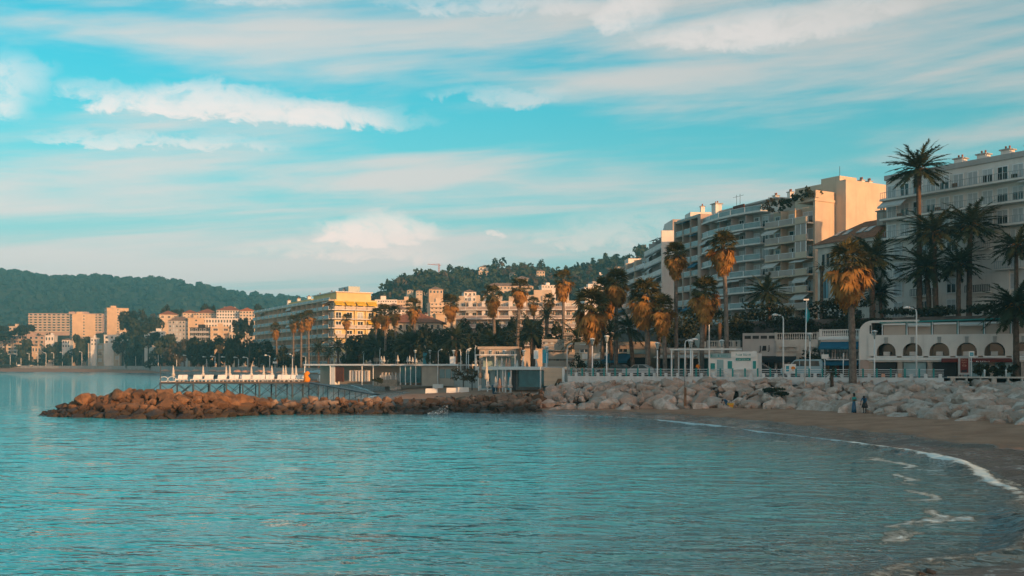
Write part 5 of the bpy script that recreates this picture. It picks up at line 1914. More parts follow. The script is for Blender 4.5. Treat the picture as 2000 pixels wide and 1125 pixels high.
house('house', 'tower bay of the cream villa by the far shore', 222, 234, 666, 706, 519, 8, R(14), CR, 3, 1, kinds=('shut',), group=TB)
house('house', 'small white house above the cream villa', 203, 252, 655, 672, 640, 10, R(8), W1, 2, 5, group=TB)
house('house', 'little white house beside a big round pine', 121, 136, 664, 680, 660, 8, R(8), W1, 2, 3, 'hip', group=TB)
house('house', 'white house tucked right of the round pine', 177, 188, 661, 676, 650, 8, R(10), W1, 2, 2, group=TB)
house('house', 'grey stone outbuilding with sloping roof by the far shore lamps', 142, 166, 688, 706, 520, 9, R(10), M['plaster_tan'], 1, 2, 'gable', group=TB)
house('house', 'orange-lit low house behind the far shore trees', 62, 84, 677, 690, 640, 9, R(8), YL, 1, 4, group=TB)
house('house', 'tiny pale house on the slope below the slab', 18, 35, 638, 646, 800, 9, R(8), CR, 1, 3, group=TB)
house('house', 'white flat-roofed house right of the pink terraces', 88, 104, 656, 668, 700, 9, R(8), W1, 1, 3, group=TB)
house('house', 'white house peeping through trees left of the big hotel', 298, 330, 676, 686, 480, 9, R(10), CR, 1, 4, 'flat', group=TB)
house('house', 'pair of low white villas among the dark trees', 282, 318, 648, 660, 600, 10, R(12), W1, 2, 5, group=TB)
# hillside hotels
house('hotel_building', 'gabled orange-roofed house at the left of the hillside hotels', 311, 344, 614, 634, 700, 14, R(25), CR, 2, 3, 'hip', M['tile_roof'], group=TB)
house('hotel_building', 'orange-roofed hotel wing above the mansard block', 357, 384, 611, 628, 690, 14, R(22), CR, 3, 4, 'hip', M['tile_roof'], group=TB)
house('hotel_building', 'long cream hotel wing with a row of dark windows', 383, 422, 611, 628, 685, 14, R(12), CR, 3, 7, 'hip', M['tile_roof'], group=TB)
house('hotel_building', 'white arcaded hotel with two white chimneys on the ridge', 423, 468, 606, 630, 680, 14, R(8), W1, 4, 9, 'hip', M['tile_roof'], group=TB, chim=2, wfrac=.62, hfrac=.62)
house('hotel_building', 'cream gabled hotel end block with grid of loggias', 468, 496, 607, 632, 676, 14, R(14), CR, 4, 5, 'gable', M['tile_roof'], group=TB, wfrac=.6)
house('hotel_building', 'grey mansard apartment block with lit corner turret', 329, 368, 626, 672, 600, 16, R(4), GY, 6, 6, 'hip', M['tile_roof_dull'], kinds=('plain', 'shut', 'open'), group=TB)
house('hotel_building', 'golden end of the mansard block with plain wall', 367, 396, 622, 668, 598, 14, R(20), YL, 6, 1, wfrac=.15, group=TB)
house('hotel_building', 'white gallery wing with many square openings', 396, 462, 623, 642, 610, 12, R(6), W1, 2, 12, group=TB, wfrac=.6, hfrac=.6, kinds=('plain', 'open'))
house('hotel_building', 'dark-fronted flats with thin floor slabs below the gallery wing', 371, 412, 641, 668, 560, 12, R(3), M['shadow_room'], 3, 5, bands=True, group=TB, band_m=GY)
house('hotel_building', 'blank cream building with a dark mural mark below the hotels', 411, 448, 639, 668, 558, 12, R(16), YL, 3, 2, wfrac=.5, kinds=('plain',), group=TB)
house('hotel_building', 'low cream annexe right of the blank cream building', 448, 474, 650, 664, 556, 12, R(12), CR, 1, 5, group=TB, wfrac=.7)
# behind the yellow-awning block and round the orange roof
house('apartment_slab', 'white stepped flats just right of the yellow-awning block', 733, 774, 587, 602, 440, 12, R(6), W1, 2, 9, bands=True, group=TB)
house('apartment_slab', 'second white stepped flats behind the hip-roofed building', 772, 806, 588, 602, 450, 12, R(6), CR, 2, 7, bands=True, group=TB)
house('apartment_slab', 'white building with low brown hip roof behind the fan palms', 740, 798, 604, 632, 400, 14, R(8), W1, 4, 8, 'hip', M['tile_roof_dull'], group=TB, wfrac=.7)
house('villa', 'villa with a broad bright orange tiled roof above the grove', 752, 862, 630, 665, 285, 14, R(2), CR, 2, 9, 'hip', M['tile_roof'], group=TB, eave=1.2, chim=2, cat='house')
house('apartment_slab', 'small banded flats left of the terraced building', 840, 880, 592, 616, 430, 10, R(12), CR, 3, 5, bands=True, group=TB)
house('wall_house', 'plain sunlit cream wall beside the orange roof', 851, 890, 614, 640, 330, 9, R(10), YL, 1, 1, wfrac=.1, group=TB, cat='house')
house('house', 'low pale café building behind the teal banner', 1062, 1105, 668, 716, 160, 8, R(-8), M['plaster_tan'], 3, 4, kinds=('half', 'teal'), group=TB, bands=True, roofbox=False)
house('house', 'pinkish low building between palms and promenade cafés', 1105, 1190, 655, 722, 158, 8, R(-12), M['plaster_tan'], 3, 5, kinds=('half', 'open'), group=TB, bands=True, roofbox=False)
house('house', 'shaded white shop row with a blue shopfront at the grove', 936, 1008, 682, 716, 172, 8, R(-6), M['plaster_tan'], 2, 5, kinds=('teal', 'open'), group=TB, roofbox=False)
# houses on the wooded hill
HH_ = [(838, 865, 565, 575, 640, YL, 1, 4, 'hip', 'yellow house on the lower wooded slope'), (813, 825, 568, 578, 640, CR, 2, 2, 'hip', 'narrow cream house on the wooded slope'), (795, 807, 567, 573, 650, CR, 1, 2, 'hip', 'tiny cream house at the foot of the wooded hill'),
       (906, 930, 570, 590, 600, W1, 2, 3, 'hip', 'white house with little roof turret above the terraced block'), (936, 966, 522, 536, 835, W1, 2, 4, 'hip', 'white house crowning the wooded ridge'), (953, 1042, 558, 574, 680, CR, 2, 12, 'hip', 'long cream villa range on the hillside'),
       (1008, 1036, 544, 556, 740, CR, 2, 4, 'hip', 'cream villa higher up the wooded hill'), (856, 872, 538, 546, 800, CR, 1, 2, 'hip', 'small house by the crane on the ridge'), (1058, 1086, 558, 563, 640, W1, 1, 5, 'flat', 'low flat white house beneath the trees'),
       (1142, 1182, 562, 580, 520, W1, 3, 6, 'flat', 'white stepped flats beside the farthest seafront block'), (1158, 1190, 551, 562, 540, GY, 2, 5, 'flat', 'grey stepped flats above the white ones'), (1165, 1180, 537, 543, 760, W1, 1, 3, 'flat', 'tiny white house high under the ridge trees'), (890, 906, 590, 600, 560, CR, 1, 3, 'hip', 'small cream house just above the terraced block roof'),
       (150, 190, 541.5, 545, 1880, W1, 1, 2, 'flat', 'pale pink house on the far ridge'), (165, 173, 552, 556, 1800, W1, 1, 2, 'flat', 'white speck of a house below the far ridge'), (22, 40, 537, 541, 1880, W1, 1, 3, 'flat', 'white house on the far left of the ridge')]
for (a, b, yt, yb, D, wm, rw, cl, rf, lab) in HH_:
    house('house', lab, a, b, yt, yb, D, 10 if D < 1500 else 16, R(10), wm, rw, cl, rf, group='houses on the wooded hills', sink=6)
_rh = random.Random(31)
_vp = sorted(_rh.uniform(770, 1190) for _ in range(14))
for i, px in enumerate(_vp):
    D = _rh.uniform(560, 800)
    zg = hill_z(GM, px, D)
    yb = HY - (zg - CZ) / D * F
    wd = _rh.uniform(9, 20)
    house('villa', 'small pale villa half hidden among hillside trees, ' + ORD[i] + ' from the left', px, px + wd, yb - _rh.uniform(9, 14), yb - 1, D, 9, R(_rh.uniform(0, 20)), _rh.choice((W1, CR, YL, CR)), 2, 3, _rh.choice(('hip', 'hip', 'flat')), group='villas on the wooded hill', sink=6, cat='house', roofbox=False, seed=i)
# crane on the ridge
cx, cD = PX(857.5, 830), 830
cr = thing('tower_crane', 'thin red tower crane standing on the wooded ridge', 'crane', (cx, cD, PZ(545, cD)))
M['crane_red'] = mat('crane_red', (0.55, 0.18, 0.12), .6)
hc = (545 - 518) * cD / F
for s1 in (-.5, .5):
    for s2 in (-.5, .5):
        rod(cr, 'mast_leg', M['crane_red'], (s1, s2, 0), (s1, s2, hc + 1.2), .16, 4)
for k in range(6):
    rod(cr, 'brace', M['crane_red'], (-.5, -.5, k * hc / 6), (.5, -.5, (k + 1) * hc / 6), .1, 4)
rod(cr, 'jib', M['crane_red'], (-9.5, 0, hc + .9), (1.8, 0, hc), .22, 4)
rod(cr, 'tie', M['crane_red'], (-7, 0, hc + .8), (0, 0, hc + 1.4), .08, 4)

# --- woods
for nm, G, n_, lf, rr, lab, t0, t1 in (('far_forest', GF, 5200, 9, (5.0, 9.0), 'forest covering the far ridge, shade and haze put into its blue-green colour', 0.0, .84), ('hill_forest', GM, 3300, 40, (3.0, 6.2), 'dense dark trees covering the wooded hill', 0.0, .86), ('town_woods', GL, 700, 40, (1.6, 3.2), 'dark trees between the far town buildings', 0.0, .86)):
    rd = random.Random(hash(nm) % 1000 if False else len(nm) * 31)
    b = MB()
    for i in range(n_):
        p = hill_point(G, rd, t0, t1)
        patch = mnoise.noise(Vector((p[0] / 90, p[1] / 90, 3.3)))
        if patch > .42 and lf < 12: continue          # clearings
        r_ = rd.uniform(*rr) * rd.choice((.6, .8, 1, 1, 1.25)) * (1 + .35 * patch)
        b.cur = 1 if rd.random() < .22 + .3 * patch else 0
        if lf < 12:
            # distant crown: a few crossing facets
            for k in range(lf):
                d = Vector((rd.gauss(0, 1), rd.gauss(0, 1), abs(rd.gauss(0, 1)) * .8)).normalized()
                c_ = Vector(p) + d * r_ * .6 + Vector((0, 0, r_ * .3))
                a = d.orthogonal().normalized() * r_ * rd.uniform(.45, .7); e = d.cross(a).normalized() * r_ * rd.uniform(.45, .7)
                b.poly([c_ - a, c_ - e, c_ + a, c_ + e])
        else:
            leaf_mass(b, lf, r_, r_, r_ * rd.uniform(.7, 1.2), r_ * .34, i, 5, (p[0], p[1], p[2] + r_ * .6))
    o = b.obj(nm, [M['forest_far_shade'], M['forest_far_shade2']] if nm == 'far_forest' else [M['forest'], M['leaf_brown']])
    tag(o, lab, 'forest', kind='stuff')
# individual trees along the ridge and in the town
rd = random.Random(77)
RT = [(765, 5), (783, 0), (792, 0), (812, 2), (830, 0), (846, 5), (868, 0), (880, 1), (893, 2), (915, 0), (927, 5), (972, 1), (985, 0), (1000, 2), (1012, 0), (1024, 1), (1040, 0), (1058, 1), (1073, 3), (1088, 0), (1110, 2), (1127, 5), (1140, 0), (1155, 1), (1172, 2), (1186, 0)]
for i, (px, kd) in enumerate(RT):
    yg = float(profile(MID_HILL)(px)); hgt = rd.uniform(16, 30) * (1.25 if px in (880, 1058) else 1)
    tree(px, yg - hgt * .62, 842, hgt * .85 if kd != 5 else hgt * .4, hgt, kd, ('slender dark cypress' if kd == 5 else 'rounded tree') + ' on the skyline of the wooded hill, ' + ORD[i] + ' from the left', zb=hill_z(GM, px, 838) - 2, group='skyline trees on the wooded hill', name='cypress_tree' if kd == 5 else 'tree')
TT = [(250, 606, 700, 34, 40, 0), (275, 612, 690, 36, 44, 1), (300, 618, 680, 32, 40, 0), (325, 600, 720, 26, 30, 1), (345, 603, 730, 26, 28, 0), (398, 598, 740, 26, 30, 1), (412, 594, 740, 14, 34, 5), (505, 600, 690, 36, 34, 1), (520, 606, 640, 30, 36, 0), (464, 618, 560, 20, 46, 5), (483, 616, 558, 22, 52, 5), (265, 630, 640, 40, 44, 2), (290, 640, 620, 40, 40, 1),
      (160, 655, 600, 36, 38, 4), (105, 668, 590, 52, 36, 4), (48, 664, 620, 44, 34, 4), (60, 682, 590, 48, 26, 4), (250, 672, 480, 44, 40, 3), (280, 660, 470, 60, 36, 4), (320, 655, 460, 60, 40, 4), (350, 668, 450, 50, 46, 3), (378, 652, 440, 22, 60, 5), (395, 662, 420, 44, 54, 0), (425, 665, 410, 44, 52, 1), (460, 655, 400, 44, 60, 2), (490, 668, 390, 40, 48, 0), (520, 672, 360, 40, 46, 1), (20, 690, 560, 40, 26, 0), (90, 690, 545, 40, 28, 1), (130, 692, 530, 36, 28, 0), (262, 690, 450, 36, 32, 0), (300, 688, 440, 36, 34, 1), (335, 690, 420, 34, 32, 0), (240, 655, 600, 40, 34, 1), (10, 640, 700, 50, 26, 1), (45, 634, 720, 40, 22, 0),
      (550, 680, 330, 30, 40, 1), (575, 688, 320, 28, 34, 0), (680, 690, 262, 26, 30, 0), (0, 684, 600, 36, 30, 1), (150, 680, 545, 34, 34, 0), (75, 700, 540, 36, 18, 0)]
_ts = sorted(range(len(TT)), key=lambda k: TT[k][0])
for i, (px, yt, D, wp, hp, kd) in enumerate(TT):
    if i == 0: pass
    tree(px, yt, D, wp, hp, kd, {5: 'dark narrow cypress', 4: 'wide umbrella pine'}.get(kd, 'leafy tree') + ' of the far left town, ' + (ORD[_ts.index(i)] if _ts.index(i) < len(ORD) else 'last') + ' from the left', zb=max(ZP, hill_z(GL, px, max(D, edge_D(px) + 12)) - 1.0), group='trees of the far town', name={5: 'cypress_tree', 4: 'umbrella_pine'}.get(kd, 'tree'))

# hedges and garden planting on the upper terrace and restaurant roofs
HED = [((31, 144.5), (40, 137.5), 2.6, 'dark clipped shrubbery below the curved grey block'), ((40.2, 137.2), (48, 132.2), 3.0, 'dark shrubbery below the ornate villa'), ((49, 131.8), (58, 126.6), 1.4, 'flowering hedge along the terrace above the arcade restaurant'), ((58.2, 126.4), (66, 120), 1.8, 'dark hedge on the terrace at the picture edge'), ((25, 150), (31, 146), 2.8, 'leafy hedge above the terrace bar')]
for i, (a, b_, h_, lab) in enumerate(HED):
    L, rz = frame_of(a, b_)
    b = MB()
    leaf_mass(b, 1100, L / 2 * 1.05, .9, h_ / 2 * 1.1, .22, 500 + i, 26, (L / 2, 0, h_ / 2))
    o = b.obj('hedge', M['leaf_dark'], None, (a[0], a[1] + .6, ZT), (0, 0, rz))
    tag(o, lab, 'hedge', 'hedges on the upper terrace')
# roof garden on the cream block
rg = thing('roof_garden_shrubs', 'bushy shrubs spilling over the roof of the cream golden-walled block', 'shrubs', (48.8, 179.5, 33.3))
for i, (dx_, dy_, sz, mt) in enumerate(((-1.6, 2.5, 1.5, 'leaf_brown'), (-.4, 1.0, 1.3, 'leaf_dark'), (.6, .2, 1.2, 'leaf_mid'), (2.6, -3.0, 1.3, 'leaf_dark'), (4.0, -4.2, 1.7, 'leaf_dark'), (4.6, -3.5, 1.6, 'leaf_mid'), (1.6, -1.2, 1.0, 'leaf_dark'))):
    b = MB(); leaf_mass(b, 260, sz, sz, sz * .9, .22, 600 + i, 8)
    b.obj('shrub', M[mt], rg, (dx_, dy_, sz * .8 + (0.9 if i > 2 else 0)))

# climbing greenery over the terrace wall behind the restaurants
for i, (a, b_, h_, lab) in enumerate((((20, 138.5), (27, 138.0), 5.0, 'dark greenery hiding the terrace wall above the terrace bar'), ((27.5, 137.5), (34, 139.5), 4.4, 'dark greenery on the terrace wall above the grey restaurant'), ((34, 139.5), (42, 134.6), 4.0, 'dark creeper on the terrace wall beside the villa'), ((42.2, 134.4), (49, 130.2), 3.4, 'dark creeper on the terrace wall behind the rounded pavilion'))):
    L, rz = frame_of(a, b_)
    b = MB()
    leaf_mass(b, 1300, L / 2 * 1.08, .8, h_ / 2 * 1.1, .24, 900 + i, 30, (L / 2, 0, 0))
    o = b.obj('creeper', M['leaf_dark'], None, (a[0], a[1], ZT - h_ / 2 + .6), (0, 0, rz))
    tag(o, lab, 'creeper', 'greenery on the terrace wall')

# ------------------------------------------------------------------ pier, beach club, lamps, people, vehicles
# --- pier with sun loungers
PD = 165.0
pz = 2.55
px0_, px1_ = PX(313, PD), PX(603, PD)
pier = thing('pier', 'raised sunbathing deck on thin crossed steel legs behind the breakwater', 'pier', (px0_, PD, 0))
PLn = px1_ - px0_
for k in range(12):
    box(pier, 'deck_board', M['wood'], 0, PLn, k * .7, k * .7 + .66, pz - .1, pz)
for yy in (-.02, 4.1, 8.3):
    box(pier, 'edge_beam', M['steel_blue'], -.2, PLn + .2, yy, yy + .14, pz - .36, pz - .101)
nl = 9
for i in range(nl + 1):
    xx = i * PLn / nl
    for j, yy in enumerate((.05, 8.3)):
        rod(pier, 'leg', M['steel_blue'], (xx, yy, -1.5), (xx, yy, pz - .3), .10 if i % 2 else .14, 6)
    rod(pier, 'brace', M['steel_blue'], (xx, .05, .1), (xx, 8.3, pz - .4), .045, 5)
    if i < nl:
        xn = (i + 1) * PLn / nl
        for yy in ((.05, 8.3) if i % 2 == 0 else (.05,)):
            rod(pier, 'brace', M['steel_blue'], (xx, yy, .1), (xn, yy, pz - .4), .05, 5)
            rod(pier, 'brace', M['steel_blue'], (xx, yy, pz - .4), (xn, yy, .1), .05, 5)
rod(pier, 'brace', M['steel_blue'], (-2.6, .05, .2), (0, .05, pz - .3), .05, 5)
rod(pier, 'mast', M['steel_blue'], (0, .1, pz), (0, .1, pz + 2.9), .07, 6)
gw = thing('gangway', 'narrow steel gangway sloping from the pier down to the sand', 'gangway', (px1_, PD + 1, 0))
ge = Vector((PX(735, 150) - px1_, 150 - PD - 1, 1.0))
g0 = Vector((0, 0, pz - .05))
b = MB()
d = (ge - g0); sd = Vector((-d.y, d.x, 0)).normalized() * .55
b.quad(g0 - sd, ge - sd, ge + sd, g0 + sd); b.quad(g0 - sd - Vector((0, 0, .18)), g0 + sd - Vector((0, 0, .18)), ge + sd - Vector((0, 0, .18)), ge - sd - Vector((0, 0, .18)))
b.quad(g0 - sd - Vector((0, 0, .18)), ge - sd - Vector((0, 0, .18)), ge - sd, g0 - sd); b.quad(g0 + sd, ge + sd, ge + sd - Vector((0, 0, .18)), g0 + sd - Vector((0, 0, .18)))
b.obj('walkway', M['steel_blue'], gw)
for k in range(1, 6):
    p = g0.lerp(ge, k / 6.0)
    rod(gw, 'leg', M['steel_blue'], p + sd, (p.x + sd.x, p.y + sd.y, -1), .06, 5)
    rod(gw, 'leg', M['steel_blue'], p - sd, (p.x - sd.x, p.y - sd.y, -1), .06, 5)
    q_ = g0.lerp(ge, (k - 1) / 6.0)
    rod(gw, 'brace', M['steel_blue'], (q_.x, q_.y, .1), (p.x, p.y, p.z - .2), .035, 5)


def lounger_proto():
    t = thing('sun_lounger', 'x', 'sun lounger')
    box(t, 'frame', M['white'], -.33, .33, -.9, .9, .26, .34)
    for sx in (-.28, .28):
        for sy in (-.8, .8):
            box(t, 'leg', M['white'], sx - .03, sx + .03, sy - .03, sy + .03, 0, .26)
    o = box(t, 'backrest', M['white'], -.33, .33, -.04, .04, -.38, .38)
    o.location = (0, .62, .66); o.rotation_euler = (R(-28), 0, 0)
    box(t, 'cushion', M['awning_cream'], -.30, .30, -.88, .4, .341, .40)
    return t


lp = lounger_proto()
xs_l = [348, 357, 378, 386, 400, 408, 426, 434, 449, 458, 473, 481, 495, 503, 510, 520, 528, 543, 552, 560, 570, 580, 590]
for i, px in enumerate(xs_l):
    t = lp if i == 0 else copy_tree(lp)
    t.location = (PX(px, PD + .9), PD + 1.3 + (.15 if i % 2 else 0), pz + .001)
    t.scale = (1.12, 1.12, 1.12)
    tag(t, 'white sun lounger in the pier front row, ' + ORD[i] + ' from the left', 'sun lounger', 'sun loungers on the pier')
for i, px in enumerate((470, 486, 504, 524, 546)):
    t = copy_tree(lp)
    t.location = (PX(px, PD + 5), PD + 5.4, pz + .001)
    tag(t, 'white sun lounger in the pier back row, ' + ORD[i] + ' from the left', 'sun lounger', 'sun loungers on the pier')
for i, px in enumerate((318, 334)):
    t = thing('deck_rail', ('leftmost' if i == 0 else 'second') + ' curly white metal handrail at the seaward end of the pier', 'handrail', (PX(px, PD), PD + .5, pz))
    b = MB(); b.tube([(.75 * math.cos(a) * .9, 0, .42 + .42 * math.sin(a)) for a in [R(k * 24) for k in range(16)]], .06, 6)
    b.obj('hoop', M['white_metal'], t)
    rod(t, 'foot', M['white_metal'], (-.6, 0, .0), (.6, 0, .0), .05, 6)


def closed_parasol(name, label, loc, H, r, clothm, group, polem=None):
    t = thing(name, label, 'parasol', loc, 0, group)
    rod(t, 'pole', polem or M['white_metal'], (0, 0, 0), (0, 0, H * .98), .035, 6)
    b = MB(); b.lathe([(r * .55, H * .30), (r, H * .34), (r * .85, H * .48), (r * .45, H * .52), (r * .62, H * .60), (r * .35, H * .82), (.02, H)], 10)
    # soft folds
    for i, v in enumerate(b.v):
        a = math.atan2(v[1], v[0]); k = 1 + .18 * math.cos(5 * a)
        b.v[i] = (v[0] * k, v[1] * k, v[2])
    b.obj('folded_canopy', clothm, t)
    box(t, 'base', M['concrete'], -.25, .25, -.25, .25, 0, .08)
    return t


for i, px in enumerate((340, 398, 443, 450, 492, 516, 532, 554, 559, 572, 579)):
    closed_parasol('closed_parasol', 'closed white parasol on the pier, ' + ORD[i] + ' from the left', (PX(px, PD + 4), PD + 3.6, pz), 2.75, .30, M['awning_cream'], 'closed parasols on the pier')
ob = thing('orange_windbreak', 'crumpled orange cloth wrapped round a rail at the landward end of the pier', 'cloth', (PX(598, PD), PD + .4, pz))
b = MB(); b.lathe([(.5, 0), (.55, .5), (.35, 1.0), (.5, 1.4), (.25, 1.7), (.05, 1.8)], 9)
for i, v in enumerate(b.v):
    b.v[i] = (v[0] + .15 * math.sin(v[2] * 5) + random.uniform(-.06, .06), v[1] + random.uniform(-.06, .06), v[2])
b.obj('cloth', M['orange_cloth'], ob)
rod(ob, 'rail', M['steel_blue'], (0, 0, 0), (0, 0, 1.9), .05, 6)


# --- open parasols on the sand beyond
def open_parasol(label, loc, H, r, clothm, group, name='parasol', dome=.42):
    t = thing(name, label, 'parasol', loc, 0, group)
    rod(t, 'pole', M['wood'], (0, 0, 0), (0, 0, H), .05, 6)
    b = MB(); b.lathe([(r, H - r * dome), (r * .97, H - r * dome + .06), (r * .75, H - r * dome * .5), (r * .4, H - r * dome * .15), (.03, H)], 12)
    b.obj('canopy', clothm, t)
    b = MB(); b.lathe([(r * 1.005, H - r * dome - .22), (r * 1.0, H - r * dome)], 12); b.obj('fringe', M['straw'], t)
    return t


PP = [(323, 721, 498), (346, 721, 460), (364, 722, 440), (383, 720.5, 424), (416, 721, 404), (431, 722, 396), (441, 721.5, 390), (464, 722, 366), (480, 722.5, 352), (506, 722, 336), (523, 723, 326), (548, 724, 308), (590, 724, 290)]
for i, (px, yt, D) in enumerate(PP):
    x = PX(px, D); z0 = min(2.6, max(1.2, sandz(x, D)))
    open_parasol('open peach straw parasol on the sand behind the pier, ' + ORD[i] + ' from the left', (x, D, z0), PZ(yt, D) - z0, 9.5 / F * D, M['peach'], 'peach parasols on the far sand')
for i, (px, yt, D) in enumerate(((607, 724, 238), (622, 722.5, 235), (638, 724.5, 232), (652, 727, 228))):
    x = PX(px, D); z0 = max(1.0, sandz(x, D))
    open_parasol('pale turquoise open parasol right of the pier, ' + ORD[i] + ' from the left', (x, D, z0), PZ(yt, D) - z0, 2.1, M['pale_teal'], 'turquoise parasols right of the pier', dome=.3)
# a few loungers and heaps on the sand near the turquoise parasols
for i, (px, py) in enumerate(((627, 746), (648, 744), (672, 743))):
    p, D = on_sand(px, py)
    t = thing('lounger_stack', 'stack of white loungers on the sand, ' + ORD[i] + ' right of the pier', 'lounger stack', p, .3 * i, 'stacked loungers on the sand')
    for k in range(5):
        box(t, 'lounger', M['white'], -1.0 + .04 * (k % 2), 1.0 + .04 * (k % 2), -.4, .4, k * .22, k * .22 + .16)
    o = box(t, 'backrest', M['white'], -.9, .9, -.06, .06, 0, 1.0); o.location = (0, .5, 1.5); o.rotation_euler = (R(-20), 0, 0)

# --- white barrier blocks on the club sand
BAR = [(831, 768, 24), (872, 767, 22), (894, 766, 22), (845, 758, 21), (762, 761, 22), (936, 762, 24), (992, 760, 24), (661, 741, 14)]
for i, (px, py, wp) in enumerate(BAR):
    p, D = on_sand(px + wp / 2, py)
    wd = wp / F * D
    t = thing('beach_barrier', 'white block barrier on the club sand, ' + ORD[sorted(range(len(BAR)), key=lambda k: BAR[k][0]).index(i)] + ' from the left', 'barrier', (p.x, p.y, p.z - .05), R(-4), 'white barriers on the sand')
    b = MB(); b.prism([(-wd / 2, 0), (wd / 2, 0), (wd / 2 - .04, .8), (-wd / 2 + .04, .8)], -.2, .2); b.obj('panel', M['white'], t)
    for s in (-1, 1):
        box(t, 'foot', M['concrete'], s * wd * .32 - .12, s * wd * .32 + .12, -.4, .4, -.05, .08)
p, D = on_sand(756, 760)
t = thing('wooden_crate', 'small orange-brown wooden crate beside a white barrier', 'crate', p)
for k in range(4): box(t, 'slat', M['orange_cloth'] if False else M['wood'], -.4, .4, -.4, .4, k * .22, k * .22 + .19)
# upright folded loungers in a row
p, D = on_sand(808, 752)
t = thing('folded_loungers', 'row of white folded sunbeds stood on edge before the glass pavilion', 'sunbed stack', p)
rd = random.Random(4)
for k in range(17):
    o = box(t, 'sunbed', M['white'] if k % 5 else M['awning_cream'], -.07, .07, -.35, .35, 0, 1.5)
    o.location = (-2.1 + k * .26, rd.uniform(-.1, .1), .78); o.rotation_euler = (0, rd.uniform(-.09, .09), 0)
for i, px in enumerate((778, 797)):
    p, D = on_sand(px, 750)
    t = thing('orange_cone', ('left' if i == 0 else 'right') + ' orange warning cone by the folded sunbeds', 'cone', p, 0, 'orange cones')
    b = MB(); b.box(-.22, .22, -.22, .22, 0, .05); b.lathe([(.18, .05), (.03, 1.0)], 8); b.obj('cone', M['orange_cloth'], t)
# heaps of stacked loungers, wavy
for i, (px, py, wd) in enumerate(((732, 750, 4.2), (765, 748, 3.6), (712, 735, 3.2), (868, 745, 3.4))):
    p, D = on_sand(px, py)
    t = thing('lounger_heap', 'low heap of pale stacked loungers on the club sand, ' + ORD[(1, 2, 0, 3)[i]] + ' from the left', 'lounger stack', p, 0, 'heaps of stacked loungers')
    for k in range(9):
        b = MB()
        pr_ = [(-wd / 2 + wd * q_ / 12, .12 * math.sin(q_ * .9 + i) + .10 * k + .05) for q_ in range(13)]
        b.prism(pr_ + [(x_, z_ + .07) for x_, z_ in pr_[::-1]], -.35, .35)
        b.obj('lounger', M['white'] if k % 3 else M['pale_teal'], t, (.05 * k, .12 * k, 0))
p, D = on_sand(707, 745)
t = thing('covered_boat', 'brown tarpaulin-covered boat with an orange end on the club sand', 'boat', p, .2)
b = MB(); b.prism([(-1.9, .1), (1.6, .1), (1.9, .9), (.9, 1.25), (-.2, 1.45), (-1.2, 1.2), (-2.0, .6)], -.7, .7); b.obj('tarpaulin', M['wood'], t)
b = MB(); b.lathe([(.5, 0), (.45, .3), (.1, .5)], 9); b.obj('float', M['orange_cloth'], t, (.9, -.2, 1.15))
for i, (px, py, mt, lab, hh) in enumerate(((966, 769, 'blue_plastic', 'dark blue wheelie bin at the edge of the breakwater rocks', 1.25), (974, 768, 'straw', 'tan bin beside the dark blue one', 1.1), (911, 753, 'cyan_plastic', 'bright cyan round bin at the club', .9), (921, 750, 'cyan_plastic', 'second bright cyan bin, slightly farther', .9), (670, 748, 'teal', 'dark green bin near the stacked loungers', 1.1))):
    p, D = on_sand(px, py)
    t = thing('waste_bin', lab, 'bin', p, 0)
    b = MB(); b.lathe([(.30, 0), (.38, hh * .9), (.40, hh * .92), (.40, hh), (.1, hh + .06)], 10); b.obj('body', M[mt], t)
    box(t, 'lid_handle', M['iron_dark'], -.2, .2, -.45, -.39, hh * .88, hh * .95)
p, D = on_sand(1045, 752)
t = thing('beached_boat', 'small white and orange boat bow drawn up beside the club terrace', 'boat', p, .3)
for s in (-.45, .45):
    b = MB(); b.lathe([(.05, 0), (.38, .5), (.34, 1.1), (.08, 1.6)], 8); o = b.obj('hull', M['white'] if s < 0 else M['awning_cream'], t, (s, 0, -.1)); o.rotation_euler = (0, s * .35, 0)
    box(t, 'stripe', M['orange_cloth'], s - .06, s + .06, -.4, -.37, .3, 1.2)

# --- beach pavilions
A_D = 196.0
zs = 1.9
pav = thing('beach_pavilion', 'long flat-roofed white beach pavilion with four tall teal glass panels', 'pavilion', (PX(600, A_D + 12), A_D + 12, zs), math.atan2(-20, PX(900, A_D - 8) - PX(600, A_D + 12)))
LP_ = math.hypot(PX(900, A_D - 8) - PX(600, A_D + 12), 20)
zr_ = 5.15 - zs
box(pav, 'roof', M['white'], 0, LP_, -1.0, 6, zr_, zr_ + .32)
box(pav, 'roof_edge', M['white_metal'], -.05, LP_ + .05, -1.05, -.99, zr_ + .05, zr_ + .36)
box(pav, 'back_wall', M['plaster_tan'], 0, LP_, 4, 4.2, -.6, zr_)


def pvx(px):
    return (px - 600) / 300.0 * LP_


box(pav, 'wall', M['plaster_tan'], pvx(832), pvx(861), -.5, 1, -.6, zr_)
box(pav, 'wall', M['white'], pvx(653), pvx(662), -.5, 1, -.6, zr_)
box(pav, 'door', M['wood_red'], pvx(662), pvx(679), -.4, -.2, 0, zr_ - .1)
for k in range(4):
    xa = pvx(792) + k * (pvx(831) - pvx(792)) / 4; xb = xa + (pvx(831) - pvx(792)) / 4
    box(pav, 'glass_panel', M['glass_teal'], xa + .08, xb - .08, -.5, -.44, 0, zr_ - .05)
    box(pav, 'mullion', M['white_metal'], xa - .08, xa + .08, -.56, -.4, -.5, zr_)
for k in range(7):
    box(pav, 'stored_sunbed', M['plaster_white'], pvx(688 + k * 6), pvx(691 + k * 6), 0, .5, .1, 2.3)
for k in range(12):
    box(pav, 'stored_chair', M['plaster_grey'] if k % 3 else M['plaster_white'], pvx(748 + k * 3.3), pvx(750 + k * 3.3), .2, .6, .2, 1.4 + .5 * (k % 2))
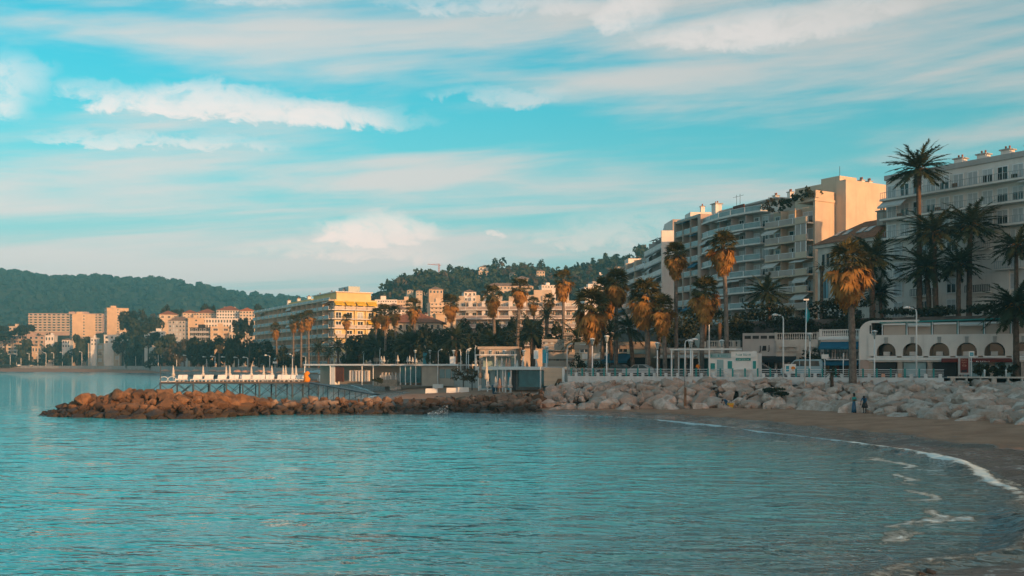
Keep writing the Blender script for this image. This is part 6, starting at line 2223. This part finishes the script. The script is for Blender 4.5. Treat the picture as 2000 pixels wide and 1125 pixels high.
box(pav, 'fence', M['straw'], pvx(745), pvx(790), -1.2, -1.05, -.8, .55)
for px in (601, 655, 720, 742, 864, 899):
    rod(pav, 'post', M['white_metal'], (pvx(px), -.9, -.6), (pvx(px), -.9, zr_), .09, 6)
for k in range(3):
    box(pav, 'window', M['frosted'], pvx(863 + k * 11), pvx(872 + k * 11), -.2, -.1, .9, 2.6)
box(pav, 'wall', M['plaster_tan'], pvx(861.5), pvx(900), -.1, 1, -.6, zr_)
C_D = 146.0
cl = thing('beach_club', 'white flat-roofed beach club with glass front and blue doors beside the revetment', 'pavilion', (PX(938, C_D + 6), C_D + 6, 1.7), math.atan2(-12, PX(1062, C_D - 6) - PX(938, C_D + 6)))
LC_ = math.hypot(PX(1062, C_D - 6) - PX(938, C_D + 6), 12)
zc_ = PZ(722, C_D) - 1.7
box(cl, 'roof', M['white'], 0, LC_, -.6, 8, zc_, zc_ + .42)
box(cl, 'back_wall', M['plaster_grey'], 0, LC_, 5, 5.2, -.3, zc_)
for k in range(5):
    box(cl, 'glass_panel', M['frosted'] if k % 2 == 0 else M['glass_teal'], .3 + k * 1.15, 1.35 + k * 1.15, 0, .06, .1, zc_ - .1)
for x_ in (.15, 2.4, 4.9, 6.2, 6.9, 8.2, LC_ - .2):
    rod(cl, 'post', M['white_metal'], (x_, -.4, -.3), (x_, -.4, zc_), .1, 6)
box(cl, 'door', M['cyan_plastic'], 7.0, 7.5, -.1, 0, 0, zc_ - .4)
box(cl, 'dark_opening', M['shadow_room'], 7.55, 8.4, .3, .36, 0, zc_ - .1)
box(cl, 'end_wall', M['glass_teal'], 9.0, LC_, .3, .36, .5, zc_ - .1)
pw = thing('plank_wall', 'pale boarded wall catching pink light at the end of the sea wall', 'wall', (PX(1063, 127), 127, 2.7), math.atan2(-2.0, 2.3 + 2))
for k in range(4):
    box(pw, 'plank', M['plaster_cream'], 0, 2.5, -.06 + .01 * (k % 2), .1, k * .58, k * .58 + .56)
m = MB(); m.prism([(1.4, 0), (2.4, 0), (2.4, .95), (1.95, .95)], -.2, -.062); m.obj('rock_relief', M['wood'], pw)
box(pw, 'end_post', M['white'], 2.5, 2.8, -.1, .15, -.4, 2.3)
cn = thing('steel_canopy', 'thin white steel canopy on the promenade above the beach club', 'canopy', (PX(928, 160), 160, ZP))
box(cn, 'roof', M['white_metal'], 0, PX(1010, 160) - PX(928, 160), 0, 4, 2.9, 3.05)
for x_ in (.1, 3.2, 6.4):
    rod(cn, 'post', M['white_metal'], (x_, .2, 0), (x_, .2, 2.9), .08, 6)
    rod(cn, 'post', M['white_metal'], (x_, 3.8, 0), (x_, 3.8, 2.9), .08, 6)
box(cn, 'panel', M['pale_teal'], 1.2, 6.3, 3.6, 3.7, .2, 2.7)
CP = [(745, 697, 5.45, 193), (750, 697, 5.45, 192), (777, 695, 5.45, 191), (796, 698, 5.45, 190), (800, 696, 5.45, 189.5), (806, 699, 5.45, 189), (813, 702, 5.45, 188.6)]
for i, (px, yt, z0, D) in enumerate(CP):
    closed_parasol('closed_parasol', 'closed white parasol standing on the pavilion roof, ' + ORD[i] + ' from the left', (PX(px, D + 3), D + 3, z0), PZ(yt, D) - z0 + .2, .28, M['awning_cream'], 'closed parasols on the pavilion roof')
CP = [(938, 698, 2.0, 150, 'straw'), (950, 698, 1.9, 141, 'awning_cream'), (970, 698, ZP, 157, 'awning_cream'), (980, 698, ZP, 156, 'awning_cream'), (989, 699, ZP, 155, 'peach'), (995, 699, ZP, 154, 'peach'), (1010, 702, ZP, 150, 'awning_cream'), (1021, 699, ZP, 148, 'awning_cream'), (1029, 705, ZP, 147, 'straw'), (1048, 703, ZP, 145, 'awning_cream'),
      (953, 736, 1.6, 138, 'awning_cream'), (968, 735, 1.6, 137, 'awning_cream'), (976, 738, 1.6, 136, 'peach'), (986, 735, 1.6, 136, 'awning_cream'), (996, 736, 1.6, 135, 'awning_cream')]
for i, (px, yt, z0, D, mt) in enumerate(CP):
    z0 = max(z0, sandz(PX(px, D), D)) if z0 < 3 else z0
    closed_parasol('closed_parasol', {'straw': 'closed brown parasol', 'peach': 'closed dusty pink parasol', 'awning_cream': 'closed white parasol'}[mt] + (' on the club terrace, ' if i < 10 else ' on the club sand, ') + ORD[i if i < 10 else i - 10] + ' from the left', (PX(px, D), D, z0), PZ(yt, D) - z0, .33, M[mt], 'closed parasols at the beach club')
# brown shrubs beside the club
for i, (px, yt, D, wd, hh, mt, lab) in enumerate(((905, 718, 165, 2.4, 2.2, 'leaf_brown', 'brown leafless-looking bush left of the beach club'), (922, 716, 160, 1.8, 2.4, 'leaf_brown', 'taller brown bush against the beach club'), (738, 738, 190, 1.2, 1.0, 'leaf_dark', 'small dark green bush by the stacked loungers'), (1098, 748, 122, .8, .5, 'leaf_dark', 'little dark bush at the top of the boulders'), (1510, 757, 106, 1.2, .6, 'leaf_dark', 'low dark shrub among boulders below the kiosk'), (1526, 764, 105, .7, .4, 'leaf_dark', 'smaller dark shrub among boulders below the kiosk'), (1170, 690, 134, 1.5, 3.6, 'leaf_dark', 'tall clipped dark shrub by the promenade lamps'), (1128, 690, 137, 1.4, 3.6, 'leaf_dark', 'tall dark shrub left of the promenade lamps'), (1585, 680, 121, 1.5, 2.2, 'leaf_dark', 'round dark tree-shrub in front of the grey restaurant'))):
    z1 = PZ(yt, D)
    b = MB(); leaf_mass(b, 420, wd, wd * .8, hh / 2, .16 if D < 140 else .2, 700 + i, 10)
    t = thing('bush', lab, 'bush', (PX(px, D), D, z1 - hh))
    b.obj('foliage', M[mt], t, (0, 0, hh / 2))
    rod(t, 'stem', M['bark'], (0, 0, -1.6 if i in (8, 0, 1) else -.3), (0, 0, hh * .5), .08, 6)
for i, px in enumerate((1915, 1930, 1948, 1962, 1978)):
    D = 109.5
    t = thing('leafy_plant', 'big-leaved dark plant behind the stone balustrade, ' + ORD[i] + ' from the left', 'plant', (PX(px, D), D, ZP), 0, 'dark plants behind the balustrade')
    b = MB()
    for k in range(26):
        fan_leaf(b, k, .2, .5, 5) if False else None
    leaf_mass(b, 90, .75, .6, .8, .26, 800 + i, 8, (0, 0, .8)); b.obj('leaves', M['leaf_dark'], t)
    rod(t, 'stem', M['bark'], (0, 0, 0), (0, 0, .8), .05, 5)


# --- lamp posts
def goblet_lamp(label, px, ytop, D, z0=ZP, group='goblet lamp posts'):
    if px < 1105: D = max(D, edge_D(px) + 1.2)
    H = PZ(ytop, D) - z0
    t = thing('street_lamp', label, 'street lamp', (PX(px, D), D, z0), 0, group)
    b = MB(); b.tube([(0, 0, 0), (0, 0, .3), (0, 0, H - .9)], [.12, .085, .065], 8); b.obj('pole', M['white_metal'], t)
    b = MB(); b.lathe([(.06, H - .95), (.10, H - .6), (.24, H - .12)], 10); o = b.obj('lantern_glass', M['frosted'], t)
    b = MB(); b.lathe([(.33, H - .12), (.35, H - .06), (.2, H + .02), (.02, H + .06)], 10); b.obj('cap', M['white_metal'], t)
    for a in range(4):
        rod(t, 'rib', M['white_metal'], (.1 * math.cos(a * 1.57), .1 * math.sin(a * 1.57), H - .75), (.27 * math.cos(a * 1.57), .27 * math.sin(a * 1.57), H - .1), .02, 4)


def arm_lamp(label, px, ytop, D, arm=-1.5, z0=ZP, group='arm lamp posts', r=.10):
    if px < 1105: D = max(D, edge_D(px) + 1.2)
    H = PZ(ytop, D) - z0
    t = thing('street_lamp', label, 'street lamp', (PX(px, D), D, z0), 0, group)
    s = 1 if arm > 0 else -1; a = abs(arm)
    b = MB(); b.tube([(0, 0, 0), (0, 0, H * .5), (0, 0, H - .5), (s * .08, 0, H - .2), (s * .35, 0, H - .05), (s * a * .55, 0, H)], [r, r * .85, r * .7, r * .65, r * .6, r * .55], 8); b.obj('pole', M['white_metal'], t)
    b = MB(); b.tube([(s * a * .5, 0, H), (s * a * .75, 0, H + .03), (s * a, 0, H)], [r * .8, r * 1.5, r * .7], 8); b.obj('lamp_head', M['white'], t)


GL_ = [(710, 687, 215), (811, 684, 190), (840, 684, 186), (886, 684, 180), (915, 683, 176), (958, 684, 168), (985, 684, 164), (1023, 684, 158), (1068, 677, 146), (1157, 661, 124.5), (1185, 655.5, 122.5), (1284, 669, 118.5), (1349, 665, 116.0), (1410, 664, 121), (1582, 651, 112.5), (1708, 646, 109.5)]
for i, (px, yt, D) in enumerate(GL_):
    goblet_lamp('slim white lamp post with goblet lantern, ' + ORD[i] + ' from the left', px, yt, D)
AL_ = [(856, 683, 186, .9), (900, 683, 178, -.1), (911, 681, 177, .9), (1108, 672, 140, .8), (1338, 663, 117, 1.5), (1385, 628, 124, -1.1), (1530, 615, 113, -1.25), (1790, 601, 107.8, -1.4), (742, 680, 205, .05), (928, 675, 172, .05)]
for i, (px, yt, D, arm) in enumerate(AL_):
    arm_lamp('bent-arm white lamp post on the promenade, ' + ORD[sorted(range(len(AL_)), key=lambda k: AL_[k][0]).index(i)] + ' from the left', px, yt, D, arm)
FL = [(6, 691), (20, 692), (32, 690), (41, 692), (57, 690), (74, 690), (90, 689), (105, 689), (122, 688), (141, 688), (160, 687), (178, 688), (203, 686), (232, 686), (265, 686), (309, 687), (329, 686), (345, 692), (365, 694), (382, 696), (404, 697), (420, 696), (441, 697), (466, 698), (484, 698), (527, 694), (571, 692), (597, 696)]
for i, (px, yt) in enumerate(FL):
    D = edge_D(px) + 3
    arm_lamp('white arm lamp post along the far shore road, ' + ORD[i] + ' from the left', px, yt, D, -2.0 if D > 330 else -1.0, group='far shore lamp posts', r=.22 if D > 330 else .15)

# --- signs, flagpole, advertising panel
def sign_post(name, label, px, ytop, D, plate, platem, polem=None, z0=ZP, cat='sign'):
    t = thing(name, label, cat, (PX(px, D), D, z0))
    H = PZ(ytop, D) - z0
    rod(t, 'post', polem or M['white_metal'], (0, 0, 0), (0, 0, H), .05, 6)
    box(t, 'plate', platem, -plate[0] / 2, plate[0] / 2, -.1, -.055, H - plate[1], H)
    return t, H


sign_post('street_sign', 'white rectangular sign on a post in front of the blue awning restaurant', 1611, 692, 111.5, (.8, .5), M['white'])
t, H = sign_post('bus_sign', 'square blue and white bus stop sign on a white post', 1897, 686, 107.5, (.56, .62), M['white'])
box(t, 'blue_field', M['cyan_plastic'], -.19, .19, -.112, -.101, H - .5, H - .12)
marks(t, 'pictogram', 0, -.113, H - .31, .22, .14, M['white'], (3,), 8)
sign_post('white_post', 'plain white post near the blue awning restaurant', 1647, 690, 111, (.1, .1), M['white'], cat='post')
for i, px in enumerate((1923, 1965)):
    b = MB(); b.lathe([(.09, 0), (.09, .75), (.12, .8), (.05, .92)], 8)
    o = b.obj('bollard', M['white'], None, (PX(px, 106.5), 106.5, ZP)); tag(o, ('left' if i == 0 else 'right') + ' white bollard behind the stone balustrade', 'bollard', 'white bollards')
ap = thing('advertising_panel', 'grey framed advertising panel with a dark red poster by the bus sign', 'advertising panel', (PX(1883, 108.5), 108.5, ZP), R(-14))
box(ap, 'frame', M['plaster_grey'], -.58, .58, -.12, .12, .35, 2.35)
box(ap, 'poster', M['awning_red'], -.40, .40, -.135, -.121, .55, 2.12)
for zz, h_, wd, n_ in ((1.95, .14, .56, (6,)), (1.70, .13, .5, (5,)), (1.5, .1, .3, (2,)), (1.32, .13, .42, (5,))):
    marks(ap, 'poster_lettering', 0, -.136, zz, wd, h_, M['peach'], n_, int(zz * 10))
b = MB(); b.prism([(-.35, .6), (.3, .6), (.22, .95), (-.05, .82), (-.25, .9)], -.139, -.1355); b.obj('poster_shape', M['dark'], ap)
for s in (-.4, .4): box(ap, 'foot', M['iron_dark'], s - .06, s + .06, -.08, .08, 0, .35)
fp = thing('flagpole', 'tall white flagpole with a hanging blue flag in front of the sea wall', 'flagpole', (PX(1571.5, 107.5), 107.5, 3.0))
Hf = PZ(586, 107.5) - 3.0
b = MB(); b.tube([(0, 0, 0), (.12, 0, Hf * .5), (.22, 0, Hf)], [.085, .07, .045], 8); b.obj('pole', M['white_metal'], fp)
box(fp, 'top_fitting', M['white_metal'], -.12, .45, -.08, .08, Hf - .05, Hf + .12)
b = MB()
fz1 = PZ(597, 107.5) - 3.0; fz0 = PZ(629, 107.5) - 3.0
nf = 10
for i in range(nf):
    for j in range(4):
        def fpnt(i_, j_):
            t_ = i_ / nf
            wdt = .05 + .42 * math.sin(math.pi * min(1, t_ * 1.05)) ** .7
            return (.2 + wdt * (j_ / 4 - .25), .10 * math.sin(j_ * 2.2 + t_ * 3), fz1 + (fz0 - fz1) * t_ - .12 * j_ / 4)
        b.cur = 1 if j == 3 else 0
        b.poly([fpnt(i, j), fpnt(i, j + 1), fpnt(i + 1, j + 1), fpnt(i + 1, j)])
M['flag_yellow'] = mat('flag_yellow', (.45, .38, .10), .8)
fo = b.obj('flag', [M['cyan_plastic'], M['teal']], fp)
for i, (px, y0, y1, D, mt, lab, wd) in enumerate(((1065, 683, 709, 146, 'cyan_plastic', 'turquoise upright banner on the promenade by the palms', .62), (1047, 684, 701, 147, 'white', 'white upright banner beside the turquoise one', .5), (830, 689, 712, 190, 'cyan_plastic', 'blue and white upright banner behind the pavilion roof', .6), (736, 699, 706, 205, 'straw', 'tan notice board above the pavilion roof', 1.1), (884, 696, 712, 181, 'white', 'white notice board behind the club bushes', .8), (537, 706, 710, 280, 'white', 'white sign on a post above the far sand', 1.0))):
    D = max(D, edge_D(px) + 1.5) if px < 1100 else D
    t = thing('banner', lab, 'banner', (PX(px, D), D, ZP))
    box(t, 'panel', M[mt], -wd / 2 * 1.4, wd / 2 * 1.4, -.06, .06, PZ(y1, D) - ZP, PZ(y0, D) - ZP)
    box(t, 'base', M['wall_white'], -wd / 2, wd / 2, -.2, .2, 0, .3)
    rod(t, 'post', M['white_metal'], (0, .1, 0), (0, .1, PZ(y0, D) - ZP), .05, 6)
for i, px in enumerate((1723, 1755)):
    p = Vector((PX(px, 108.0), 108.0 - .25, 4.1))
    t = thing('orange_bag', ('left' if i == 0 else 'right') + ' pale orange bag hanging on the promenade railing', 'bag', p, 0, 'bags on the railing')
    b = MB(); b.prism([(-.2, 0), (.2, 0), (.17, .36), (-.17, .36)], -.08, .08); b.obj('bag', M['peach'], t)

# --- beach steps, wooden post on the revetment
p = Vector((PX(1338, 104), 104, 1.1))
t = thing('wooden_post', 'leaning weathered timber post at the foot of the boulders', 'post', p)
b = MB(); b.prism([(-.14, 0), (.14, 0), (.12, 1.9), (-.08, 2.0)], -.1, .1); b.obj('post', M['wood'], t)
rod(t, 'wire', M['iron_dark'], (0, 0, 1.9), (-.1, 0, 3.2), .02, 4)

# --- parked van and cars on the seafront road
def wheel(parent, x, y, r=.33):
    b = MB(); b.tube([(0, -.1, 0), (0, .1, 0)], r, 14); w_ = b.obj('wheel', M['dark'], parent, (x, y, r))
    b = MB(); b.tube([(0, -.115, 0), (0, .115, 0)], r * .55, 10); b.obj('rim', M['rail_grey'], w_)


def vehicle(name, label, px, D, rz, prof, wd, bodym, glassq, cat, group=None):
    t = thing(name, label, cat, (PX(px, D), D, ZP + .006), rz, group)
    b = MB(); b.prism(prof, -wd / 2, wd / 2); b.obj('body', bodym, t)
    for q_ in glassq:
        for s in (-1, 1):
            b = MB(); b.prism(q_, s * wd / 2 - .012, s * wd / 2 + .012); b.obj('window', M['glass'], t)
    xs_ = [p_[0] for p_ in prof]
    L0, L1 = min(xs_), max(xs_)
    for x_ in (L0 + .75, L1 - .8):
        for s in (-1, 1): wheel(t, x_, s * (wd / 2 - .12))
    for s in (-1, 1):
        box(t, 'headlight', M['frosted'], L0 - .02, L0 + .06, s * wd * .36 - .13, s * wd * .36 + .13, .62, .80)
        box(t, 'tail_light', M['awning_red'], L1 - .05, L1 + .02, s * wd * .40 - .07, s * wd * .40 + .07, .75, 1.0)
    box(t, 'bumper', M['dark'], L0 - .06, L0 + .1, -wd * .46, wd * .46, .32, .5)
    return t


vanp = [(-2.3, .35), (-2.35, .85), (-2.2, 1.05), (-1.45, 1.2), (-.75, 1.95), (-.5, 2.05), (2.2, 2.05), (2.35, 1.6), (2.38, .4)]
M['van_paint'] = mat('van_paint', (.30, .44, .50), .35, .05, .5, spec=.5)
M['car_dark'] = mat('car_dark', (.03, .035, .04), .3, .1, .5, spec=.5)
M['car_silver'] = mat('car_silver', (.35, .36, .37), .3, .05, .5, spec=.5)
vehicle('parked_van', 'pale blue van parked behind the railing near the flagpole', 1566, 117.5, R(-22), vanp, 1.85, M['van_paint'], [[(-1.25, 1.25), (-.72, 1.82), (-.2, 1.86), (-.2, 1.25)], [(-.1, 1.25), (-.1, 1.86), (.9, 1.86), (.9, 1.25)], [(1.05, 1.25), (1.05, 1.86), (2.0, 1.86), (2.1, 1.25)]], 'van')
carp = [(-2.1, .3), (-2.12, .75), (-1.9, .85), (-1.1, .92), (-.55, 1.4), (.7, 1.45), (1.5, .98), (2.0, .9), (2.08, .4)]
for i, (px, D, mt, lab) in enumerate(((1250, 126.5, 'car_silver', 'silver car parked under the palms by the blue canopy'), (1480, 119, 'car_dark', 'dark car parked in front of the grey restaurant'), (650, 265, 'car_silver', 'silver car beyond the pavilion roof'), (672, 262, 'car_dark', 'dark car beyond the pavilion roof'), (1208, 130, 'car_dark', 'dark car between palm trunks'), (36, 610, 'car_silver', 'pale car on the far shore road'), (60, 598, 'car_dark', 'dark car on the far shore road'))):
    vehicle('parked_car', lab, px, D, R(-25 if D < 200 else -55), carp, 1.75, M[mt], [[(-1.0, .95), (-.52, 1.34), (0, 1.37), (0, .95)], [(.1, .95), (.1, 1.37), (.65, 1.38), (1.3, .96)]], 'car', 'cars parked along the seafront')
for i, (px, mt, lab) in enumerate(((1538, 'cyan_plastic', 'blue sandwich board beside the van'), (1549, 'orange_cloth', 'sandwich board with an orange disc beside the van'))):
    D = 113.5
    t = thing('sandwich_board', lab, 'sign board', (PX(px, D), D, ZP))
    box(t, 'board', M['white'], -.32, .32, -.03, .03, .45, 1.5)
    if i == 0: box(t, 'picture', M[mt], -.18, .18, -.045, -.031, .65, 1.3)
    else:
        b = MB(); b.tube([(0, -.045, 1.0), (0, -.031, 1.0)], .24, 14); b.obj('picture', M[mt], t)
    for s in (-.28, .28): rod(t, 'leg', M['iron_dark'], (s, 0, 0), (s, 0, .5), .02, 4)
for i, (px, lab) in enumerate(((1128, 'left orange-brown café table by the promenade lamps'), (1172, 'right orange-brown café table by the promenade lamps'))):
    D = 128
    t = thing('cafe_table', lab, 'table', (PX(px, D), D, ZP), R(-20), 'café tables')
    box(t, 'top', M['wood'], -.9, .9, -.4, .4, .95, 1.03)
    for sx in (-.8, .8):
        for sy in (-.3, .3): box(t, 'leg', M['wood'], sx - .05, sx + .05, sy - .05, sy + .05, 0, .95)
    for k in range(3): box(t, 'stool', M['wood'], -.7 + k * .6, -.4 + k * .6, -.75, -.5, .55, .62)


# --- people
def skin_body(verts, edges, rads, root_i=0):
    me = bpy.data.meshes.new('body'); me.from_pydata(verts, edges, [])
    o = bpy.data.objects.new('body_tmp', me); col.objects.link(o)
    sk = o.modifiers.new('s', 'SKIN'); sk.use_smooth_shade = True
    o.modifiers.new('u', 'SUBSURF').levels = 2
    for i, r_ in enumerate(rads):
        me.skin_vertices[0].data[i].radius = (r_, r_)
        me.skin_vertices[0].data[i].use_root = (i == root_i)
    dg = bpy.context.evaluated_depsgraph_get()
    out = bpy.data.meshes.new_from_object(o.evaluated_get(dg))
    bpy.data.objects.remove(o)
    return out


def person(label, loc, rz, pose, top, bottom, skirt=None, hair='short', scale=1.0, sleeves=.6):
    """pose: dict of joints; body one skinned surface, coloured by region; hair and skirt as children"""
    J = dict(pel=(0, 0, .92), chest=(0, 0, 1.25), neck=(0, 0, 1.44), head0=(0, -.02, 1.54), head1=(0, -.03, 1.68),
             shl=(-.17, 0, 1.40), ell=(-.23, .02, 1.12), wrl=(-.22, -.08, .90), hal=(-.22, -.11, .80), shr=(.17, 0, 1.40), elr=(.23, .02, 1.12), wrr=(.22, -.08, .90), har=(.22, -.11, .80),
             hil=(-.09, 0, .90), knl=(-.10, -.02, .49), anl=(-.10, .02, .08), tol=(-.11, -.14, .04), hir=(.09, 0, .90), knr=(.10, -.02, .49), anr=(.10, .02, .08), tor=(.11, -.14, .04))
    J.update(pose)
    Rr = dict(pel=.135, chest=.14, neck=.055, head0=.075, head1=.085, shl=.065, ell=.045, wrl=.032, hal=.035, shr=.065, elr=.045, wrr=.032, har=.035, hil=.095, knl=.06, anl=.04, tol=.035, hir=.095, knr=.06, anr=.04, tor=.035)
    names = list(J)
    ix = {n_: i for i, n_ in enumerate(names)}
    E = [('pel', 'chest'), ('chest', 'neck'), ('neck', 'head0'), ('head0', 'head1'), ('chest', 'shl'), ('shl', 'ell'), ('ell', 'wrl'), ('wrl', 'hal'), ('chest', 'shr'), ('shr', 'elr'), ('elr', 'wrr'), ('wrr', 'har'), ('pel', 'hil'), ('hil', 'knl'), ('knl', 'anl'), ('anl', 'tol'), ('pel', 'hir'), ('hir', 'knr'), ('knr', 'anr'), ('anr', 'tor')]
    t = thing('person', label, 'person', loc, rz)
    t.scale = (scale,) * 3
    # fingers: short chains rooted in each palm
    verts = [J[n_] for n_ in names]; rads = [Rr[n_] for n_ in names]; edges = [(ix[a], ix[b_]) for a, b_ in E]
    for s in 'lr':
        h = Vector(J['ha' + s]); dv = (h - Vector(J['wr' + s])).normalized(); sdv = dv.orthogonal().normalized()
        for k in range(5):
            off = sdv * (-.03 + .015 * k)
            i0 = len(verts)
            ln = (.05, .07, .078, .072, .055)[k]
            verts += [tuple(h + off + dv * .03), tuple(h + off * (1.8 if k == 0 else 1.15) + dv * (.03 + ln * (.6 if k == 0 else 1)) + Vector((0, -.012, 0)))]
            rads += [.010, .008]
            edges += [(ix['ha' + s], i0), (i0, i0 + 1)]
    me = skin_body(verts, edges, rads)
    me.materials.clear()
    for m_ in (M['skin'], M[top], M[bottom], M['dark']): me.materials.append(m_)
    P_ = {n_: Vector(J[n_]) for n_ in names}
    for poly in me.polygons:
        c = poly.center
        best = None
        for a, b_ in E:
            v_ = P_[b_] - P_[a]
            k_ = max(0.0, min(1.0, (c - P_[a]).dot(v_) / max(1e-6, v_.length_squared)))
            dd = (c - P_[a] - v_ * k_).length
            if best is None or dd < best[0]: best = (dd, a, b_)
        e = best[2]
        if e in ('chest', 'shl', 'shr', 'neck') or (e in ('ell', 'elr')): mi_ = 1
        elif e in ('hil', 'hir', 'knl', 'knr') or (e in ('anl', 'anr') and not skirt): mi_ = 2
        elif e in ('tol', 'tor'): mi_ = 3
        else: mi_ = 0
        poly.material_index = mi_ if not (skirt and e in ('knl', 'knr', 'anl', 'anr')) else 0
        poly.use_smooth = True
    mobj('body', me, t)
    hd = Vector(J['head1'])
    b = MB()
    b.lathe([(.02, .10), (.07, .085), (.098, .03), (.102, -.03), (.085, -.08 if hair == 'short' else -.16)], 12)
    o = b.obj('hair', M['hair'], t, hd + Vector((0, .022, .015)))
    b = MB(); b.lathe([(.0, -.02), (.012, -.012), (.010, .02)], 6); b.obj('nose', M['skin'], t, hd + Vector((0, -.095, -.04)))
    if skirt:
        z1, z0, r1, r0, m_ = skirt
        b = MB(); b.lathe([(r0, z0), (r0 * .93, z0 + (z1 - z0) * .35), (r1 * 1.12, z0 + (z1 - z0) * .8), (r1, z1)], 14)
        for i, v in enumerate(b.v):
            a = math.atan2(v[1], v[0]); k = 1 + .10 * math.cos(7 * a) * (1 - (v[2] - z0) / (z1 - z0))
            b.v[i] = (v[0] * k, v[1] * k * .8, v[2])
        b.obj('skirt', M[m_], t)
    return t


p, D = on_sand(1668, 806.5)
person('person in a teal top and long blue skirt standing with folded arms on the sand', p, R(25), dict(ell=(-.25, -.05, 1.14), wrl=(-.10, -.20, 1.12), hal=(-.02, -.21, 1.13), elr=(.25, -.05, 1.14), wrr=(.10, -.21, 1.16), har=(.02, -.22, 1.17)), 'teal', 'blue_plastic', (1.0, .06, .15, .22, 'blue_plastic'), 'long', scale=38 / F * D / 1.74)
p2, D2 = on_sand(1689, 807)
person('person in a blue top and dark knee-length skirt bending towards the rocks', p2, R(-35), dict(chest=(.02, -.16, 1.22), neck=(.04, -.30, 1.36), head0=(.05, -.40, 1.40), head1=(.06, -.49, 1.45), shl=(-.15, -.24, 1.34), shr=(.19, -.24, 1.34), ell=(-.24, -.30, 1.08), wrl=(-.22, -.42, .90), hal=(-.22, -.45, .81), elr=(.24, -.36, 1.06), wrr=(.25, -.50, .84), har=(.25, -.53, .75)), 'blue_plastic', 'dark', (1.02, .48, .16, .27, 'dark'), 'short', scale=37 / F * D2 / 1.68)
p3, D3 = on_sand(1418, 797)
person('person in blue stooping low at the foot of the boulders', p3, R(-60), dict(pel=(0, .1, .80), chest=(0, -.22, .92), neck=(0, -.40, .94), head0=(0, -.48, .93), head1=(0, -.56, .90), shl=(-.16, -.34, .95), shr=(.16, -.34, .95), ell=(-.20, -.42, .70), wrl=(-.18, -.50, .48), hal=(-.18, -.52, .39), elr=(.20, -.42, .70), wrr=(.18, -.50, .48), har=(.18, -.52, .39), hil=(-.09, .1, .78), hir=(.09, .1, .78), knl=(-.10, -.05, .45), knr=(.10, -.05, .45)), 'blue_plastic', 'blue_plastic', None, 'short', scale=.95)
t = thing('beach_bag', 'yellow and orange striped beach bag beside the stooping person', 'bag', (p3.x + .45, p3.y - .1, p3.z + .02), .3)
b = MB(); b.prism([(-.25, 0), (.25, 0), (.33, .5), (-.33, .5)], -.14, .14); b.obj('bag', M['awning_yellow'], t)
box(t, 'stripe', M['orange_cloth'], -.28, .28, -.15, -.141, .15, .32)
b = MB(); b.tube([(-.2, 0, .5), (-.1, 0, .72), (.1, 0, .72), (.2, 0, .5)], .02, 6); b.obj('handle', M['dark'], t)
for (px, D, top, bot, lab, rz) in ((1363, 117.5, 'orange_cloth', 'dark', 'person in a bright orange jacket on the promenade by the kiosk columns', .4), (1388, 118.5, 'wood_red', 'dark', 'person in a dark red top standing beside the kiosk', -.5), (1343, 119, 'dark', 'dark', 'person in dark clothes behind the promenade railing left of the kiosk', .8)):
    person(lab, (PX(px, D), D, ZP + .004), rz, {}, top, bot, None, 'short', scale=1.0)

# spray where a wave breaks against the breakwater
b = MB()
rd = random.Random(12)
for i in range(420):
    u_ = rd.random()
    p = Vector((PX(835 + 40 * u_, 108.6), 108.7 + rd.gauss(0, .25), .05 + abs(rd.gauss(0, .22)) * (0.3 + 2.4 * u_ ** 2)))
    r_ = rd.uniform(.03, .10)
    b.poly([p + Vector((rd.uniform(-r_, r_), rd.uniform(-r_, r_), rd.uniform(-r_, r_))) for _ in range(3)])
tag(b.obj('wave_spray', M['foam']), 'white spray of a small wave breaking on the breakwater', 'spray', kind='stuff')

# ------------------------------------------------------------------ the air between here and the hills
b = MB(); b.box(-2600, 1900, -260, 2900, -6, 222)
hzo = b.obj('haze', [])
hm = bpy.data.materials.new('haze_air'); hm.use_nodes = True
hnt = hm.node_tree
for n_ in list(hnt.nodes):
    if n_.type == 'BSDF_PRINCIPLED': hnt.nodes.remove(n_)
pv = hnt.nodes.new('ShaderNodeVolumePrincipled')
pv.inputs['Color'].default_value = (0.20, 0.74, 1.0, 1)
pv.inputs['Density'].default_value = 0.00027
pv.inputs['Anisotropy'].default_value = 0.0
hnt.links.new(pv.outputs[0], hnt.nodes['Material Output'].inputs['Volume'])
hzo.data.materials.append(hm)
tag(hzo, 'thin blue haze filling the air over the bay', 'haze', kind='stuff')
